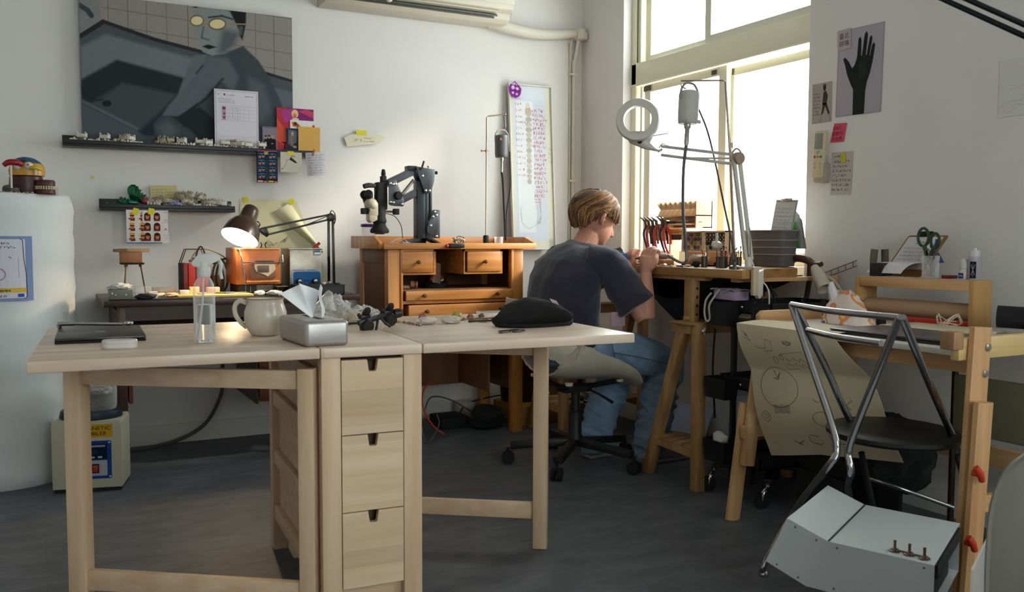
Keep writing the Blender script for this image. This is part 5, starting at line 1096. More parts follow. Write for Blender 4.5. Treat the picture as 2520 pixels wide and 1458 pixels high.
for off in (0, 1):
    for i in range(NU_ + 1):
        for j in range(NV_ + 1):
            v, u = i / NU_, -1 + 2 * j / NV_; p = shellpt(v, u)
            if off:
                e = .01; n = (shellpt(min(1, v + e), u) - shellpt(max(0, v - e), u)).cross(shellpt(v, min(1, u + e)) - shellpt(v, max(-1, u - e))); p = p + n.normalized() * .009
            G[off, i, j] = b.bm.verts.new(p)
fs = []; keep = set()
for i in range(NU_):
    for j in range(NV_):
        if not hole((i + .5) / NU_, -1 + 2 * (j + .5) / NV_): keep.add((i, j))
for (i, j) in keep:
    for off in (0, 1): fs.append(b.bm.faces.new([G[off, *q] for q in ((i, j), (i + 1, j), (i + 1, j + 1), (i, j + 1))][::1 if off else -1]))
    for (di, dj, a, c) in ((-1, 0, (i, j), (i, j + 1)), (1, 0, (i + 1, j + 1), (i + 1, j)), (0, -1, (i + 1, j), (i, j)), (0, 1, (i, j + 1), (i + 1, j + 1))):
        if (i + di, j + dj) not in keep: fs.append(b.bm.faces.new([G[0, *a], G[0, *c], G[1, *c], G[1, *a]]))
for v in list(b.bm.verts):
    if not v.link_faces: b.bm.verts.remove(v)
b._new(fs, shellm); b.build('seat_shell', shellm, ch, sharp=60)
MB().tube([(1.98, CY - .15, .385), (2.04, CY, .352), (1.98, CY + .15, .385)], .012, None, 8, smooth_n=3).tube([(2.24, CY - .15, .392), (2.14, CY, .352), (2.24, CY + .15, .392)], .012, None, 8, smooth_n=3).box((2.03, CY - .04, .33), (2.17, CY + .04, .36), None, .006).build('seat_mechanism', blkm, ch)
for x, y in ((1.98, -.15), (1.98, .15), (2.24, -.15), (2.24, .15)): MB().lathe([(.016, 0), (.018, .012)], (x, CY + y, .385), None, 14).build('seat_pad', shellm, ch)
MB().lathe([(.034, .10), (.034, .13), (.028, .14), (.028, .24), (.020, .245), (.020, .34)], (CX, CY, 0), None, 20).build('gas_column', blk2, ch); MB().tube([(2.14, CY - .02, .345), (2.16, CY - .10, .33), (2.19, CY - .17, .30)], [.005, .005, .008], None, 8, smooth_n=3).build('height_lever', blk2, ch)
for k in range(5):
    a = R(151.5 + 72 * k); d = Vector((math.cos(a), math.sin(a), 0)); p = Vector((CX, CY, 0))
    MB().bar(p + Vector((0, 0, .105)), p + d * .29 + Vector((0, 0, .085)), .040, .032, None, bev=.004).build('base_leg', blk2, ch)
    q = p + d * .30; s = Vector((-d.y, d.x, 0)); c_ = MB()
    for o in (-.022, .008): c_.lathe([(.012, 0), (.028, .001), (.029, .007), (.028, .013), (.012, .014)], q + s * o + Vector((0, 0, .029)), None, 20, s)
    c_.lathe([(.007, .04), (.007, .075)], q, None, 10).box((-.014, -.010, .03), (.014, .010, .058), None, .005, Matrix.Translation((q.x, q.y, 0))); c_.build('castor', blkm, ch)
# ---------------------------------------------------------------- the seated person
skin = M('skin', '#c98f78', .5); skin.node_tree.nodes['Principled BSDF'].inputs['Subsurface Weight'].default_value = .12; skin.node_tree.nodes['Principled BSDF'].inputs['Subsurface Radius'].default_value = (.02, .008, .004)
shirtm = M('shirt_navy', '#2c2b3a', .95, var=.12, vscale=6, bump=.15, bscale=200); shirtm.node_tree.nodes['Principled BSDF'].inputs['Sheen Weight'].default_value = .35
jeanm = M('denim', '#7d99b3', .85, var=.22, vscale=9, bump=.25, bscale=260)
pe = thing('person', (2.08, 3.37, 0), 'seated person in navy t-shirt and blue jeans bent over work at the window bench', 'person')
def remesh(mb, name, m, vox, smooth=6, fold=None, parent=pe):
    me = bpy.data.meshes.new('tmp'); mb.bm.to_mesh(me); mb.bm.free(); o = bpy.data.objects.new('tmp', me); col.objects.link(o)
    r_ = o.modifiers.new('r', 'REMESH'); r_.mode = 'VOXEL'; r_.voxel_size = vox; s_ = o.modifiers.new('s', 'SMOOTH'); s_.iterations = smooth; s_.factor = .5
    dg = bpy.context.evaluated_depsgraph_get(); dg.update(); m2 = bpy.data.meshes.new_from_object(o.evaluated_get(dg)); bpy.data.objects.remove(o)
    inv = wm(parent).inverted()
    if fold:
        ns = [v.normal.copy() for v in m2.vertices]
        for v, n in zip(m2.vertices, ns): v.co += n * fold(v.co)
    m2.transform(inv); m2.name = name; m2.materials.clear(); m2.materials.append(m)
    for p in m2.polygons: p.use_smooth = True
    o = bpy.data.objects.new(name, m2); o.parent = parent; col.objects.link(o); return o
HC = Vector((2.185, 3.36, 1.095))
HR = Matrix.Rotation(R(22), 4, 'Y')                     # head bowed forward
def hp(x, y, z): return HC + (HR @ Vector((x, y, z)))
b = MB()
b.sphere(hp(-.005, 0, .018), .092, None, 24, HR, (1.06, .82, 1)).sphere(hp(.035, 0, -.035), .068, None, 20, HR, (.95, .88, 1.15)).sphere(hp(.058, 0, -.082), .036, None, 16, HR, (.9, 1, .7))
b.tube([hp(.092, 0, .012), hp(.108, 0, -.018), hp(.114, 0, -.030), hp(.096, 0, -.038)], [.007, .010, .012, .008], None, 10)
b.sphere(hp(.088, 0, -.058), .016, None, 12, HR, (.7, 1.4, .5)).sphere(hp(.084, 0, -.070), .014, None, 12, HR, (.7, 1.3, .5))
b.sphere(hp(.078, -.03, .020), .016, None, 10, HR, (.6, 1.4, .7)).sphere(hp(.078, .03, .020), .016, None, 10, HR, (.6, 1.4, .7))
for s in (-1, 1):
    b.tube([hp(.004, s * .082, .020), hp(-.014, s * .094, .014), hp(-.016, s * .094, -.014), hp(-.002, s * .084, -.032)], [.006, .010, .009, .006], None, 8, smooth_n=3)
    b.sphere(hp(.0, s * .080, -.004), .010, None, 8)
b.tube([(2.165, 3.36, 1.03), (2.12, 3.36, .965), (2.09, 3.36, .90)], [.052, .056, .07], None, 16)
b.tube([(2.10, 3.36, .93), (2.03, 3.365, .80), (2.02, 3.37, .65), (2.06, 3.37, .55)], [.09, .12, .115, .10], None, 18)
SH = (Vector((2.15, 3.185, .90)), Vector((2.14, 3.545, .90)))
EL = (Vector((2.262, 3.075, .672)), Vector((2.36, 3.62, .79))); WR = (Vector((2.268, 3.085, .862)), Vector((2.42, 3.42, .925)))
for i in (0, 1):
    b.tube([(2.10, 3.36, .90), SH[i], SH[i].lerp(EL[i], .5), EL[i]], [.07, .055, .047, .040], None, 14)
    b.tube([EL[i], EL[i].lerp(WR[i], .35), WR[i]], [.041, .040, .026], None, 14)
KN = (Vector((2.475, 3.21, .455)), Vector((2.47, 3.53, .45))); AN = (Vector((2.43, 3.255, .09)), Vector((2.262, 3.46, .10)))
for i, y in ((0, 3.30), (1, 3.445)):
    b.tube([(2.08, y, .525), (2.22, y * .7 + KN[i].y * .3, .515), KN[i]], [.066, .062, .048], None, 14); b.tube([KN[i], KN[i].lerp(AN[i], .35), AN[i]], [.048, .045, .035], None, 14)
# hands: palm, four bent fingers, thumb; the right one closes on a handpiece, the left one holds the work
def hand(b, wr, palm_d, curl, s, spread, fl):
    pd = palm_d.normalized(); side = spread.normalized(); cn = curl.normalized()
    c = wr + pd * .045
    b.tube([wr, c, wr + pd * .075], [.024, .034, .030], None, 12)
    for k in range(4):
        st_ = wr + pd * (.078 - .006 * abs(k - 1.3)) + side * (k - 1.5) * .0185; L = fl * (1, 1.08, 1.0, .8)[k]
        p1 = st_ + pd * .030 * L + cn * .012; p2 = p1 + (pd * .1 + cn * 1).normalized() * .026 * L; p3 = p2 + (cn * .6 - pd * .8).normalized() * .020 * L
        b.tube([wr + pd * .05 + side * (k - 1.5) * .014, st_, p1, p2, p3], [.010, .0098, .009, .0085, .0075], None, 8, smooth_n=2)
    t0 = wr + pd * .025 - side * .022; b.tube([t0, t0 - side * .018 + pd * .025 + cn * .008, t0 - side * .004 + pd * .055 + cn * .030, t0 + side * .006 + pd * .070 + cn * .042], [.013, .012, .0105, .008], None, 8, smooth_n=2)
hand(b, WR[0], Vector((.10, .0, 1)), Vector((.95, .35, -.05)), 1, Vector((-.3, .95, .1)), 1)
hand(b, WR[1], Vector((-.15, -.95, .15)), Vector((-.6, -.1, -.8)), 1, Vector((.5, 0, .5)), 1)
remesh(b, 'body', skin, .0042, 5)
# trainers
for i, (x, y, a) in enumerate(((2.455, 3.255, 0), (2.29, 3.46, 5))):
    T = Matrix.Translation((x, y, 0)) @ Matrix.Rotation(R(a), 4, 'Z'); s_ = MB().loft([[(px_, w_ * math.cos(t), .005 + h_ * (.5 + .5 * math.sin(t))) for t in [2 * PI * k / 14 for k in range(14)]] for px_, w_, h_ in ((-.075, .028, .07), (-.05, .036, .10), (0, .038, .095), (.07, .044, .065), (.13, .045, .05), (.165, .030, .035))], None)
    s_.box((-.08, -.042, 0), (.165, .042, .018), M('sole', '#8f8d88', .7), .008); s_.mats.insert(0, blkm) if False else None
    s_.xf(T); s_.build('shoe', blkm, pe)
# t-shirt
b = MB()

b.loft([[(cx + rx * math.cos(t), 3.365 + ry_ * math.sin(t), cz + sl * math.cos(t)) for t in [2 * PI * k / 28 for k in range(28)]] for cx, cz, rx, ry_, sl in ((2.135, .985, .064, .062, -.02), (2.125, .972, .074, .076, -.02), (2.115, .955, .090, .115, -.025), (2.10, .928, .108, .17, -.03), (2.07, .89, .125, .20, -.03), (2.045, .83, .135, .205, -.02), (2.03, .74, .14, .195, 0), (2.035, .65, .142, .182, .0), (2.04, .58, .148, .180, 0), (2.03, .52, .150, .178, 0), (2.03, .49, .140, .170, 0))])
for i in (0, 1):
    a, e = SH[i], EL[i]; m_ = a.lerp(e, .55)
    b.tube([(2.09, 3.36 + (.12 if i else -.12), .90), a + Vector((0, 0, .0)), a.lerp(e, .3), m_, a.lerp(e, .78)], [.085, .073, .078, .080, .084], None, 18)
def fold(p):
    n = noise.noise(Vector((p.x * 7 + p.z * 4, p.y * 6, p.z * 9 - p.x * 6))); n2 = noise.noise(Vector((p.x * 22, p.y * 20 + p.z * 9, p.z * 12)))
    return .011 * (1 - abs(n) * 2.2) * .5 + .003 * n2
remesh(b, 'tshirt', shirtm, .007, 8, fold)
# jeans
b = MB()
b.loft([[(cx + rx * math.cos(t), 3.37 + ry_ * math.sin(t), cz) for t in [2 * PI * k / 24 for k in range(24)]] for cx, cz, rx, ry_ in ((2.07, .585, .135, .17), (2.08, .52, .15, .175), (2.09, .465, .15, .165), (2.09, .45, .12, .14))])
for i, y in ((0, 3.295), (1, 3.45)):
    b.tube([(2.08, y, .53), (2.22, (y * .7 + KN[i].y * .3), .52), (2.36, (y * .25 + KN[i].y * .75), .492), KN[i] + Vector((.0, 0, 0)), KN[i].lerp(AN[i], .12) + Vector((.015, 0, 0))], [.095, .090, .086, .076, .072], None, 18, smooth_n=3)
    b.tube([KN[i] + Vector((.01, 0, -.01)), KN[i].lerp(AN[i], .4), KN[i].lerp(AN[i], .75), AN[i] + Vector((0, 0, -.015)), AN[i] + Vector((.005, 0, -.05))], [.076, .080, .078, .070, .066], None, 18, smooth_n=3)
def foldj(p):
    k = 1.6 if p.z < .4 else 1
    n = noise.noise(Vector((p.x * 8, p.y * 8, p.z * 20 + p.x * 9))); return .013 * k * (.5 - abs(n) * 1.6) + .003 * noise.noise(p * 30)
je = remesh(b, 'jeans', jeanm, .007, 6, foldj)
seam = M('denim_seam', '#4a627f', .8)
MB().tube([(2.16, 3.165, .525), (2.26, 3.13, .505), (2.36, 3.118, .48), (2.46, 3.13, .455)], .002, None, 5, smooth_n=4).tube([(2.145, 3.165, .59), (2.16, 3.166, .54), (2.175, 3.17, .50)], .0025, None, 5, smooth_n=4).build('seam', seam, je)
# hair: locks falling from the crown over the skull
hairm = M('hair_brown', '#4e3320', .6, var=.4, vscale=45, stretch=(1, 1, .25))
hairl = M('hair_lit_blond', '#b5824e', .55, var=.35, vscale=50, stretch=(1, 1, .3))  # blond, favoured on upper locks to paint the light into the hair
hairc = M('hair_chestnut', '#7d5632', .55, var=.35, vscale=50, stretch=(1, 1, .3))
b = MB(); rh = random.Random(5)
def hairpt(az, el, k):    # az 0 = front
    return hp(-.008 + (.106 * k) * math.cos(az) * math.cos(el), (.090 * k) * math.sin(az) * math.cos(el), .024 + (.103 * k) * math.sin(el))
def hline(az, bang=0): return float(np.interp(abs(az), [0, .6, 1.0, 1.3, 1.7, 1.95, 2.3, PI], [.42 - bang, .38 - bang, .12 - bang * .5, .05, .0, -.50, -.80, -.92]))
b.sheet(lambda u, v: hairpt(-PI + 2 * PI * u, 1.5705 + (hline(-PI + 2 * PI * u) - 1.5705) * v, .985), 48, 14, hairm, .004)
for n_ in range(560):
    az = rh.uniform(-PI, PI); low = hline(az, .38) + rh.uniform(-.10, .16); az0 = az * .55 + .35 + rh.uniform(-.5, .5); top = rh.uniform(.75, 1.45); pts = []; rs = []; wv = rh.uniform(0, 6); lift = rh.uniform(.0, .10)
    for j in range(7):
        f = j / 6; el = top + (low - top) * f; k = 1.0 + lift + .03 * math.sin(PI * f) + (.05 * rh.random() if j == 6 else 0)
        pts.append(hairpt(az0 + (az - az0) * min(1, f * 1.5) + .05 * math.sin(wv + 5 * f), el, k)); rs.append(.0052 * (1 - .8 * f ** 2) + .0008)
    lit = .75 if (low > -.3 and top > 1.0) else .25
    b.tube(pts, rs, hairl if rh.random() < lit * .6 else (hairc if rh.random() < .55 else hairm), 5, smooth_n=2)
b.build('hair', hairm, pe)
# round glasses
gm = M('glasses_gold', '#b99b6a', .25, 1.); b = MB()
for s in (-1, 1):
    c = hp(.108, s * .032, .006); b.tube([c + HR.to_3x3() @ Vector((0, .021 * math.cos(t), .021 * math.sin(t))) for t in [2 * PI * k / 20 for k in range(20)]], .0011, None, 6, closed=True)
    b.tube([hp(.106, s * .052, .012), hp(.05, s * .080, .014), hp(-.012, s * .088, .006)], .0011, None, 6)
b.tube([hp(.110, -.011, .010), hp(.113, 0, .013), hp(.110, .011, .010)], .0011, None, 6); b.build('glasses', gm, pe)
# handpiece held in the right hand, with its hose
hpc = thing('handpiece', (2.33, 3.13, .92), 'pinkish steel rotary handpiece gripped in the right hand', 'handpiece')
MB().tube([(2.285, 3.185, .925), (2.30, 3.165, .927), (2.345, 3.11, .932), (2.372, 3.078, .934)], [.003, .0095, .0125, .0125], None, 16).build('grip_sleeve', M('handpiece_mauve', '#a3868f', .25, .7), hpc); MB().tube([(2.372, 3.078, .934), (2.385, 3.062, .934)], [.010, .008], None, 14).build('collar', chrome, hpc)
tag(MB().box((2.13, 3.135, .64), (2.20, 3.142, .70), None, .001).xf(Matrix()).build('paper_tag', M('pink_paper', '#b79aa6', .7)), 'folded pink paper poking from under the t-shirt sleeve', 'paper')
# ---------------------------------------------------------------- things on the gateleg table
ZT = .7402
def gp(a, b_, z=ZT): v = GM @ Vector((a, b_, z)); return Vector((v.x, v.y, v.z))
def GR(a, b_, rz=0, z=ZT): return Matrix.Translation(gp(a, b_, z)) @ Matrix.Rotation(TA + R(rz), 4, 'Z')
def gthing(n, a, b_, lab, cat): p = gp(a, b_); return thing(n, p, lab, cat)
grey = M('space_grey', '#4a4745', .35, .75)
lt = gthing('laptop', .14, .48, 'closed grey laptop on the left leaf of the big table', 'laptop')
T = GR(.142, .485, 1)
MB().box((-.106, -.152, .0), (.106, .152, .006), None, .0028).box((-.100, -.146, -.0), (.1, .146, .002), blkm).xf(T).build('laptop_base', grey, lt); MB().box((-.106, -.152, .0068), (.106, .152, .0145), None, .0028).xf(T).build('laptop_lid', grey, lt); MB().box((-.012, -.015, .0145), (.012, .015, .0148), None, .0).xf(T).build('logo', M('logo_mirror', '#b8aca6', .15, 1.), lt)
kn = gthing('burnisher_tool', .12, .60, 'slim metal hand tool with a bead end resting on the laptop', 'tool')
MB().tube([gp(.035, .60, .768), gp(.075, .597, .768)], .006, chrome, 12).tube([gp(.075, .597, .768), gp(.20, .588, .763)], .0045, None, 10).tube([gp(.037, .60, .768), gp(.04, .605, .752)], .006, None, 8).build('tool_shaft', M('brass_dark', '#8d7a66', .3, .9), kn); MB().blob(gp(.213, .587, .7645), .0095, None, 2, .3, 3, (1.4, 1, .8), 2).build('bead_end', chrome, kn)
ca = gthing('earbud_case', .183, .185, 'small white earbud charging case in front of the laptop', 'case')
for z0, z1, n_ in ((0, .0135, 'case_base'), (.0139, .0215, 'case_lid')): MB().loft([[GR(.186, .185, -8) @ Vector((x, y, z)) for x, y in rrect(-.040 + i_, -.023 + i_, .040 - i_, .023 - i_, .022 - i_, 6)] for z, i_ in ((z0, .003 if n_[-1] == 'e' else 0), (z0 + .003, 0), (z1 - .003, 0), (z1, .003 if n_[-1] == 'd' else 0))], None).build(n_, M('white_gloss', '#d3cfca', .25), ca)
# spray bottle
sb = gthing('spray_bottle', .385, .225, 'clear spray bottle half full of water with white trigger head', 'bottle')
bc = gp(.385, .225); clr = glass('clear_bottle', trans=.90)
MB().lathe([(.001, .002), (.022, .001), (.0262, .005), (.0265, .012), (.0265, .135), (.024, .150), (.017, .163), (.0125, .168), (.0125, .176)], bc, None, 36, cap=False).build('bottle_body', clr, sb)
wt = bpy.data.materials.new('water'); wt.use_nodes = True; wb = wt.node_tree.nodes['Principled BSDF']; wb.inputs['Transmission Weight'].default_value = 1; wb.inputs['Roughness'].default_value = 0; wb.inputs['IOR'].default_value = 1.33; wb.inputs['Base Color'].default_value = (.93, .96, .97, 1)
MB().lathe([(.001, .003), (.0215, .0035), (.0250, .007), (.0252, .012), (.0252, .098), (.001, .098)], bc, None, 36, cap=False).build('water', wt, sb)
whp = M('milky_plastic', '#c9c9c4', .4); T = Matrix.Translation(bc) @ Matrix.Rotation(TA + R(-6), 4, 'Z')
MB().lathe([(.0155, .168), (.0165, .172), (.0165, .190), (.0135, .194), (.012, .205)], bc, None, 24).build('screw_collar', whp, sb)
MB().prism([(-.028, .196), (-.030, .204), (-.018, .220), (-.008, .226), (.022, .228), (.036, .222), (.042, .212), (.040, .207), (.018, .204), (.012, .198), (.010, .19), (-.010, .19)], (0, .010, 0), (1, 0, 0), (0, 0, 1), .020, None, .003).xf(T).build('spray_head', whp, sb)
MB().tube([(.034, 0, .214), (.041, 0, .20), (.040, 0, .18), (.043, 0, .162)], [.005, .0052, .0045, .004], None, 8, smooth_n=3).xf(T).build('trigger', whp, sb); MB().tube([(-.001, 0, .19), (-.004, 0, .10), (-.014, 0, .008)], .0022, None, 8, smooth_n=3).xf(T).build('dip_tube', whp, sb)
# mug
mg = gthing('mug', .585, .365, 'cream ceramic mug with a big loop handle beside the tissue box', 'mug'); mc = gp(.556, .355); cer = M('ceramic_cream', '#d6ccbd', .22)
MB().lathe([(.001, 0), (.036, 0), (.042, .004), (.055, .022), (.061, .045), (.060, .065), (.053, .085), (.0505, .096), (.0525, .101), (.0495, .1005), (.048, .094), (.056, .065), (.057, .045), (.050, .022), (.035, .006), (.001, .005)], mc, None, 44, cap=False, sx=.94, sy=.94).build('mug_body', cer, mg)
T = Matrix.Translation(mc) @ Matrix.Rotation(R(-28), 4, 'Z'); MB().tube([(-.050, 0, .088), (-.070, 0, .094), (-.084, 0, .080), (-.082, 0, .055), (-.068, 0, .035), (-.052, 0, .022)], [.007, .007, .0065, .0065, .0065, .007], None, 12, smooth_n=5).xf(T).build('mug_handle', cer, mg)
MB().lathe([(.0525, .0995), (.0532, .1015), (.0515, .1025), (.0497, .1005)], mc, None, 44, cap=False, sx=.94, sy=.94).build('bare_rim', M('ceramic_rim', '#a58a70', .5), mg)
# metal tissue box
tbx = gthing('tissue_box', .645, .14, 'brushed metal tissue box with a white tissue pulled up', 'tissue box'); al = M('brushed_aluminium', '#b7b3b0', .38, .9, var=.05, vscale=4, stretch=(1, 1, 30))
T = GR(.641, .143, 6.5)
MB().box((-.056, -.115, 0), (.056, .115, .064), None, .011, seg=4).xf(T).build('box_shell', al, tbx); MB().box((-.008, -.07, .0635), (.008, .07, .0645), None).xf(T).build('slot', blkm, tbx)
tis = M('tissue', '#f2f2f4', .9); tis.node_tree.nodes['Principled BSDF'].inputs['Subsurface Weight'].default_value = 0
b = MB()
def tf(u, v):
    w = .030 + .085 * v; x = -.008 - .075 * v * (1 - u) ** 1.1 + .022 * u + .012 * math.sin(u * 7) * v; y = (-.03 + .07 * u) * (1 - .5 * v) + .018 * math.sin(u * 9 + 1) * (.4 + v * .6); z = .062 + v * (.055 + .036 * math.sin(u * PI * .8 + .25)); return (x, y, z)
b.sheet(tf, 26, 12, None, .0006)
b.sheet(lambda u, v: (.012 + .018 * u + .004 * math.sin(v * 6), -.035 + .05 * u + .012 * math.sin(u * 5 + v * 3), .062 + .088 * v * (1 - .35 * u)), 12, 10, None, .0006)
b.xf(T); tag(b.build('tissue', tis, sharp=80), 'white tissue sticking up out of the metal tissue box', 'tissue')
# crumpled clear bag
bagm = glass('bag_film', (.9, .88, .86), .12, .80)
b = MB()
def bag(b, c, sx, sy, sz, seed, pk=1.):
    g = bmesh.ops.create_icosphere(b.bm, subdivisions=5, radius=1)
    for v in g['verts']:
        d = v.co.normalized(); n = noise.noise(d * 2.3 + Vector((seed, 0, 0))); n2 = abs(noise.noise(d * 5.5 + Vector((0, seed, 0)))); k = 1 + .35 * n - .38 * n2
        v.co = Vector(c) + Vector((d.x * sx * k, d.y * sy * k, max(-.45, d.z) * sz * k * pk + .45 * sz))
    b._new({f for v in g['verts'] for f in v.link_faces}, None)
bag(b, gp(.80, .60), .058, .05, .062, 1); bag(b, gp(.885, .57), .055, .045, .040, 4)
b.tube([gp(.775, .60, .79), gp(.785, .60, .83), gp(.792, .60, .842)], [.035, .014, .008], None, 10, smooth_n=2); tag(b.build('plastic_bag', bagm, sharp=60), 'crumpled clear plastic bag behind the tissue box', 'bag')
tag(MB().blob(gp(.865, .585, ZT + .020), .030, None, 3, .3, 3, (1.2, .8, .65), 2, flat=-.0198).build('cotton_wad', M('cotton', '#c9b58a', .9)), 'yellowish cotton wad inside the crumpled bag', 'cotton')
# magnifier glasses
mgg = gthing('magnifier_glasses', .885, .40, 'black magnifying spectacles with twin lamps beside the tissue box', 'glasses'); T = GR(.888, .40, 20) @ Matrix.Rotation(R(-6), 4, 'Y')
MB().bar((-.070, 0, .028), (.062, .0, .040), .010, .016, None, bev=.003).tube([(-.004, -.004, .028), (-.014, -.012, .012), (-.022, -.018, .002)], [.004, .004, .005], None, 8).tube([(.008, -.004, .03), (.020, -.012, .014), (.030, -.018, .004)], [.004, .004, .005], None, 8).xf(T).build('frame', blk, mgg)
for s, x in ((-1, -.042), (1, .042)):
    MB().lathe([(.016, 0), (.021, .006), (.021, .02), (.017, .026)], (x, .012, .018 + (.006 if s > 0 else 0)), None, 20, (0, -1, -.15)).xf(T).build('loupe', blk, mgg)
    MB().lathe([(.010, 0), (.011, .01), (.010, .024), (.006, .03)], (x + .004, .01, .048), None, 14, (0, -.6, .5)).box((x - .018, -.004, .038), (x + .016, .014, .050), None, .003).sphere((x - .022, 0, .052), .006, None, 8).xf(T).build('lamp_pod', blk, mgg)
MB().lathe([(.014, 0), (.015, .008), (.014, .022)], (.058, 0, .036), None, 16, (1, -.2, 0)).tube([(-.07, 0, .03), (-.078, .05, .025), (-.07, .12, .010)], .0035, None, 6).tube([(.07, 0, .036), (.07, .06, .028), (.06, .12, .008)], .0035, None, 6).xf(T).build('hinge_and_temples', blk, mgg)
# black cap, folded glasses
hat = gthing('cap', 1.37, .36, 'black felt cap with a small woven tag lying near the right of the table', 'hat'); feltm = M('felt_black', '#111112', 1., bump=.2, bscale=300); T = GR(1.358, .345, 12)
b = MB(); rings = []
for k, (x, w, h, zb) in enumerate(((-.128, .02, .018, 0), (-.118, .045, .030, 0), (-.085, .068, .042, 0), (-.055, .080, .068, 0), (-.015, .085, .084, 0), (.03, .085, .082, 0), (.075, .082, .066, 0), (.112, .070, .046, 0), (.128, .045, .03, .002))):
    rings.append([(x, w * math.cos(t), zb + max(0, h * (.5 + .5 * math.sin(t)) ** .75 + .002 * math.sin(7 * t + k))) for t in [2 * PI * j / 26 for j in range(26)]])
b.loft(rings).xf(T).build('crown', feltm, hat)
MB().tube([T @ Vector(p) for p in ((-.130, -.02, .008), (-.10, -.062, .006), (-.05, -.080, .005), (.03, -.084, .005), (.09, -.078, .006), (.127, -.045, .012))], .006, None, 8, smooth_n=3).build('brim_seam', feltm, hat)
flatart('woven_tag', T @ Vector((.030, -.067, .072)), T.to_3x3() @ Vector((1, .0, -.30)), T.to_3x3() @ Vector((0, .75, .66)), ('#a9969a', rect(0, 0, .028, .018)), [('#c98a3c', [ngon(8, .004, .003, .014, .012)]), ('#4a3c44', scribble(.003, .002, .025, .007, 1, rnd, .001))], hat)
gs = gthing('spectacles', 1.21, .16, 'small folded dark-framed spectacles in front of the black cap', 'glasses'); T = GR(1.208, .155, 5); b = MB()
for x in (-.022, .022): b.tube([(x + .019 * math.cos(t), .014 * math.sin(t), .004 + .002 * math.cos(t)) for t in [2 * PI * k / 16 for k in range(16)]], .0016, None, 6, closed=True)
b.tube([(-.003, 0, .005), (.003, 0, .005)], .0016, None, 6); b.xf(T).build('rims', M('tortoise_dark', '#241a18', .3), gs); MB().tube([(-.041, .006, .006), (.02, .018, .007), (.030, .012, .006)], .0014, None, 6, smooth_n=2).tube([(.041, .006, .006), (-.01, -.010, .008), (-.026, -.006, .006)], .0014, None, 6, smooth_n=2).xf(T).build('temples', M('tortoise_dark', '#241a18', .3), gs)
# ornaments laid out along the back edge
crys = M('crystal_white', '#cfc2b4', .4, bump=.8, bscale=150)
for i, (a, bb_, s, lab) in enumerate(((1.065, .485, .030, 'left whitish crystal comb lump near the back table edge'), (1.15, .49, .029, 'right whitish crystal comb lump near the back table edge'))): tag(MB().blob(gp(a, bb_, ZT + .011), s, crys, 3, .35, 4, (1.15, .6, .42), i + 3, flat=-.0108).build('crystal_piece', crys), lab, 'ornament')
for i, (a, bb_, s, c, lab) in enumerate(((1.09, .60, .013, '#a2527c', 'tiny pink flower ornament behind the left crystal lump'), (1.125, .60, .010, '#c2b3a8', 'tiny pale bead cluster right of the pink flower'), (1.215, .62, .017, '#b0a24e', 'small yellow flower ornament behind the right crystal lump'), (1.265, .62, .011, '#9c5a5c', 'tiny dull red bead ornament right of the yellow flower'), (1.305, .62, .010, '#7a6048', 'tiny brown bead ornament left of the clear tray'))):
    tag(MB().blob(gp(a, bb_, ZT + s * .6), s, None, 2, .7, 3, (1, .8, .9), i, flat=-s * .6).build('flower_ornament', M('orn%d' % i, c, .5)), lab, 'ornament')
chn = M('chain_bead', '#9c8468', .35, .6, var=.4, vscale=200)
def chain(pts, n, r, lab):
    P_, _ = catmull([Vector(p) for p in pts], [0] * len(pts), 12); b = MB()
    for k in range(n): p = P_[int(k * (len(P_) - 1) / (n - 1))]; b.blob(p + Vector((random.uniform(-.003, .003), random.uniform(-.004, .004), r * .7)), r * random.uniform(.7, 1.2), None, 1, .3, 2, (1, 1, .8), k)
    tag(b.build('bead_chain', chn), lab, 'chain')
chain([gp(.985, .64), gp(1.0, .58), gp(1.02, .50), gp(1.03, .44)], 22, .005, 'bead chain trailing left of the crystal lumps'); chain([gp(1.20, .56), gp(1.25, .585), gp(1.31, .57), gp(1.37, .60)], 34, .0055, 'long bead chain lying towards the clear tray')
for i, (a, l_) in enumerate(((1.21, 'left'), (1.245, 'right'))): tag(MB().tube([gp(a, .50, ZT + .003), gp(a + .03, .492, ZT + .004), gp(a + .055, .478, ZT + .003)], [.0035, .003, .002], None, 6, smooth_n=2).tube([gp(a + .028, .492, ZT + .004), gp(a + .045, .50, ZT + .003)], .002, None, 6).build('twig', M('twig_dark', '#3a3026', .7)), l_ + ' one of two dark twigs right of the crystal lumps', 'twig')
ct = tag(MB().box((-.05, -.025, 0), (.05, .025, .002), None).box((-.05, -.025, 0), (-.048, .025, .018)).box((.048, -.025, 0), (.05, .025, .018)).box((-.05, -.025, 0), (.05, -.023, .018)).box((-.05, .023, 0), (.05, .025, .018)).xf(GR(1.37, .68, 4)).build('clear_tray', glass('clear_plastic', trans=.86)), 'clear plastic tray of bits at the back left of the cap', 'tray')
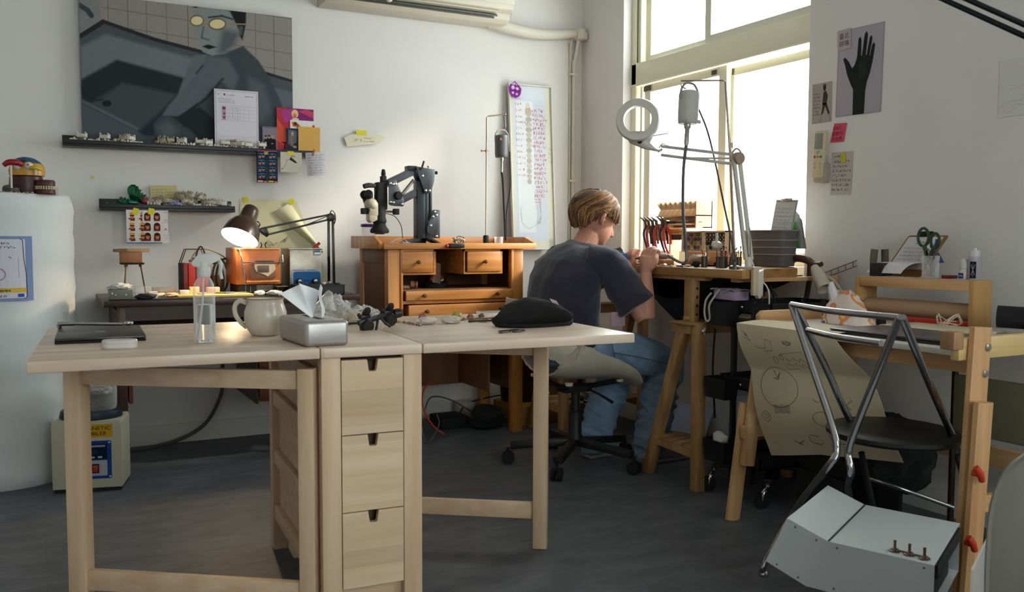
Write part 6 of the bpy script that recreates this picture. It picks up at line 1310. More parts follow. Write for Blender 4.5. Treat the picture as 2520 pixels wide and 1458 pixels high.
# ---------------------------------------------------------------- worktable at the window
_C = Vector((0, 0, 1.0049))
def AT(x, y, ax_, v):
    """photo measurement -> point on a true plane of the room"""
    d = _w + _r * ((x - 1260) / FPX) - _u * ((y - 729) / FPX); i = 'xyz'.index(ax_); return _C + d * ((v - _C[i]) / d[i])
ow = W('worktable_wood', '#8f6434', '#b98a52', 'y', .7, .45, (.22, .06), 'yx'); pine = W('pine', '#b98a58', '#d3a878', 'z', .7, .45); pinex = W('pine_x', '#b98a58', '#d3a878', 'x', .7, .45); piney = W('pine_y', '#b98a58', '#d3a878', 'y', .7, .45)
wtb = thing('window_worktable', (2.6, 3.3, 0), "long wooden jeweller's worktable with a curved cutout on trestles under the window", 'table')
poly = [(2.30, 2.535), (2.42, 2.545), (2.47, 2.60), (2.66, 2.615), (2.70, 2.66), (2.90, 2.86), (2.90, 4.12), (2.31, 4.12), (2.30, 4.10), (2.30, 3.70)]
for k in range(9): a = R(90 - 180 * (k + .5) / 9); poly.append((2.31 + .20 * math.cos(a), 3.45 + .25 * math.sin(a)))
poly += [(2.30, 3.20)]
MB().prism(poly, (0, 0, .860), (1, 0, 0), (0, 1, 0), .034, None, .003).build('tabletop', ow, wtb)
MB().box((2.34, 2.60, .845), (2.88, 2.64, .860)).box((2.33, 2.78, .843), (2.86, 3.12, .860), None, .002).build('underframe', pinex, wtb)
tw = W('trestle_wood', '#9a7344', '#bd9462', 'z', .7, .5); twx = W('trestle_wood_x', '#9a7344', '#bd9462', 'x', .7, .5)
def trestle(y, lab, post=True):
    t = thing('trestle', (2.55, y, 0), lab, 'trestle')
    for x in (2.315, 2.80):
        MB().bar((x, y - .075, 0), (x, y - .070, .672), .044, .040, None, (1, 0, 0)).build('leg', tw, t)
        MB().bar((x, y + .255, 0), (x, y + .02, .655), .044, .040, None, (1, 0, 0)).build('leg', tw, t)
        MB().bar((x + .0, y - .07, .145), (x, y + .20, .155), .020, .036, None, (0, 0, 1)).build('end_stretcher', tw, t)
    MB().box((2.30, y - .04, .628), (2.86, y + .085, .668), None, .002).box((2.275, y - .07, .668), (2.87, y + .07, .676), None, .001).build('top_beam', twx, t)
    if post:
        for x in (2.33, 2.69):
            MB().box((x, y - .02, .58), (x + .028, y + .045, .846), None, .002).build('height_post', tw, t)
            for z in (.81, .775, .74, .705): MB().lathe([(.006, 0), (.006, .001)], (x + .014, y - .0205, z), None, 10, (0, -1, 0)).build('peg_hole', M('hole_dark', '#4a3320', .8), t)
        MB().tube([(2.31, y + .02, .688), (2.37, y + .0, .688)], .009, None, 10).build('peg', tw, t)
    for k in range(4): MB().box((2.30, y - .05 + .065 * k, .165), (2.84, y - .0 + .065 * k, .177), None, .001).build('shelf_slat', twx, t)
    MB().lathe([(.011, 0), (.011, .004), (.006, .008), (.006, .016)], (2.315, y - .097, .645), bolt, 12, (0, -1, 0)).tube([(2.315, y - .105, .632), (2.315, y - .105, .66)], .005, bolt, 8).build('wing_bolt', bolt, t)
    return t
trestle(2.862, 'wooden trestle with peg-hole height posts at the near end of the window worktable'); trestle(3.90, 'wooden trestle at the far end of the window worktable carrying pliers')
# apron skin of black leather slung under the table
ap = MB().sheet(lambda u, v: (2.36 + .40 * v, 3.32 - .70 * u, .856 - .20 * math.sin(PI * min(1, u * 1.25)) * math.sin(PI * (.12 + .88 * v)) ** .7 * (1 if u < .8 else 1) - (.05 * math.sin(PI * v) if .1 < u < .9 else 0)), 24, 14, None, .003)
ap.sheet(lambda u, v: (2.40 + .08 * u, 2.96 - .20 * u, .858 - .19 * v * (1 - abs(2 * u - 1) ** 1.5)), 14, 8, None, .003)
tag(ap.build('leather_skin', M('leather_black', '#141316', .55)), 'black leather catch skin slung under the window worktable', 'leather skin')
for i, (x, y, z, r_, m, lab) in enumerate(((2.42, 3.80, .181, .035, '#20201f', 'black-handled pliers heap left on the far trestle shelf'), (2.50, 3.86, .181, .03, '#4a4a48', 'grey-handled pliers heap middle of the far trestle shelf'), (2.60, 3.83, .181, .035, '#2a2a2c', 'dark pliers heap right on the far trestle shelf'))):
    for k in range(3):
        a = random.uniform(0, 3); d = Vector((math.cos(a), math.sin(a), 0)); p = Vector((x, y, z + .005 + .009 * k)); s = Vector((-d.y, d.x, 0))
        pl_ = thing('pliers', p, ['lower', 'middle', 'upper'][k] + ' ' + ['black', 'grey', 'dark'][i] + ' pliers of the ' + ['left', 'middle', 'right'][i] + ' pair stack on the far trestle shelf', 'pliers')
        MB().tube([p, p + d * .03 + s * .010, p + d * .085 + s * .006], [.004, .005, .0045], None, 6, smooth_n=2).tube([p, p + d * .03 - s * .010, p + d * .085 - s * .006], [.004, .005, .0045], None, 6, smooth_n=2).build('handle', M('grip%d' % i, m, .5), pl_); MB().tube([p, p - d * .03], [.006, .002], None, 6).build('jaw', bolt, pl_)
# tool organiser in light birch ply
org = thing('tool_organizer', (2.74, 3.42, .894), 'light plywood bench organiser with eight pigeonholes in front of the window', 'organizer'); ply = W('plywood', '#d6b288', '#ecd0aa', 'y', .6, .55)
X0, X1, Y0, Y1 = 2.66, 2.755, 3.24, 3.55
b = MB(); b.box((X0, Y0, 1.06), (X1, Y0 + .006, 1.185)).box((X0 + .05, Y1 - .006, 1.10), (X1, Y1, 1.19)).box((X1 - .006, Y0, 1.06), (X1, Y1, 1.185)).box((X0, Y0, 1.115), (X1, Y1, 1.120)).box((X0 + .04, Y0, 1.06), (X1, Y1, 1.065)); b.build('carcass', ply, org)
for k in range(9): y = Y0 + .006 + (Y1 - Y0 - .012) * k / 8; MB().prism([(X0 + .012, 1.12), (X1 - .02, 1.12), (X1 - .02, 1.185), (X0 + .0, 1.185), (X0 + .03, 1.15)], (0, y - .002, 0), (1, 0, 0), (0, 0, 1), -.004).build('divider', ply, org)
for k in range(8): y = Y0 + .008 + (Y1 - Y0 - .012) * k / 8; MB().prism([(y, 1.15), (y + .040, 1.15), (y + .040, 1.186), (y, 1.186)], (X0 + .032, 0, 0), (0, 1, 0), (0, 0, 1), .004).build('pigeonhole_front', M('ply_pale', '#dcc3a0', .6), org)
MB().box((X0 - .02, Y0 + .05, 1.075), (X1 - .02, Y1 - .04, 1.082)).box((X0 - .01, Y0 + .06, 1.03), (X0 + .09, Y1 - .12, 1.036)).box((X0 - .01, Y0 + .06, 1.036), (X0 - .004, Y1 - .12, 1.058)).build('pen_shelf', ply, org)
MB().box((X0 - .012, Y0 + .07, 1.005), (X0 - .004, Y1 - .13, 1.030), M('drawer_shadow', '#4a3826', .7), .001).build('small_drawer', ply, org)
MB().box((X0 - .02, Y1 - .09, 1.0), (X0 + .09, Y1 - .0, 1.075), None, .002).build('plier_rail', ply, org)
for y in (Y0 + .02, Y1 - .10): MB().prism([(X0 + .02, .894), (X0 + .07, .894), (X0 + .075, 1.0), (X0 + .09, 1.03), (X0 + .0, 1.03), (X0 + .02, .98)], (0, y, 0), (1, 0, 0), (0, 0, 1), -.012, None, .001).build('organizer_leg', ply, org)
for i, (y, c, L, lab) in enumerate(((3.575, '#3a3a38', 0, 'leftmost dark pliers on the organiser rail'), (3.55, '#c23a34', 1, 'first red-handled pliers from the left on the organiser rail'), (3.52, '#2c2c2c', 0, 'black pliers between two red ones on the organiser rail'), (3.49, '#c9413a', 1.4, 'longest red-handled pliers hanging from the organiser rail'), (3.445, '#262628', .3, 'thin black pliers right of the longest red ones'), (3.42, '#c8382f', .7, 'rightmost thick red pliers on the organiser rail'))):
    p = Vector((X0 - .03, y, 1.075)); t = thing('pliers', p, lab, 'pliers')
    MB().tube([p, p + Vector((-.01, .008, -.04)), p + Vector((-.005, -.004, -.09 - .02 * L)), p + Vector((.0, -.03 * min(1, L + .3), -.12 - .03 * L))], [.006, .007, .006, .004], None, 8, smooth_n=3).tube([p, p + Vector((.015, -.010, -.04)), p + Vector((.012, -.022, -.09))], [.006, .006, .005], None, 8, smooth_n=3).build('handle', M('handle_' + c, c, .4), t)
    MB().tube([p + Vector((0, 0, -.02)), p + Vector((0, .01, .02)), p + Vector((-.02, .028, .042))], [.009, .008, .002], None, 8).build('jaw', M('jaw_bronze', '#6d5c44', .4, .7), t)
for i, (a, b_, c, lab) in enumerate((((2.64, 3.46, 1.088), (2.66, 3.25, 1.088), '#2a2a2c', 'black screwdriver on the organiser shelf'), ((2.65, 3.43, 1.045), (2.65, 3.24, 1.043), '#d0702a', 'orange-handled tool on the lower organiser shelf'), ((2.67, 3.38, 1.088), (2.68, 3.22, 1.088), '#c9b8a8', 'pale file lying on the organiser shelf'))):
    o = MB().tube([a, Vector(a).lerp(Vector(b_), .4), Vector(a).lerp(Vector(b_), .45), b_], [.007, .0075, .003, .0025], M('tool%d' % i, c, .45), 8); tag(o.build('hand_tool', M('tool%d' % i, c, .45)), lab, 'tool')
# burr racks: two boxes of round-headed burrs
for i, (y0, y1, lab) in enumerate(((3.15, 3.30, 'left wooden burr rack with grey and green discs before the window'), (3.0, 3.145, 'right wooden burr rack with white-centred black discs before the window'))):
    t = thing('burr_rack', (2.66, (y0 + y1) / 2, .894), lab, 'rack'); fx = 2.625
    MB().box((fx, y0, .955), (fx + .05, y0 + .005, 1.045)).box((fx, y1 - .005, .955), (fx + .05, y1, 1.045)).box((fx, y0, 1.040), (fx + .05, y1, 1.046)).box((fx, y0, .950), (fx + .05, y1, .956)).box((fx + .02, y0, .955), (fx + .026, y1, 1.04)).build('rack_box', ply, t)
    MB().prism([(fx + .0, .894), (fx + .10, .894), (fx + .07, .95), (fx + .0, .95)], (0, y0 + .03, 0), (1, 0, 0), (0, 0, 1), -.09, None, .001).build('sloped_stand', M('ply_orange', '#c58a5c', .5), t)
    b = MB()
    for rz in range(4): b.box((fx + .012, y0 + .006, .965 + rz * .018), (fx + .018, y1 - .006, .969 + rz * .018))
    for k in range(14): b.box((fx + .011, y0 + .008 + k * (y1 - y0 - .02) / 13, .957), (fx + .0165, y0 + .0105 + k * (y1 - y0 - .02) / 13, 1.038))
    b.build('rack_grid', ply, t)
    cs = ['#4a3f44', '#6b6474', '#7a5560', '#5c8a3a', '#4a4038', '#8a7d2c'] if i == 0 else ['#151515', '#1c1c1c']
    for rz in range(4):
        for k in range(6):
            if rz < 2 and (k + rz * 2 + i) % 3 == 0: continue
            c = cs[(k + rz) % len(cs)] if i else cs[(k * (1 if rz == 3 else 2) + rz) % len(cs)] if not (rz == 3 and k == 0) else '#6ea43a'
            p = (fx + .010, y0 + .018 + k * (y1 - y0 - .036) / 5, .972 + rz * .0185)
            o = MB().lathe([(.0085, 0), (.0088, .004), (.003, .005)], p, M('burr' + c, c, .6), 12, (-1, 0, -.2))
            if i and rz > 1: o.lathe([(.004, .0051), (.001, .006)], p, M('burr_white', '#cfcac2', .5), 8, (-1, 0, -.2))
            o.build('burr_disc', None, t)
# cups full of burrs, knobs and bits
cyl = M('cup_steel', '#5f5c55', .35, .7)
for k in range(7):
    x, y = 2.40 + .028 * (k % 3), 2.70 + .028 * k - .03 * (k % 2); p = Vector((x, y, .894)); t = thing('burr_cup', p, ['nearest', 'second', 'third', 'fourth', 'fifth', 'sixth', 'farthest'][k] + ' dark metal burr cup of the cluster left of the hanger rod', 'cup')
    MB().lathe([(.013, 0), (.013, .045), (.0115, .045), (.011, .004)], p, None, 14, cap=False).build('cup', cyl, t); b = MB()
    for j in range(6): a = random.uniform(0, 6); h = random.uniform(.05, .085); q = p + Vector((.007 * math.cos(a), .007 * math.sin(a), 0)); b.tube([q + Vector((0, 0, .01)), q + Vector((.004 * math.cos(a), .004 * math.sin(a), h))], .0013, None, 5); b.sphere(q + Vector((.004 * math.cos(a), .004 * math.sin(a), h)), .0035, None, 6)
    b.build('burrs', M('burr_tips%d' % (k % 3), ['#6b6258', '#8a8278', '#a2606c'][k % 3], .4, .4), t)
tag(MB().blob((2.43, 2.83, .985), .022, None, 2, .25, 2, (1.2, 1, .8), 3).lathe([(.007, 0), (.006, .03), (.004, .034)], (2.43, 2.83, 1.0), None, 10).build('nozzle_bottle', M('bottle_white', '#d0cdc6', .4)), 'little white nozzle bottle resting on the burr cups', 'bottle')
tag(MB().sphere((2.36, 2.87, .909), .0155, None, 18).build('rubber_ball', blkm), 'small black rubber ball on the worktable', 'ball')
bx = M('filings_tray', '#a8703f', .5)
tag(MB().box((2.50, 2.92, .894), (2.62, 3.14, .900)).box((2.50, 2.92, .894), (2.506, 3.14, .912)).box((2.50, 2.92, .894), (2.62, 2.926, .912)).box((2.614, 2.92, .894), (2.62, 3.14, .912)).build('wooden_tray', bx), 'low orange wooden tray under the burr racks', 'tray')
tag(MB().box((2.40, 3.14, .894), (2.46, 3.24, .918), None, .002).build('wood_block', bx), 'orange wooden bench pin block beside the right hand', 'block')
for i in range(16):
    x, y, s = random.uniform(2.33, 2.50), random.uniform(2.72, 3.08), random.uniform(.005, .012)
    if (x - 2.36) ** 2 + (y - 2.87) ** 2 < .0009: x += .05
    if x < 2.49 and y < 2.89: x, y = 2.33 + .02 * (i % 4), 2.92 + .012 * i
    tag(MB().blob((x, y, .894 + s * .45), s, None, 1, .6, 3, (1.4, 1, .5), i, flat=-s * .45).build('metal_scrap', M('bit%d' % (i % 3), ['#3a3836', '#8b8782', '#b9b2aa'][i % 3], .4, .5)), ['dark', 'grey', 'pale'][i % 3] + ' metal scrap scattered on the near end of the window worktable', 'scrap', ['dark', 'grey', 'pale'][i % 3] + ' scraps on the window worktable')
for i in range(5): tag(MB().lathe([(.009, 0), (.009, .03), (.006, .032)], (2.60, 3.50 + .026 * i, .894), None, 12).build('small_punch', M('punch_bronze', '#6a5f4e', .4, .7)), ['first', 'second', 'third', 'fourth', 'fifth'][i] + ' bronze punch of the row left of the organiser', 'punch', 'bronze punches on the worktable')
tag(MB().blob((2.40, 3.52, .93), .05, None, 3, .5, 3, (1.0, 1.2, .72), 7, flat=-.035).build('black_cloth', blkm), 'bunched black cloth beside the working hands', 'cloth')
tag(MB().blob((2.385, 3.40, .922), .026, None, 2, .5, 3, (1, 1, .9), 9, flat=-.027).build('blue_glove', M('nitrile_blue', '#3f78b4', .5)), 'blue glove scrap at the fingers of the working hands', 'glove')
tag(MB().blob((2.50, 3.02, .925), .03, None, 2, .6, 3, (1, 2, .6), 19, flat=-.012).build('bristle_brushes', M('brush_pile', '#b5a58c', .7)), 'pile of pale bristle brushes in the orange tray', 'brush')
# grey wire basket with clipboard on the table
gb_ = thing('grey_basket', (2.76, 2.84, .896), 'dark grey ribbed basket standing on the table by the window', 'basket'); bg_ = M('basket_grey', '#5e5a5a', .6)
def ringr(z, k): return [(2.765 + (.048 + k) * (1 if sx > 0 else -1) * 1.0 * abs(math.cos(t)) ** .4 * 1.0, 2.875 + (.108 + k) * (1 if sy > 0 else -1) * abs(math.sin(t)) ** .4, z) for t in [2 * PI * j / 32 for j in range(32)] for sx in [math.cos(t)] for sy in [math.sin(t)]]
MB().loft([ringr(.896, 0), ringr(1.046, .012)], None).loft([ringr(.902, -.004), ringr(1.047, .008)], None, cap=False).build('basket_body', bg_, gb_, sharp=50)
for z, k in ((.945, .006), (.975, .008), (1.005, .010), (1.046, .014)): MB().tube(ringr(z, k), .0028, None, 6, closed=True).build('rib', M('rib_grey', '#8d898b', .5), gb_)
cb = thing('clipboard', (2.82, 2.80, .95), 'white form on a silver clipboard standing in the grey basket', 'clipboard')
A_, B_, D_ = AT(1912, 492, 'x', 2.80), AT(1965, 492, 'x', 2.80), AT(1897, 575, 'x', 2.80); ux_ = (B_ - A_); uy_ = (A_ - D_); Wd, Ht = ux_.length, uy_.length
flatart('board', D_, ux_, uy_, ('#a3a49c', rect(0, 0, Wd, Ht)), [('#cfcfce', [rect(.004, 0, Wd - .008, Ht - .01)]), ('#6a6c6c', scribble(.008, .02, Wd - .015, Ht - .03, 6, rnd, .0008) + stroke([(.005, .05), (Wd - .01, .05)], .001) + stroke([(.005, .075), (Wd - .01, .075)], .001))], cb, th=.003)
MB().box((-.028, -.006, -.006), (.028, .006, .006), None, .002).xf(Matrix.Translation((A_ + B_) / 2 + Vector((-.006, 0, 0))) @ Matrix.Rotation(R(90), 4, 'Z')).build('clip', chrome, cb)
for i, (c, dy, z1) in enumerate((('#4ca33c', -.045, 1.10), ('#a9a8a4', -.06, 1.13), ('#9a9895', -.068, 1.11))):
    tag(MB().prism([(2.80 + dy, .97), (2.87 + dy, .97), (2.85 + dy + .0, z1), (2.815 + dy * .8, z1 - .02)], (2.81 + .008 * i, 0, 0), (0, 1, 0), (0, 0, 1), .002).build('folder', M('folder%d' % i, c, .6)), ['green folder sheet behind the clipboard in the basket', 'light grey folder behind the green sheet', 'rear grey folder in the basket'][i], 'folder')
# hanger rod with the second motor
YS = 2.62
hs = thing('hanger_stand', (2.335, YS, .894), 'tall bent hanger rod on the near corner of the window worktable', 'stand'); rb = AT(1808, 652, 'y', YS); rt = AT(1785, 198, 'y', YS); hookp = AT(1676, 199, 'y', 2.76)
MB().tube([rb, AT(1797, 380, 'y', YS), rt + Vector((0, 0, -.006)), rt + (hookp - rt).normalized() * .01, hookp, hookp + Vector((.002, 0, -.022)), hookp + Vector((.016, -.01, -.030))], [.0055, .0045, .0035, .0032, .0032, .003, .003], None, 8).lathe([(.007, 0), (.007, .02)], AT(1799, 365, 'y', YS), None, 10).build('rod', M('rod_rose', '#a08a7c', .35, .8), hs); MB().lathe([(.02, 0), (.02, .012), (.009, .016), (.009, .04)], (rb.x, rb.y, .894), None, 16).build('stand_foot', cyl, hs)
mt0 = AT(1697, 222, 'y', 2.76); mb0 = AT(1692, 306, 'y', 2.76); tl = (mt0 - mb0)
t, T = flex_motor(mb0 + Vector((0, 0, -.0)), (tl.length) / .118, M('motor_hazed', '#c2c0b8', .5), 'haze-paled grey flexible shaft motor hanging in front of the window', (tl.x, tl.y, tl.z))  # motor grey lightened, window haze put into its colour
e0 = T @ Vector((0, 0, -.07)); MB().tube([e0, AT(1682, 420, 'y', 2.80), AT(1681, 520, 'y', 2.85), AT(1688, 610, 'y', 2.88), AT(1688, 648, 'y', 2.88) + Vector((0, 0, .006)), AT(1672, 645, 'y', 2.95), AT(1645, 630, 'y', 3.0), (2.385, 3.062, .934)], [.007, .0062, .0062, .0062, .0062, .0062, .0065, .0075], None, 10, smooth_n=6).build('flexible_hose', M('hose_pale', '#77777a', .35, .3), t)
MB().tube([T @ Vector((.036, 0, .07)), AT(1740, 320, 'y', 2.72), AT(1760, 400, 'y', 2.68), AT(1785, 520, 'y', 2.64), AT(1812, 645, 'y', 2.60)], .0035, None, 8, smooth_n=6).build('power_cable', M('cable_dark', '#4c4a44', .6), t)
for sx_ in (-.019, .019): MB().box((sx_ - .012, -.03, .001), (sx_ + .012, -.034, .014), None, .002).xf(T).build('brush_cap', M('cap_white', '#bdbdb6', .5), t)
# magnifier lamp with ring head
ml = thing('magnifier_lamp', (2.385, 2.57, .894), 'white ring magnifier lamp on a double spring arm clamped to the worktable corner', 'lamp'); wh = M('lamp_white', '#d2cec6', .4)
YM2 = 2.575
e_ = AT(1812, 390, 'y', YM2); f_ = AT(1842, 640, 'y', YM2); h_ = AT(1628, 368, 'y', 2.90); off = Vector((.026, 0, 0))
for o_, rr_ in ((Vector((-.013, 0, 0)), .0065), (Vector((.015, 0, 0)), .0065)): MB().bar(f_ + o_, e_ + o_, .013, .013, None, (0, 1, 0), .002).build('lower_arm', wh, ml)
MB().tube([f_ + Vector((0, 0, .02)), f_ + Vector((-.004, 0, .12))], .008, None, 10).build('spring', M('spring_pale', '#9a968c', .4, .6), ml)
for dz in (.012, -.022): MB().bar(e_ + Vector((0, 0, dz)), h_ + Vector((0, 0, dz)), .012, .012, None, (0, 0, 1), .002).build('upper_arm', wh, ml)
MB().bar(e_ + Vector((0, 0, .0)), e_.lerp(h_, .6) + Vector((0, 0, -.02)), .006, .008, None, (0, 0, 1), .002).build('upper_arm_strut', wh, ml)
MB().lathe([(.022, -.012), (.024, 0), (.022, .012)], e_ + Vector((.004, -.006, 0)), None, 18, (0, 1, 0)).tube([e_ + Vector((-.02, 0, .02)), e_ + Vector((0, 0, .036)), e_ + Vector((.022, 0, .02)), e_ + Vector((.026, 0, -.03))], .0035, None, 8, smooth_n=4).build('elbow', M('elbow_rose', '#b09a8c', .4, .3), ml)
rc = AT(1570, 296, 'y', 2.95); nrm = (_C - rc).normalized(); nrm = (nrm + Vector((-.12, .05, .25))).normalized(); xx = nrm.cross(Vector((0, 0, 1))).normalized(); yy = xx.cross(nrm)
def ringp(rad, d, n=40, sq=1): return [rc + xx * math.cos(2 * PI * k / n) * rad + yy * math.sin(2 * PI * k / n) * rad * sq + nrm * d for k in range(n)]
MB().loft([ringp(.056, .018), ringp(.082, .016), ringp(.088, .004), ringp(.086, -.012), ringp(.056, -.014), ringp(.056, .018)], wh, cap=False).build('ring_head', wh, ml)
MB().loft([ringp(.0575, .004), ringp(.05, .007), ringp(.02, .010), ringp(.0005, .0105)], None, cap=False).build('lens', glass('lens_glass', trans=.92), ml); MB().tube(ringp(.0575, .017), .002, None, 6, closed=True).build('lens_rim', M('rim_pale', '#d6d4c8', .3), ml)
tail = h_ + Vector((-.012, 0, .004)); tb0 = AT(1575, 352, 'y', 2.95)
MB().loft([[p + (xx * math.cos(a) + nrm * math.sin(a) * .5) * w_ for a in [2 * PI * k / 14 for k in range(14)]] for p, w_ in ((rc + (tb0 - rc) * .55 - nrm * .002, .062), (tb0 - nrm * .004, .040), (tb0.lerp(tail, .5) + Vector((0, 0, -.012)), .026), (tail + Vector((0, 0, -.012)), .014))]).build('head_neck', wh, ml)
fc = AT(1618, 333, 'y', 2.92); MB().loft([[fc + Vector((.045 * math.cos(a) * s_, -.02 * math.cos(a) * s_ + .03 * math.sin(a) * s_, .008 * math.cos(a) + dz)) for a in [2 * PI * k / 24 for k in range(24)]] for s_, dz in ((.9, -.002), (1, 0), (.9, .003))]).build('lens_cover', M('cover_white', '#cfd0d2', .3), ml)
MB().lathe([(.008, 0), (.009, .004)], tb0 + nrm * .02 + xx * -.002, blkm, 14, nrm).build('hinge_knob', blkm, ml); MB().tube([tail, h_ + Vector((.004, 0, .022)), h_ + Vector((.03, -.01, .012))], .003, None, 8, smooth_n=3).tube([tail + Vector((-.004, 0, -.012)), h_], .006, None, 8).build('head_joint', chrome, ml)
cx0 = f_.x; MB().box((cx0 - .028, YM2 - .06, .80), (cx0 - .004, YM2 - .044, .902), None, .002).box((cx0 - .028, YM2 - .06, .896), (cx0 + .012, YM2 + .03, .906), None, .002).build('clamp', M('clamp_cream', '#cbb99a', .5), ml); MB().prism([(-.014, .88), (.018, .895), (.016, .80), (.0, .785), (-.012, .80)], (cx0 + .012, YM2 - .052, 0), (1, 0, 0), (0, 0, 1), -.022, None, .003).tube([f_ + Vector((0, 0, .01)), (cx0, YM2, .90)], .014, None, 12).build('clamp_body', wh, ml)
MB().tube([f_ + Vector((.01, 0, .01)), f_ + Vector((.03, -.02, -.06)), (cx0 + .045, YM2 - .06, .82), (cx0 + .05, YM2 - .06, .74)], .003, None, 8, smooth_n=4).build('lamp_cable', wh, ml)
# ---------------------------------------------------------------- black trolley between table and desk
tm = M('trolley_black', '#121316', .5)
tly = thing('trolley', (2.56, 2.62, 0), 'narrow black utility trolley on casters between the worktable and the pine desk', 'trolley')
for x in (2.385, 2.74):
    for y in (2.555, 2.665): MB().box((x - .011, y - .008, .075), (x + .011, y + .008, .775), None, .003).build('post', tm, tly)
def tray_(z, h, n='tray'):
    b = MB(); x0, x1, y0, y1 = 2.375, 2.76, 2.46 if z > .7 else 2.50, 2.73
    b.box((x0, y0, z), (x1, y1, z + .004)).box((x0, y0, z), (x0 + .004, y1, z + h)).box((x1 - .004, y0, z), (x1, y1, z + h)).box((x0, y0, z), (x1, y0 + .004, z + h)).box((x0, y1 - .004, z), (x1, y1, z + h)); b.build(n, tm, tly)
tray_(.725, .045, 'top_tray'); tray_(.43, .05); tray_(.14, .05)
for x, y in ((2.385, 2.77), (2.405, 2.49), (2.73, 2.77), (2.73, 2.49)):
    c = MB().lathe([(.014, 0), (.030, .002), (.031, .010), (.030, .018), (.014, .020)], (x - .03, y - .012, .031), blkm, 22, (.3, 1, 0)); c.tube([(x - .03, y, .031), (x - .022, y - .004, .06), (x, y, .078), (x, y, .095)], [.012, .011, .010, .010], chrome, 10, smooth_n=3); c.build('castor', blkm, tly)
    MB().bar((x, y, .10), (2.56, 2.62, .11), .03, .014, None).build('base_arm', tm, tly)
for z0, z1, n_ in ((.675, .77, 0), (.39, .47, 1), (.14, .225, 2)):
    MB().loft([[(cx + sx * wx, cy + sy * wy, z) for sx, sy in ((-1, -1), (1, -1), (1, 1), (-1, 1))] for z, wx, wy, cx, cy in ((z0, .03, .055, 2.345, 2.69), (z1, .035, .062, 2.345, 2.69), (z1, .032, .059, 2.345, 2.69), (z0 + .004, .027, .052, 2.345, 2.69))], None, cap=False).box((2.315, 2.635, z0), (2.375, 2.745, z0 + .004)).build('hanging_bin', tm, tly)
    MB().sphere((2.372, 2.61, z1 - .02), .007, None, 10).build('rivet', chrome, tly)
tag(MB().box((2.33, 2.60, .774), (2.40, 2.73, .812), None, .008).sheet(lambda u, v: (2.325 + .085 * u, 2.60 + .14 * v, .812 + .008 * math.sin(v * 9 + u * 3)), 6, 12, None, .004).build('folded_towel', M('towel_lilac', '#a996ad', .9, bump=.4, bscale=150)), 'folded lilac cloth over the hanging bin of the trolley', 'cloth')
tag(MB().tube([(2.315, 2.72, .80), (2.30, 2.735, .77), (2.298, 2.74, .72), (2.305, 2.735, .69), (2.312, 2.725, .70), (2.30, 2.715, .75), (2.315, 2.70, .79), (2.33, 2.69, .815)], .004, None, 8, smooth_n=6).build('white_cable', M('cable_white', '#b3aba0', .5)), 'looped white cable hanging over the trolley bin', 'cable')
tag(MB().tube([(2.345, 2.73, .66), (2.34, 2.735, .5), (2.36, 2.74, .3)], .004, None, 6, smooth_n=4).build('black_cable', blkm), 'thin black cable hanging beside the trolley posts', 'cable')
tag(MB().box((2.45, 2.52, .731), (2.58, 2.60, .748), None, .002).build('white_packet', papm), 'white packet in the top tray of the trolley', 'packet')
tag(MB().tube([(2.50, 2.56, .79), (2.49, 2.58, .82), (2.505, 2.60, .822), (2.51, 2.585, .78), (2.50, 2.56, .755), (2.56, 2.54, .758)], .004, None, 8, smooth_n=4).build('black_strap', blkm), 'black carabiner strap on the trolley tray', 'strap')
tag(MB().blob((2.345, 2.69, .225), .028, None, 2, .4, 2, (1, 1.3, 1.2), 3, flat=-.03).build('white_cloth_bundle', M('white_cloth', '#d6d4cf', .9)), 'white cloth bundle in the lowest trolley bin', 'cloth')
fbx = thing('frosted_box', (2.62, 2.93, .178), 'milky plastic storage box with handle slot on the near trestle shelf', 'box'); fbm = glass('frosted_plastic', (.55, .58, .60), .3, .45)
b = MB()
for lo, hi in (((2.50, 2.82, .178), (2.80, 3.0, .182)), ((2.50, 2.82, .182), (2.80, 2.823, .36)), ((2.50, 2.997, .182), (2.80, 3.0, .36)), ((2.50, 2.823, .182), (2.503, 2.997, .36)), ((2.797, 2.823, .182), (2.80, 2.997, .36))): b.box(lo, hi)
b.build('box_wall', fbm, fbx); MB().box((2.66, 2.818, .30), (2.75, 2.82, .322), None, .004).build('handle_slot', M('slot_dark', '#3d3f3e', .6), fbx)
tag(MB().blob((2.64, 2.91, .235), .075, None, 3, .4, 2, (1.4, .85, .7), 5, flat=-.05).build('blue_wrap', M('blue_wrap', '#5d7788', .6)), 'bluish plastic wrap inside the milky storage box', 'wrap')
tag(MB().box((-.09, -.004, 0), (.09, .004, .13), None, .003).xf(Matrix.Translation((2.42, 2.98, .185)) @ Matrix.Rotation(R(-75), 4, 'Z') @ Matrix.Rotation(R(-28), 4, 'X')).build('zip_bag', glass('blue_zip', (.45, .5, .68), .3, .4)), 'bluish zip bag leaning on the milky box', 'bag')
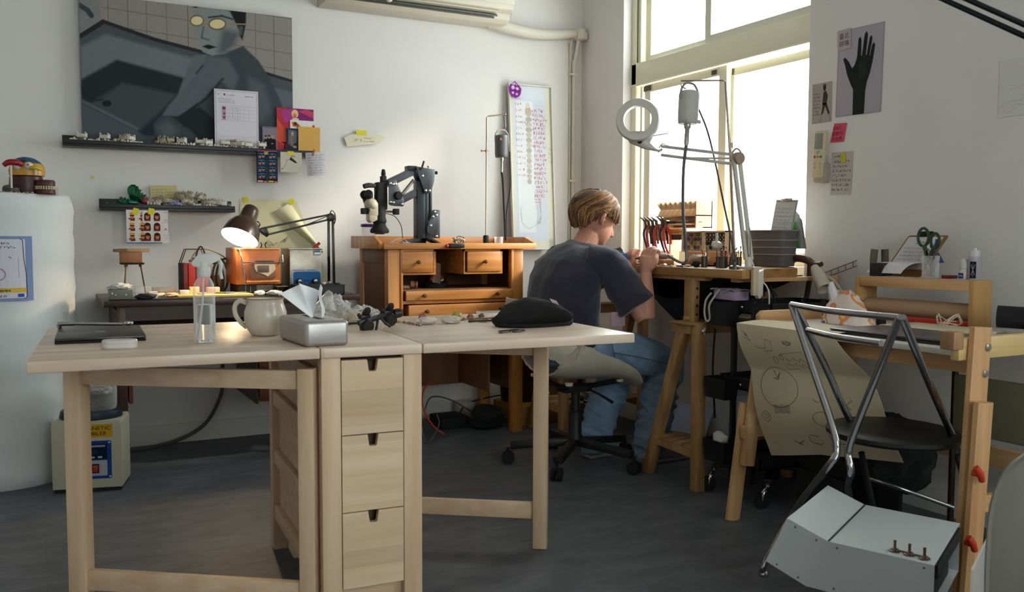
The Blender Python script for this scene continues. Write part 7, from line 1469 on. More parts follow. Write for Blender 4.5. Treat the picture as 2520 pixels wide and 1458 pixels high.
# ---------------------------------------------------------------- pine children's desk with white top
DY0, DY1 = 1.46, 2.40
pd = thing('pine_desk', (2.45, 1.93, 0), 'pine desk with white board top and adjustable legs at the right wall', 'desk')
def pp(mb, n, m): return mb.build(n, m, pd)
wl = M('white_laminate', '#c9c3ba', .35)
MB().prism(rrect(2.115, DY0 + .045, 2.76, DY1 - .035, .02), (0, 0, .703), (1, 0, 0), (0, 1, 0), .017, None, .003).build('white_top', wl, pd)
pp(MB().box((2.165, DY0 + .05, .655), (2.185, DY1 - .04, .702), None, .002), 'front_apron', piney); pp(MB().box((2.74, DY0 + .05, .655), (2.76, DY1 - .04, .702), None, .002), 'rear_apron', piney)
for y0, n_ in ((DY1 - .032, 'l'), (DY0 + .012, 'r')):
    pp(MB().prism([(2.235 if n_ == 'l' else 2.06, .700), (2.80, .700), (2.80, .755), (2.255 if n_ == 'l' else 2.07, .757), (2.235 if n_ == 'l' else 2.06, .742)], (0, y0, 0), (1, 0, 0), (0, 0, 1), -.024, None, .003), 'side_rail', W('pine_light', '#c6a468', '#dcc088', 'x', .7, .45) if n_ == 'r' else pinex)
def oct_leg(p, q, w, d, n):
    p = Vector(p); q = Vector(q); z = (q - p).normalized(); y = Vector((0, 1, 0)); x = y.cross(z)
    return MB().loft([[c + x * (w / 2) * a + y * (d / 2) * b_ for a, b_ in ((-1, -.4), (-.55, -1), (.55, -1), (1, -.4), (1, .4), (.55, 1), (-.55, 1), (-1, .4))] for c in (p, p + z * .004, q - z * .004, q)]).build(n, pine, pd)
oct_leg((2.295, DY1 + .008, .705), (2.225, DY1 + .008, .20), .060, .030, 'upper_leg'); oct_leg((2.245, DY1 + .036, .42), (2.187, DY1 + .036, 0), .060, .028, 'lower_leg')
# near leg: measured on the near side plane
oct_leg((2.126, DY0, .785), (2.085, DY0, .03), .068, .036, 'upper_leg'); oct_leg((2.094, DY0 - .036, .60), (2.058, DY0 - .036, 0), .056, .034, 'lower_leg')
oct_leg((2.72, DY1 + .008, .75), (2.80, DY1 + .008, 0), .055, .03, 'rear_leg'); oct_leg((2.72, DY0, .75), (2.80, DY0, 0), .055, .03, 'rear_leg')
b = MB().box((2.035, DY0 + .008, .728), (2.075, DY0 + .05, .775), None, .004); pp(b, 'rail_end_block', W('pine_dark', '#8a6444', '#a8805a', 'z', 1))
for z, x in ((.735, 2.13), (.668, 2.122)): MB().lathe([(.010, 0), (.010, .003), (.004, .005)], (x, DY0 - .019, z), bolt, 14, (0, -1, 0)).build('bolt', bolt, pd)
for z, x in ((AT(2410, 1168, 'y', 1.39).z, AT(2410, 1168, 'y', 1.39).x), (AT(2392, 1340, 'y', 1.39).z, AT(2392, 1340, 'y', 1.39).x)): MB().tube([(x - .012, DY0 - .068, z + .018), (x, DY0 - .072, z + .002), (x + .014, DY0 - .068, z - .018)], [.008, .009, .008], None, 10, smooth_n=2).lathe([(.008, 0), (.008, .018)], (x, DY0 - .053, z), None, 12, (0, -1, 0)).build('wing_nut', M('wingnut_red', '#c43a1e', .4), pd)
pp(MB().box((2.12, DY0 - .01, .30), (2.80, DY0 + .012, .345), None, .003), 'side_stretcher', pinex); pp(MB().box((2.20, DY1 + .0, .30), (2.80, DY1 + .02, .345), None, .003), 'side_stretcher', pinex)
pp(MB().box((2.73, DY0, .27), (2.76, DY1, .335), None, .003), 'rear_stretcher', piney)
# hanging drawing paper over the left front edge
hg = M('kraft_paper_pale', '#d8c8a8', .8)
def hf(u, v):
    if v < .16: t = v / .16; return (2.30 - .19 * t, 2.345 - .42 * u + .01 * (1 - t), .7215 + .006 * math.sin(PI * t))
    t = (v - .16) / .84; z = .7215 - .48 * t + (.10 * u * t); y = 2.345 - (.42 + .13 * math.sin(min(1, t * 1.4) * PI / 2) * (1 if u > .5 else .3) * u) * u + .01 * t * (1 - u)
    return (2.108 - .022 * math.sin(min(1, t * 3) * PI) + .015 * math.sin(t * 7) + .17 * t + .012 * math.sin(u * 8 + t * 3) * t, y, z)
hpap = MB().sheet(hf, 24, 50, None, .0008).build('drawing_sheet', hg, sharp=70); tag(hpap, 'long brown paper with pencil ring sketches hanging over the pine desk front', 'paper')
pm = M('pencil_dark', '#4c453c', .8)
def pen(pts, w=.0008, cl=False):
    P_ = [Vector(hf(u, v)) + Vector((-.0012, 0, .0004 if v > .16 else .0015)) for u, v in pts]; MB().tube(P_, w, pm, 4, closed=cl).build('pencil_sketch', pm, hpap)
def circ(u, v, ru, rv, n=18, a0=0, a1=2 * PI): return [(u + ru * math.cos(a0 + (a1 - a0) * k / n), v + rv * math.sin(a0 + (a1 - a0) * k / n)) for k in range(n + 1)]
pen(circ(.30, .55, .20, .13)); pen(circ(.52, .25, .035, .012)); pen(circ(.52, .255, .025, .008), .0012); pen(circ(.35, .37, .022, .022)); pen(circ(.42, .35, .018, .018)); pen(circ(.12, .74, .05, .032)); pen(circ(.12, .74, .02, .014)); pen([(.24 + .012 * (k // 2), .66 + (.05 if (k % 4) in (1, 2) else 0) + .004 * (k % 3)) for k in range(28)]); pen(circ(.66, .86, .07, .05), .0011); pen(circ(.70, .85, .03, .03), .0011); pen(circ(.60, .74, .07, .05)); pen([(.42, .33), (.62, .30), (.63, .40), (.44, .43), (.42, .33)])
pen([(.08, .22), (.2, .30), (.28, .30), (.30, .24), (.36, .25), (.35, .31), (.27, .32)]); pen([(.05, .20), (.1, .23), (.07, .24), (.13, .26), (.09, .21)]); pen([(.27, .44), (.30, .49), (.33, .45), (.31, .50), (.26, .49)], .0012); pen([(.34, .90), (.40, .93), (.37, .92), (.42, .90)], .0014); pen(circ(.50, .89, .03, .03, 12, .5, 5.2)); pen([(.75, .6), (.80, .66), (.74, .65), (.82, .60)])
hw = [(.455 + .02 * k + .008 * math.cos(k * 2.4), .345 + .012 * (k % 3) + .02 * (k // 8)) for k in range(9)]; pen(hw); pen([(x, y + .035) for x, y in hw]); pen([(x + .1, y + .26) for x, y in hw[:6]])
# hutch with kraft roll, red bar
hu = thing('desk_hutch', (2.76, 2.12, .7205), 'low pine hutch shelf holding a roll of kraft paper on the pine desk', 'shelf')
HX0, HX1, HY0, HY1 = 2.70, 2.80, 1.885, 2.365
MB().box((HX0, HY0, .7205), (HX1, HY0 + .016, .875), None, .002).build('side_board', W('ply_honey', '#b5884e', '#cfa468', 'z', .5), hu); MB().box((HX0, HY1 - .016, .7205), (HX1, HY1, .872), None, .002).build('side_board', _mats['ply_honey'], hu)
MB().box((HX0, HY0 + .016, .838), (HX0 + .014, HY1 - .016, .874), None, .002).box((HX0 + .014, HY0 + .016, .838), (HX1, HY1 - .016, .848)).build('top_shelf', piney, hu)
kr = tag(MB().tube([(2.752, HY0 + .02, .765), (2.752, HY1 - .02, .765)], .030, None, 28).build('kraft_roll', M('kraft_roll', '#b09070', .75)), 'roll of kraft paper on the bar inside the pine hutch', 'roll')
tag(MB().box((2.704, HY0 + .018, .7215), (2.716, HY1 - .018, .738), None, .002).build('red_bar', M('red_bar', '#b8281c', .4)), 'red cutting bar under the kraft roll', 'bar')
ZH = .8755
def hx(y, x=2.75): return (x, y, ZH)
# spring clamps / spatulas, box, clipboard, cup of scissors
stl = M('spatula_steel', '#77786e', .3, .8)
for i, (y, a, lab) in enumerate(((2.33, .10, 'left steel scraper standing at the left of the hutch'), (2.285, -.06, 'right steel scraper standing at the left of the hutch'))): tag(MB().prism([(-.006, 0), (.006, 0), (.016, .055), (.016, .098), (-.016, .098), (-.016, .055)], (0, 0, 0), (0, 1, 0), (0, 0, 1), .002, None).xf(Matrix.Translation((2.745 + .02 * i, y, ZH)) @ Matrix.Rotation(a, 4, 'X')).build('scraper', stl), lab, 'scraper')
pb = tag(MB().box((2.71, 2.255, ZH), (2.77, 2.31, ZH + .048), None, .002).build('patterned_box', M('box_black', '#1b1b20', .4, var=.9, vscale=80)), 'small black patterned box beside the steel scrapers', 'box')
cbp = thing('clipboard', hx(2.14, 2.78), 'brown clipboard with a printed form leaning on the wall above the hutch', 'clipboard')
O1 = Vector((2.765, 2.30, ZH)); Uy = Vector((.09, -.055, .165)); Ux = Vector((0, -.155, -.0)); n1 = Ux.normalized().cross(Uy.normalized())
flatart('board', O1, Ux, Uy, ('#8a6238', rrect(0, 0, .165, .175, .008)), [('#cdc9cc', [rect(.006, .03, .150, .168)]), ('#2b2a2c', shift(tri_text('Shaving', .024), .055, .138, 1, .8)), ('#6a6868', [q for k in range(6) for q in scribble(.02, .115 - .016 * k, .12, .126 - .016 * k, 1, rnd, .001) + stroke([(.05, .114 - .016 * k), (.14, .114 - .016 * k)], .0007)])], cbp, th=.003)
MB().sheet(lambda u, v: Vector((2.71, 2.325 - .15 * u, ZH + .012)) .lerp(O1 + Ux * u * .95 + Uy * .30 + n1 * .006, v) + Vector((-.012 * math.sin(PI * v), 0, .012 * math.sin(PI * v))), 10, 10, papm, .0008).build('curled_page', papm, cbp)
MB().box((-.03, -.008, -.01), (.03, .008, .01), None, .004).xf(Matrix.Translation(O1 + Uy * .93 + Ux * .45 - Vector((.006, 0, 0))) @ Matrix.Rotation(R(90), 4, 'Z')).build('clip', blkm, cbp)
cp_ = thing('pen_cup', hx(2.085), 'clear cup of pens and scissors on the hutch', 'cup'); MB().lathe([(.027, 0), (.029, .078), (.027, .078), (.025, .003)], hx(2.085), None, 24, cap=False).build('cup', glass('clear_plastic', trans=.86), cp_)
def sc(x, y, r1, lab, c, h):
    t = thing('scissors', (x, y, ZH + .005), lab, 'scissors'); m = M('scis' + c, c, .4)
    for s, rr_, dz in ((1, r1, .012), (-1, r1 * .8, 0)):
        cz = Vector((x, y + s * r1 * .95, ZH + h + dz)); MB().tube([cz + Vector((0, .85 * rr_ * math.cos(a), 1.25 * rr_ * math.sin(a))) for a in [2 * PI * k / 20 for k in range(20)]], r1 * .20, None, 8, closed=True).tube([cz + Vector((0, -s * rr_ * .2, -rr_ * 1.2)), (x, y, ZH + h - r1 * 3.0)], [r1 * .3, r1 * .25], None, 8).build('handle', m, t)
    MB().bar((x, y, ZH + h - r1 * 3), (x, y + .006, ZH + .008), .002, .010, None, (0, 1, 0)).build('blade', chrome, t)
sc(2.745, 2.09, .025, 'big green-handled scissors in the pen cup', '#1e3d24', .13); sc(2.735, 2.078, .011, 'small grey scissors in the pen cup', '#4a4548', .075)
for i, (y, z, c, r_, lab) in enumerate(((2.062, .135, '#1f3f8a', .005, 'blue pen in the clear cup'), (2.068, .09, '#6a4a34', .008, 'brown wooden handle in the clear cup'), (2.10, .07, '#2f6f7a', .004, 'teal pen in the clear cup'), (2.108, .07, '#2c7a56', .004, 'green pen in the clear cup'), (2.075, .07, '#26408c', .004, 'dark blue pen in the clear cup'))): tag(MB().tube([(2.75 + .004 * i, 2.085 + (2.085 - y) * .3, ZH + .006), (2.75 + .004 * i, y, ZH + z)], r_, None, 8).build('pen', M('pen' + c, c, .4)), lab, 'pen')
tag(MB().box((-.012, 0, 0), (.012, .004, .07), None, .001).xf(Matrix.Translation((2.77, 2.055, ZH + .055)) @ Matrix.Rotation(-.6, 4, 'X')).build('blue_booklet', M('booklet_blue', '#27406c', .5)), 'small blue and white booklet leaning behind the pen cup', 'booklet')
tag(MB().box((2.74, 2.0, ZH), (2.78, 2.035, ZH + .012), None, .002).build('red_box', M('red_box', '#7c1d22', .4)), 'tiny dark red box right of the pen cup', 'box')
d1 = thing('deodorant', hx(1.955), 'short white roll-on bottle with a domed cap on the hutch', 'bottle'); MB().lathe([(.015, 0), (.016, .003), (.016, .034), (.013, .038)], hx(1.955), None, 24).build('bottle_body', M('white_gloss', '#d3cfca', .25), d1); MB().lathe([(.0165, .036), (.017, .056), (.012, .068), (.001, .072)], hx(1.955), None, 24).build('domed_cap', M('cap_gloss', '#c9c6c4', .3), d1); flatart('label', (2.7335, 1.965, ZH + .004), (0, -1, 0), (0, 0, 1), ('#25467c', rect(0, 0, .018, .018)), [('#c9c9d0', scribble(.002, .004, .016, .015, 1, rnd, .002))], d1)
g1 = thing('spray_can', hx(1.92), 'taller white cylinder with a dark label at the right of the hutch', 'bottle'); MB().lathe([(.017, 0), (.018, .002), (.018, .078), (.001, .080)], hx(1.92), None, 26).build('can_body', M('can_lilac', '#b0a9b8', .35), g1); MB().lathe([(.0185, .078), (.0185, .098), (.001, .099)], hx(1.92), None, 26).lathe([(.007, .099), (.006, .105)], hx(1.92), None, 12).build('can_cap', M('cap_gloss', '#c9c6c4', .3), g1); flatart('label', (2.7315, 1.922, ZH + .006), (0, -1, 0), (0, 0, 1), ('#1c1f2a', rect(0, 0, .022, .055)), [('#aeb0b8', shift(tri_text('LAX', .020), 0, 0, 1) and stroke([(.004, .01), (.018, .045)], .002) + stroke([(.018, .01), (.004, .045)], .002) + stroke([(.011, .004), (.011, .05)], .0014))], g1)
# laptop, notepad, cable, snack bag on the desk
l2 = thing('laptop', (2.27, 1.80, .7205), 'closed dark laptop at the right end of the pine desk', 'laptop'); MB().box((2.165, 1.60, .7205), (2.40, 1.99, .7285), None, .003).build('laptop_base', M('laptop_dark', '#3b3739', .35, .6), l2); MB().box((2.165, 1.60, .7292), (2.40, 1.99, .7345), None, .0025).build('laptop_lid', M('laptop_lid', '#544d52', .33, .5), l2)
tag(MB().box((2.47, 1.74, .7205), (2.66, 2.06, .7265), None, .001).build('paper_pad', M('pad_cream', '#cdc3a4', .7)), 'cream paper pad between laptop and hutch', 'pad')
coil('earphone_cable', (2.55, 1.86, .7267), .05, 20, M('cable_cream', '#c0b39c', .5), 'tangled cream cable loops on the paper pad', 'cable', 4, .0018, .05)
tag(MB().blob((2.52, 1.715, .728), .016, None, 2, .8, 4, (1.8, 1.5, .6), 3, flat=-.0075).build('clear_wrapper', glass('bag_film', trans=.62)), 'small crumpled clear wrapper right of the cream pad', 'wrapper')
tag(MB().box((2.50, 2.08, .7205), (2.53, 2.10, .745), None, .003).build('black_clip', blkm), 'black binder clip beside the snack bag', 'clip')
sn = thing('snack_bag', (2.44, 2.20, .7205), 'white and orange printed plastic snack bag on the pine desk', 'bag')
snm = bpy.data.materials.new('snack_film'); snm.use_nodes = True; nt = snm.node_tree; pb_ = nt.nodes['Principled BSDF']; tc = nt.nodes.new('ShaderNodeTexCoord'); ns = nt.nodes.new('ShaderNodeTexNoise'); ns.inputs['Scale'].default_value = 17; ns.inputs['Detail'].default_value = 1; nt.links.new(tc.outputs['Object'], ns.inputs[0]); c_ = nt.nodes.new('ShaderNodeValToRGB'); nt.links.new(ns.outputs['Fac'], c_.inputs[0]); c_.color_ramp.interpolation = 'CONSTANT'; el = c_.color_ramp.elements; el[0].position = 0; el[0].color = (*srgb('#e0d0c4'), 1); el[1].position = .47; el[1].color = (*srgb('#e08a5c'), 1)
for p_, h_2 in ((.55, '#e6c25a'), (.58, '#d9d0cc'), (.64, '#5a3f86')): e = el.new(p_); e.color = (*srgb(h_2), 1)
nt.links.new(c_.outputs[0], pb_.inputs['Base Color']); pb_.inputs['Roughness'].default_value = .3
b = MB(); rings = []
for k in range(9):
    t = k / 8; rings.append([Vector((2.44 + (.05 * (1 - t) + .006) * math.sin(a) * (1 + .12 * math.sin(5 * a + k)), 2.165 + (.105 * (1 - .55 * t ** 1.5)) * math.cos(a) * (1 + .05 * math.sin(7 * a + 2 * k)) + .02 * t, .721 + .105 * t + .012 * math.sin(3 * a + k) * t)) for a in [2 * PI * j / 30 for j in range(30)]])
b.loft(rings).build('bag_film', snm, sn, sharp=60); MB().tube([(2.44, 2.22, .80), (2.43, 2.23, .845), (2.44, 2.235, .86)], [.02, .012, .004], None, 8, smooth_n=2).build('bag_knot', papm, sn)
cm_ = thing('camera', (2.66, 1.69, .757), 'black photo camera lying behind the pine desk rail at the right edge', 'camera'); MB().tube([(2.62, 1.745, .772), (2.66, 1.665, .770)], .034, None, 24).build('lens', blkm, cm_); MB().box((2.62, 1.54, .7205), (2.72, 1.66, .81), None, .01).build('camera_body', blkm, cm_); flatart('lens_marks', (2.622, 1.735, .768), (.0, -1, .1), (0, .1, 1), ('#101112', rect(0, 0, .02, .004)), [('#8f8f8f', scribble(.001, .0, .018, .004, 1, rnd, .0008))], cm_)
# small white lamp and cane behind the trolley
wl2 = thing('clip_lamp', (2.74, 2.50, .73), 'small white cone-shaped desk lamp switched off beside the hutch', 'lamp'); s0 = AT(2003, 655, 'x', 2.72); s1 = AT(2030, 712, 'x', 2.70); dd_ = (s1 - s0); dn = dd_.normalized()
MB().lathe([(.006, 0), (.014, .004), (.018, .015), (.026, .05), (.031, dd_.length), (.029, dd_.length), (.024, .05), (.014, .016)], s0, None, 28, dn, cap=False).build('shade', M('shade_offwhite', '#b5ad9c', .4), wl2)
MB().tube([s0.lerp(s1, .45) + Vector((0, -.028, 0)), AT(2050, 690, 'x', 2.74), AT(2085, 735, 'x', 2.74), AT(2110, 765, 'x', 2.74), (2.74, 2.42, .735)], .006, None, 10, smooth_n=3).lathe([(.05, 0), (.045, .012)], (2.74, 2.43, .7215), None, 24).build('arm', M('arm_offwhite', '#b09f8c', .4), wl2)
cn = tag(MB().tube([AT(1948, 645, 'x', 2.80), AT(1960, 636, 'x', 2.80), AT(1985, 640, 'x', 2.80), AT(2005, 652, 'x', 2.80), AT(2022, 650, 'x', 2.80)], [.012, .016, .016, .014, .010], None, 12, smooth_n=4).tube([AT(1996, 650, 'x', 2.80), AT(1992, 690, 'x', 2.80), AT(1975, 790, 'x', 2.80), (2.82, 2.76, .0)], [.016, .0115, .0105, .009], None, 12).build('walking_cane', M('cane_brown', '#4a2c20', .35)), 'dark brown walking cane leaning under the window right end', 'cane')
b = MB(); p0, p1 = AT(2020, 688, 'x', XW - .01), AT(2108, 655, 'x', XW - .01); up_ = Vector((0, 0, .022)); b.tube([p0, p1], .002, None, 6).tube([p0 + up_, p1 + up_], .002, None, 6)
for k in range(5): q = p0.lerp(p1, .1 + k * .2); b.tube([q, q + up_], .002, None, 6)
tag(b.build('wire_hook_rail', M('wire_taupe', '#7a6c60', .4, .6)), 'thin ladder-like wire rail on the wall left of the scrapers', 'rail')
# things under the pine desk
tag(MB().blob((2.50, 2.02, .30), .14, None, 3, .35, 3, (.8, 1.0, .9), 6, flat=-.30).build('dark_wool_bag', M('wool_dark', '#141a18', 1., var=.8, vscale=25, bump=1, bscale=90)), 'dark fuzzy green and red wool bag under the pine desk', 'bag')
tag(MB().box((2.55, 1.50, .40), (2.57, 1.84, .585), None, .01).xf(Matrix()).build('pale_board', M('pale_khaki', '#7b745a', .8)), 'dull khaki board leaning under the right half of the pine desk', 'board')
tag(MB().tube([(2.60, 1.868, .0), (2.60, 1.868, .69)], .010, None, 10).build('metal_pole', M('pole_brown', '#3a2a22', .4, .6)), 'thin dark metal pole behind the folding chair', 'pole')
tag(MB().box((2.42, 2.13, .18), (2.70, 2.36, .30), None, .02).box((2.42, 2.13, 0), (2.44, 2.36, .18)).box((2.68, 2.13, 0), (2.70, 2.36, .18)).build('black_stool', blkm), 'low black stool in the shade under the pine desk', 'stool')
tag(MB().tube([(2.66 + .015 * math.cos(k * .8), 1.46 - .04 + .015 * math.sin(k * .8), .40 + .0012 * k) for k in range(150)], .004, None, 6).xf(Matrix.Translation((-.35, -.20, .10))).build('coiled_cord', blkm), 'black coiled cord at the right edge of the picture', 'cord')
# ---------------------------------------------------------------- chrome folding chair
fc_ = thing('folding_chair', (2.08, 1.74, 0), 'chrome tube folding chair with black round seat in front of the pine desk', 'chair'); tb_ = .0098
TLc, TRc = AT(1948, 750, 'z', .825), AT(2213, 782, 'z', .825); J = AT(2064, 1095, 'z', .475); J2 = J + Vector((.012, -.022, 0))
def cm(): return M('chrome_dark', '#a7a7ab', .14, 1.)
def ft(pts, n, r_=tb_, s=4): MB().tube(pts, r_, None, 14, smooth_n=s).build(n, cm(), fc_)
mid = (TLc + TRc) / 2 + Vector((-.035, 0, .0)); ft([TLc, mid, TRc], 'back_rail', .0085, 8)
L2, R2 = AT(1988, 813, 'z', .772), AT(2168, 845, 'z', .772); ft([L2, (L2 + R2) / 2 + Vector((-.02, 0, 0)), R2], 'lower_back_rail', .0075, 8)
ft([TLc, TLc.lerp(J, .5), J.lerp(TLc, .12), J + Vector((-.002, .004, -.02)), J + Vector((-.01, .03, -.07)), AT(1960, 1250, 'z', .20), (1.90, 1.97, .04), (1.90, 1.975, .012)], 'rear_leg'); ft([TRc, TRc.lerp(J2, .5), J2.lerp(TRc, .1), J2 + Vector((0, 0, -.02)), J2 + Vector((.005, -.005, -.07)), AT(2088, 1215, 'z', .30), AT(2120, 1400, 'z', .015)], 'rear_leg')
S1, S2 = AT(2092, 1035, 'z', .488), AT(2358, 1100, 'z', .45); ft([TLc + Vector((.01, 0, 0)), TLc.lerp(S1, .5) + Vector((.01, 0, 0)), S1, S1 + Vector((.12, .03, -.08))], 'side_tube'); ft([TRc + Vector((.01, 0, 0)), TRc.lerp(S2, .5), S2, S2 + Vector((.08, 0, -.08))], 'side_tube')
sc_ = AT(2198, 1066, 'z', .475); MB().loft([[sc_ + Vector((.170 * k_ * math.cos(a), .182 * k_ * math.sin(a), z_)) for a in [2 * PI * j / 40 for j in range(40)]] for k_, z_ in ((.90, -.014), (1.0, -.004), (1.0, .006), (.93, .013), (.5, .006), (.02, .003))]).build('seat', M('seat_black', '#0f1011', .45), fc_)
FL, FR = AT(2120, 1115, 'z', .40), AT(2355, 1120, 'z', .40); FLb, FRb = FL + Vector((.16, .03, -.40)), FR + Vector((.16, -.03, -.40))
for p, q in ((FL, FLb), (FR, FRb)): MB().tube([p, q], .009, None, 12).build('front_leg', M('leg_gunmetal', '#3a3b3d', .35, .7), fc_)
ft([AT(2132, 1178, 'z', .25), AT(2180, 1190, 'z', .25), AT(2346, 1250, 'z', .18)], 'stretcher', .007, 2)
for p in ((1.90, 1.975, 0), (*AT(2120, 1400, 'z', .015)[:2], 0)): MB().lathe([(.016, 0), (.017, .006), (.012, .018)], p, None, 14).build('foot_cap', chrome, fc_)
# ---------------------------------------------------------------- white folded sheet-metal box
hz = .32; P0 = AT(2037, 1333, 'z', hz); P1 = AT(2300, 1393, 'z', hz); P3 = AT(2128, 1243, 'z', hz); aa = (P1 - P0).normalized(); bb = (P3 - P0); bn = aa.cross(Vector((0, 0, 1))).normalized()
def onp(x, y, o, n): d = _w + _r * ((x - 1260) / FPX) - _u * ((y - 729) / FPX); return _C + d * ((o - _C).dot(n) / d.dot(n))
F = [onp(x, y, P0, bn) for x, y in ((1937, 1276), (1885, 1382), (1982, 1443))]; zb_ = F[2].z
front = [F[0], P0, P1, Vector((P1.x, P1.y, 0)) + aa * .0, Vector((F[2].x, F[2].y, 0)) if F[2].z < .03 else F[2], F[1]]; front[3] = P1 + Vector((0, 0, zb_ - P1.z)); front[4] = F[2]
wb_ = thing('sheet_metal_box', (P0.x, P0.y, 0), 'white folded sheet metal box with three toggle switches in front of the folding chair', 'box'); wm_ = M('powder_white', '#c3c8ca', .5); wm2 = M('powder_front', '#9c9189', .55)
b = MB(); A1_ = [b.bm.verts.new(p) for p in front]; B1_ = [b.bm.verts.new(p + bb) for p in front]; fs = [b.bm.faces.new(A1_), b.bm.faces.new(B1_[::-1])] + [b.bm.faces.new((A1_[k], B1_[k], B1_[(k + 1) % 6], A1_[(k + 1) % 6])) for k in range(6) if k != 2]; b._new(fs, wm_); b.build('box_shell', wm_, wb_, sharp=10)
cp1 = P1.lerp(P0, .10); MB().bar(P1 + Vector((0, 0, -.02)) + bb * .05, P1 + Vector((0, 0, -.02)) + bb * .95, .01, .03, blkm).bar(cp1 + Vector((0, 0, -.1)) + bb * .1, cp1 + Vector((0, 0, -.1)) + bb * .9, .01, .10, blkm).build('open_end', blkm, wb_)
MB().bar(P0 + Vector((0, 0, .0012)) + aa * .002, P0 + bb + Vector((0, 0, .0012)) + aa * .002, .004, .0012, None, bev=0).build('bend_gap', M('gap_dark', '#2b2a30', .8), wb_)
prev = None
for x, y in ((2202, 1357), (2238, 1366), (2275, 1376)):
    p = AT(x, y, 'z', hz + .001); t_ = MB().lathe([(.012, 0), (.012, .002), (.008, .003), (.007, .006), (.003, .007), (.003, .020), (.0035, .024), (.001, .025)], p, None, 16).build('toggle_switch', M('toggle_bronze', '#6f6055', .3, .9), wb_)
    if prev is not None: MB().tube([prev + Vector((0, 0, .002)), (prev + p) / 2 + Vector((.008, .0, .001)), p + Vector((0, 0, .002))], .0018, None, 6, smooth_n=3).build('linking_wire', M('toggle_bronze', '#6f6055', .3, .9), wb_)
    prev = p
for x, y in ((1957, 1298), (2009, 1330), (2060, 1350), (1912, 1390), (1964, 1422), (2052, 1450), (2274, 1399)): p = onp(x, y, P0, bn); MB().lathe([(.003, 0), (.0028, .001)], p, None, 8, bn if bn.dot(_C - p) > 0 else -bn).build('rivet', M('rivet_grey', '#6f6a68', .5), wb_)
MB().box((-.002, -.14, 0), (.002, .14, .12), None).xf(Matrix.Translation(P1 + aa * .07 + bb * .45 + Vector((0, 0, zb_ - hz + .001))) @ Matrix.Rotation(math.atan2(bb.y, bb.x) - PI / 2, 4, 'Z')).build('acrylic_end', glass('acrylic_clear', trans=.82), wb_)
q_ = P0 + (P1 - P0) * .55 + bb * .5; tag(MB().box((-.08, -.12, 0), (.08, .12, zb_ - .0015), None, .004).xf(Matrix.Translation((q_.x, q_.y, 0)) @ Matrix.Rotation(math.atan2(bb.y, bb.x) - PI / 2, 4, 'Z')).build('black_crate', blkm), 'black crate standing under the white sheet metal box', 'crate')
# ---------------------------------------------------------------- grey chair back at the right corner
gc = thing('upholstered_chair', (1.55, .80, 0), 'smooth greyish chair back cropped at the lower right corner', 'chair'); gm_ = M('chair_grey', '#6f6c62', .5)
c0 = AT(2420, 1300, 'x', 1.40); ang = R(-38); T = Matrix.Translation((c0.x + .165, c0.y - .135, 0)) @ Matrix.Rotation(ang, 4, 'Z')
MB().loft([[T @ Vector((.215 * k_ * (1 if c > 0 else -1) * abs(c) ** .55, -.02 + .03 * (k_ < .99) + y_, .46 + .22 * (1 if s > 0 else -1) * abs(s) ** .55 * k_)) for c, s in [(math.cos(t), math.sin(t)) for t in [2 * PI * j / 48 for j in range(48)]]] for k_, y_ in ((.80, -.022), (.95, -.016), (1, 0), (.99, .014), (.9, .026))]).build('backrest', gm_, gc)
MB().box((-.2, -.46, .38), (.2, -.06, .43), None, .03).xf(T).build('seat', gm_, gc); MB().bar((0, .0, .36), (0, .0, .50), .05, .02).bar((0, -.2, .37), (0, .01, .37), .05, .02).tube([(0, -.25, .05), (0, -.25, .38)], .025, None, 14).xf(T).build('column', blkm, gc)
for k in range(5): a = R(72 * k); MB().bar((0, -.25, .09), (.27 * math.cos(a), -.25 + .27 * math.sin(a), .06), .04, .03).sphere((.27 * math.cos(a), -.25 + .27 * math.sin(a), .027), .027, None, 12).xf(T).build('base_leg', blkm, gc)
# lamp arm crossing the upper right corner
la = thing('lamp_arm', AT(2520, 95, 'x', 1.9), 'twin dark lamp arm rods crossing the upper right corner', 'lamp'); rm = M('rod_teal_black', '#12191b', .35, .4)
for (x0, y0, x1, y1) in ((2100, -102, 2620, 134), (2150, -105, 2620, 105)): MB().tube([AT(x0, y0, 'x', 1.75), AT(x1, y1, 'x', 1.95)], .0062, None, 12).build('rod', rm, la)
MB().lathe([(.01, 0), (.05, .03), (.07, .10)], AT(2100, -150, 'x', 1.70), None, 24, (-.3, .3, -.2), cap=False).build('lamp_head', rm, la)
# ---------------------------------------------------------------- papers on the window wall
def sideart(name, x, y, w, h, base, layers, lab, cat, bp=None, tilt=0., d=.0015):
    o = AT(x, y, 'x', XW - d); c, s = math.cos(tilt), math.sin(tilt); return tag(flatart(name, o, (0, -c, s), (0, s, c), (base, bp or rect(0, 0, w, h)), layers), lab, cat)
sideart('hand_poster', 2056, 289, .225, .345, '#9a939f', [('#aaa3ae', [rect(.004, .004, .221, .341)])], 'lilac poster with a dark open hand on the window wall', 'poster', tilt=-.02)
hp_ = [(.078, .0), (.132, .0), (.134, .09), (.140, .125), (.152, .155), (.163, .20), (.172, .262), (.166, .272), (.158, .262), (.150, .222), (.147, .225), (.158, .290), (.154, .302), (.146, .296), (.134, .228), (.129, .23), (.136, .308), (.130, .322), (.121, .312), (.112, .230), (.107, .23), (.106, .290), (.100, .306), (.092, .298), (.088, .225), (.078, .198), (.066, .185), (.048, .215), (.028, .235), (.020, .228), (.030, .205), (.042, .165), (.060, .128), (.076, .10)]
hpo = [(a * 1.02, b_) for a, b_ in hp_]
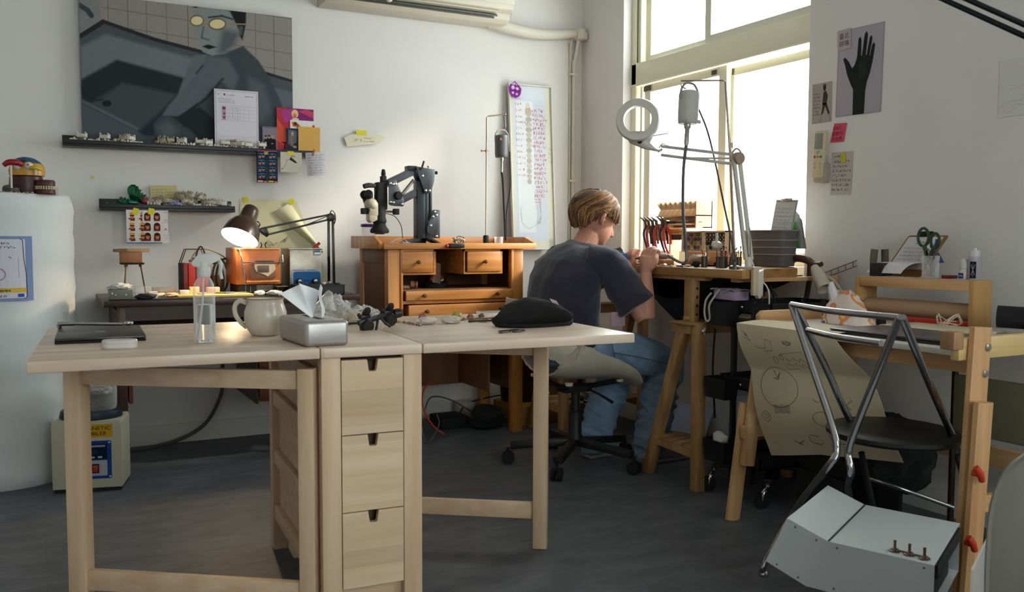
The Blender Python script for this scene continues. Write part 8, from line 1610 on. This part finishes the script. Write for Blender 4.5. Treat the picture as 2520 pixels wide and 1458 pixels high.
sideart('hand_print', 2060, 288, .2, .33, '#1f2624', [('#2b332f', [[(.10, .14), (.14, .15), (.135, .2), (.1, .2)]])], 'dark raised hand cut-out on the lilac poster', 'print', bp=hpo, tilt=-.02, d=.003)
zh = tri_text('臺北', .026); zh2 = tri_text('碎嘴', .026)
sideart('name_sticker', 2062, 126, .066, .080, '#b4a9ac', [('#1f1c1e', shift(zh, .007, .044, 1, 1) + shift(zh2, .007, .014, 1, 1))], 'small square sticker with four Chinese characters above the hand poster', 'sticker', tilt=.03, d=.004)
sideart('figure_photo', 1998, 306, .105, .165, '#a59c97', [('#a9a09b', [rect(.002, .002, .103, .163)]), ('#4a423e', [[(.055, .075), (.078, .072), (.085, .11), (.074, .13), (.060, .125)], [(.058, .08), (.075, .08), (.062, .04), (.05, .03)], [(.064, .08), (.078, .08), (.098, .035), (.088, .03)]] + [ngon(8, .007, .010, .066, .138), rect(.058, .142, .074, .158)]), ('#8f7f74', stroke([(.052, .03), (.044, .004)], .004) + stroke([(.093, .033), (.103, .006)], .004)), ('#5c5450', scribble(.008, .03, .042, .13, 7, rnd, .0014))], 'small photo of a figure in dark clothes walking beside the window edge', 'photo')
er = tri_text('ERIC', .020); e2 = tri_text('謝謝你', .019); e3 = tri_text('下次見', .019)
sideart('sticky_note', 2043, 354, .080, .075, '#d4566a', [('#3a1a24', shift(er, .018, .052, 1, 1) + shift(e2, .010, .030, 1, 1) + shift(e3, .006, .008, 1, 1))], 'pink sticky note with handwriting under the hand poster', 'note', bp=[(0, .004), (.072, 0), (.088, .074), (.022, .080)], tilt=.03)
rmc = thing('remote_control', (XW - .02, 2.77, 1.25), 'cream air conditioner remote in its wall holder beside the window', 'remote'); rcm = M('remote_cream', '#cbbf9d', .4); q0 = AT(2014, 445, 'x', XW - .03)
T = Matrix.Translation((XW - .028, q0.y + .002, q0.z)) @ Matrix.Rotation(.05, 4, 'X'); MB().box((-.012, -.028, .012), (.008, .028, .205), None, .006).xf(T).build('remote_body', rcm, rmc); MB().box((-.010, -.031, -.008), (.028, .031, .075), None, .008).xf(T @ Matrix.Translation((.004, -.004, 0))).build('wall_holder', M('holder_grey', '#a79c90', .5), rmc); MB().box((-.0135, -.022, .13), (-.0115, .022, .195), None, .0008).xf(T).build('display', M('lcd_grey', '#8b8c84', .3), rmc)
for (y, z, c) in ((.017, .098, '#a5382e'), (.0, .098, '#b07838'), (-.017, .098, '#2f7a4a'), (.014, .07, '#b9ac88'), (-.014, .07, '#b9ac88'), (.014, .055, '#b9ac88'), (-.014, .055, '#b9ac88')): MB().lathe([(.006, 0), (.005, .0015)], T @ Vector((-.012, y, z)), None, 12, (-1, 0, 0)).build('button', M('btn' + c, c, .4), rmc)
MB().lathe([(.011, 0), (.010, .001)], T @ Vector((-.012, 0, .118)), None, 18, (-1, 0, 0), sx=.5).build('logo_oval', M('logo_blue', '#8fa3b5', .4), rmc)
sideart('handwritten_letter', 2043, 480, .108, .175, '#bfb6b2', [('#2c2828', scribble(.012, .15, .05, .165, 1, rnd, .0016) + scribble(.008, .012, .104, .145, 7, rnd, .0015, lh=.62, gap=.25))], 'white handwritten letter held by yellow tape below the pink note', 'note', tilt=-.03)
sideart('tape_piece', 2070, 402, .025, .040, '#c4b93e', [], 'yellow tape piece holding the white letter on the window wall', 'tape', tilt=.1, d=.004)
sideart('faint_sketch', 2456, 290, .14, .19, '#d6d3d0', [('#a5a09b', stroke([(.0, .03), (.04, .05), (.08, .05), (.14, .09)], .001) + stroke([(.03, .01), (.05, .02), (.06, .04), (.10, .03), (.13, .05)], .001) + stroke([(.04, .09), (.10, .10), (.14, .11)], .0008))], 'faint pencil sketch sheet at the far right of the window wall', 'drawing')
# ---------------------------------------------------------------- things on the floor under the bench
tag(MB().box((1.86, 4.30, 0), (2.02, 4.48, .06), None, .006).xf(Matrix()).build('power_adapter', blkm), 'black power box on the floor behind the orange cable', 'adapter')
tag(MB().blob((2.09, 4.24, .06), .085, None, 3, .3, 2, (1.2, .9, .8), 3, flat=-.06).build('black_bag', blkm), 'slumped black bag on the floor by the bench right leg', 'bag')
tag(MB().tube([AT(1070, 945, 'y', 4.36), AT(1050, 948, 'y', 4.34), AT(1038, 985, 'y', 4.32), AT(1050, 1025, 'y', 4.28), AT(1072, 1055, 'y', 4.25), AT(1094, 1069, 'y', 4.22)], .0045, None, 8, smooth_n=6).build('orange_cable', M('cable_orange', '#d8401c', .4)), 'bright orange cable curving to the floor beside the pedestal', 'cable')
for i, (pts, m, lab) in enumerate((([AT(1045, 1010, 'y', 4.4), AT(1062, 978, 'y', 4.42), AT(1110, 985, 'y', 4.42), AT(1170, 1020, 'y', 4.40)], M('cable_grey', '#55534f', .6), 'grey cable arching behind the orange one'), ([AT(1075, 1020, 'y', 4.2), AT(1080, 1048, 'y', 4.16), AT(1055, 1090, 'y', 4.05), AT(1042, 1075, 'y', 4.05), AT(1038, 1050, 'y', 4.08)], M('cable_grey', '#55534f', .6), 'grey cable looping on the floor by the pedestal'), ([(2.0, 4.4, .03), (2.1, 4.5, .09), (2.3, 4.4, .14), (2.4, 4.3, .10)], blkm, 'black cable draped over the bag'), ([(2.28, 4.3, .35), (2.33, 4.28, .25), (2.32, 4.3, .15), (2.26, 4.32, .12)], blkm, 'black cable hanging right of the bench leg'))): tag(MB().tube(pts, .004, None, 6, smooth_n=6).build('cable', m), lab, 'cable')
tag(MB().lathe([(.055, 0), (.06, .01), (.06, .095), (.055, .10)], (2.10, 4.54, 0), None, 24).build('white_tub', M('tub_white', '#b5b0ac', .5)), 'white plastic tub against the wall under the bench', 'tub')
yb = thing('yellow_carton', (2.32, 4.32, 0), 'ochre printed carton on the floor right of the bench', 'carton'); MB().box((2.26, 4.20, 0), (2.52, 4.50, .105), None, .003).build('carton_body', M('ochre_card', '#9a7430', .6), yb); flatart('carton_print', (2.27, 4.21, .1055), (1, 0, 0), (0, 1, 0), ('#a88034', rect(0, 0, .24, .27)), [('#5f8a62', [ngon(10, .05, .03, .16, .06)]), ('#b0503a', [ngon(8, .02, .012, .05, .05), ngon(8, .012, .01, .08, .12)]), ('#c9b8a0', [ngon(8, .015, .012, .10, .2)])], yb)
bk = thing('black_bin', (2.36, 4.42, .106), 'black bin with crumpled silver scraps behind the swivel chair', 'bin'); MB().lathe([(.09, 0), (.115, .28), (.11, .28), (.088, .004)], (2.36, 4.40, .106), None, 30, cap=False).build('bin_body', blk2, bk)
tag(MB().box((2.34, 4.12, .106), (2.41, 4.19, .19), None, .002).build('yellow_block', M('yellow_wood', '#c9a35e', .6)), 'pale yellow block behind the seat of the swivel chair', 'block')
tag(MB().box((2.53, 4.22, .0), (2.70, 4.50, .45), None, .004).build('plywood_case', W('ply_dim', '#8a6a48', '#a5835c', 'z', .6)), 'plain plywood case under the far end of the worktable', 'case')
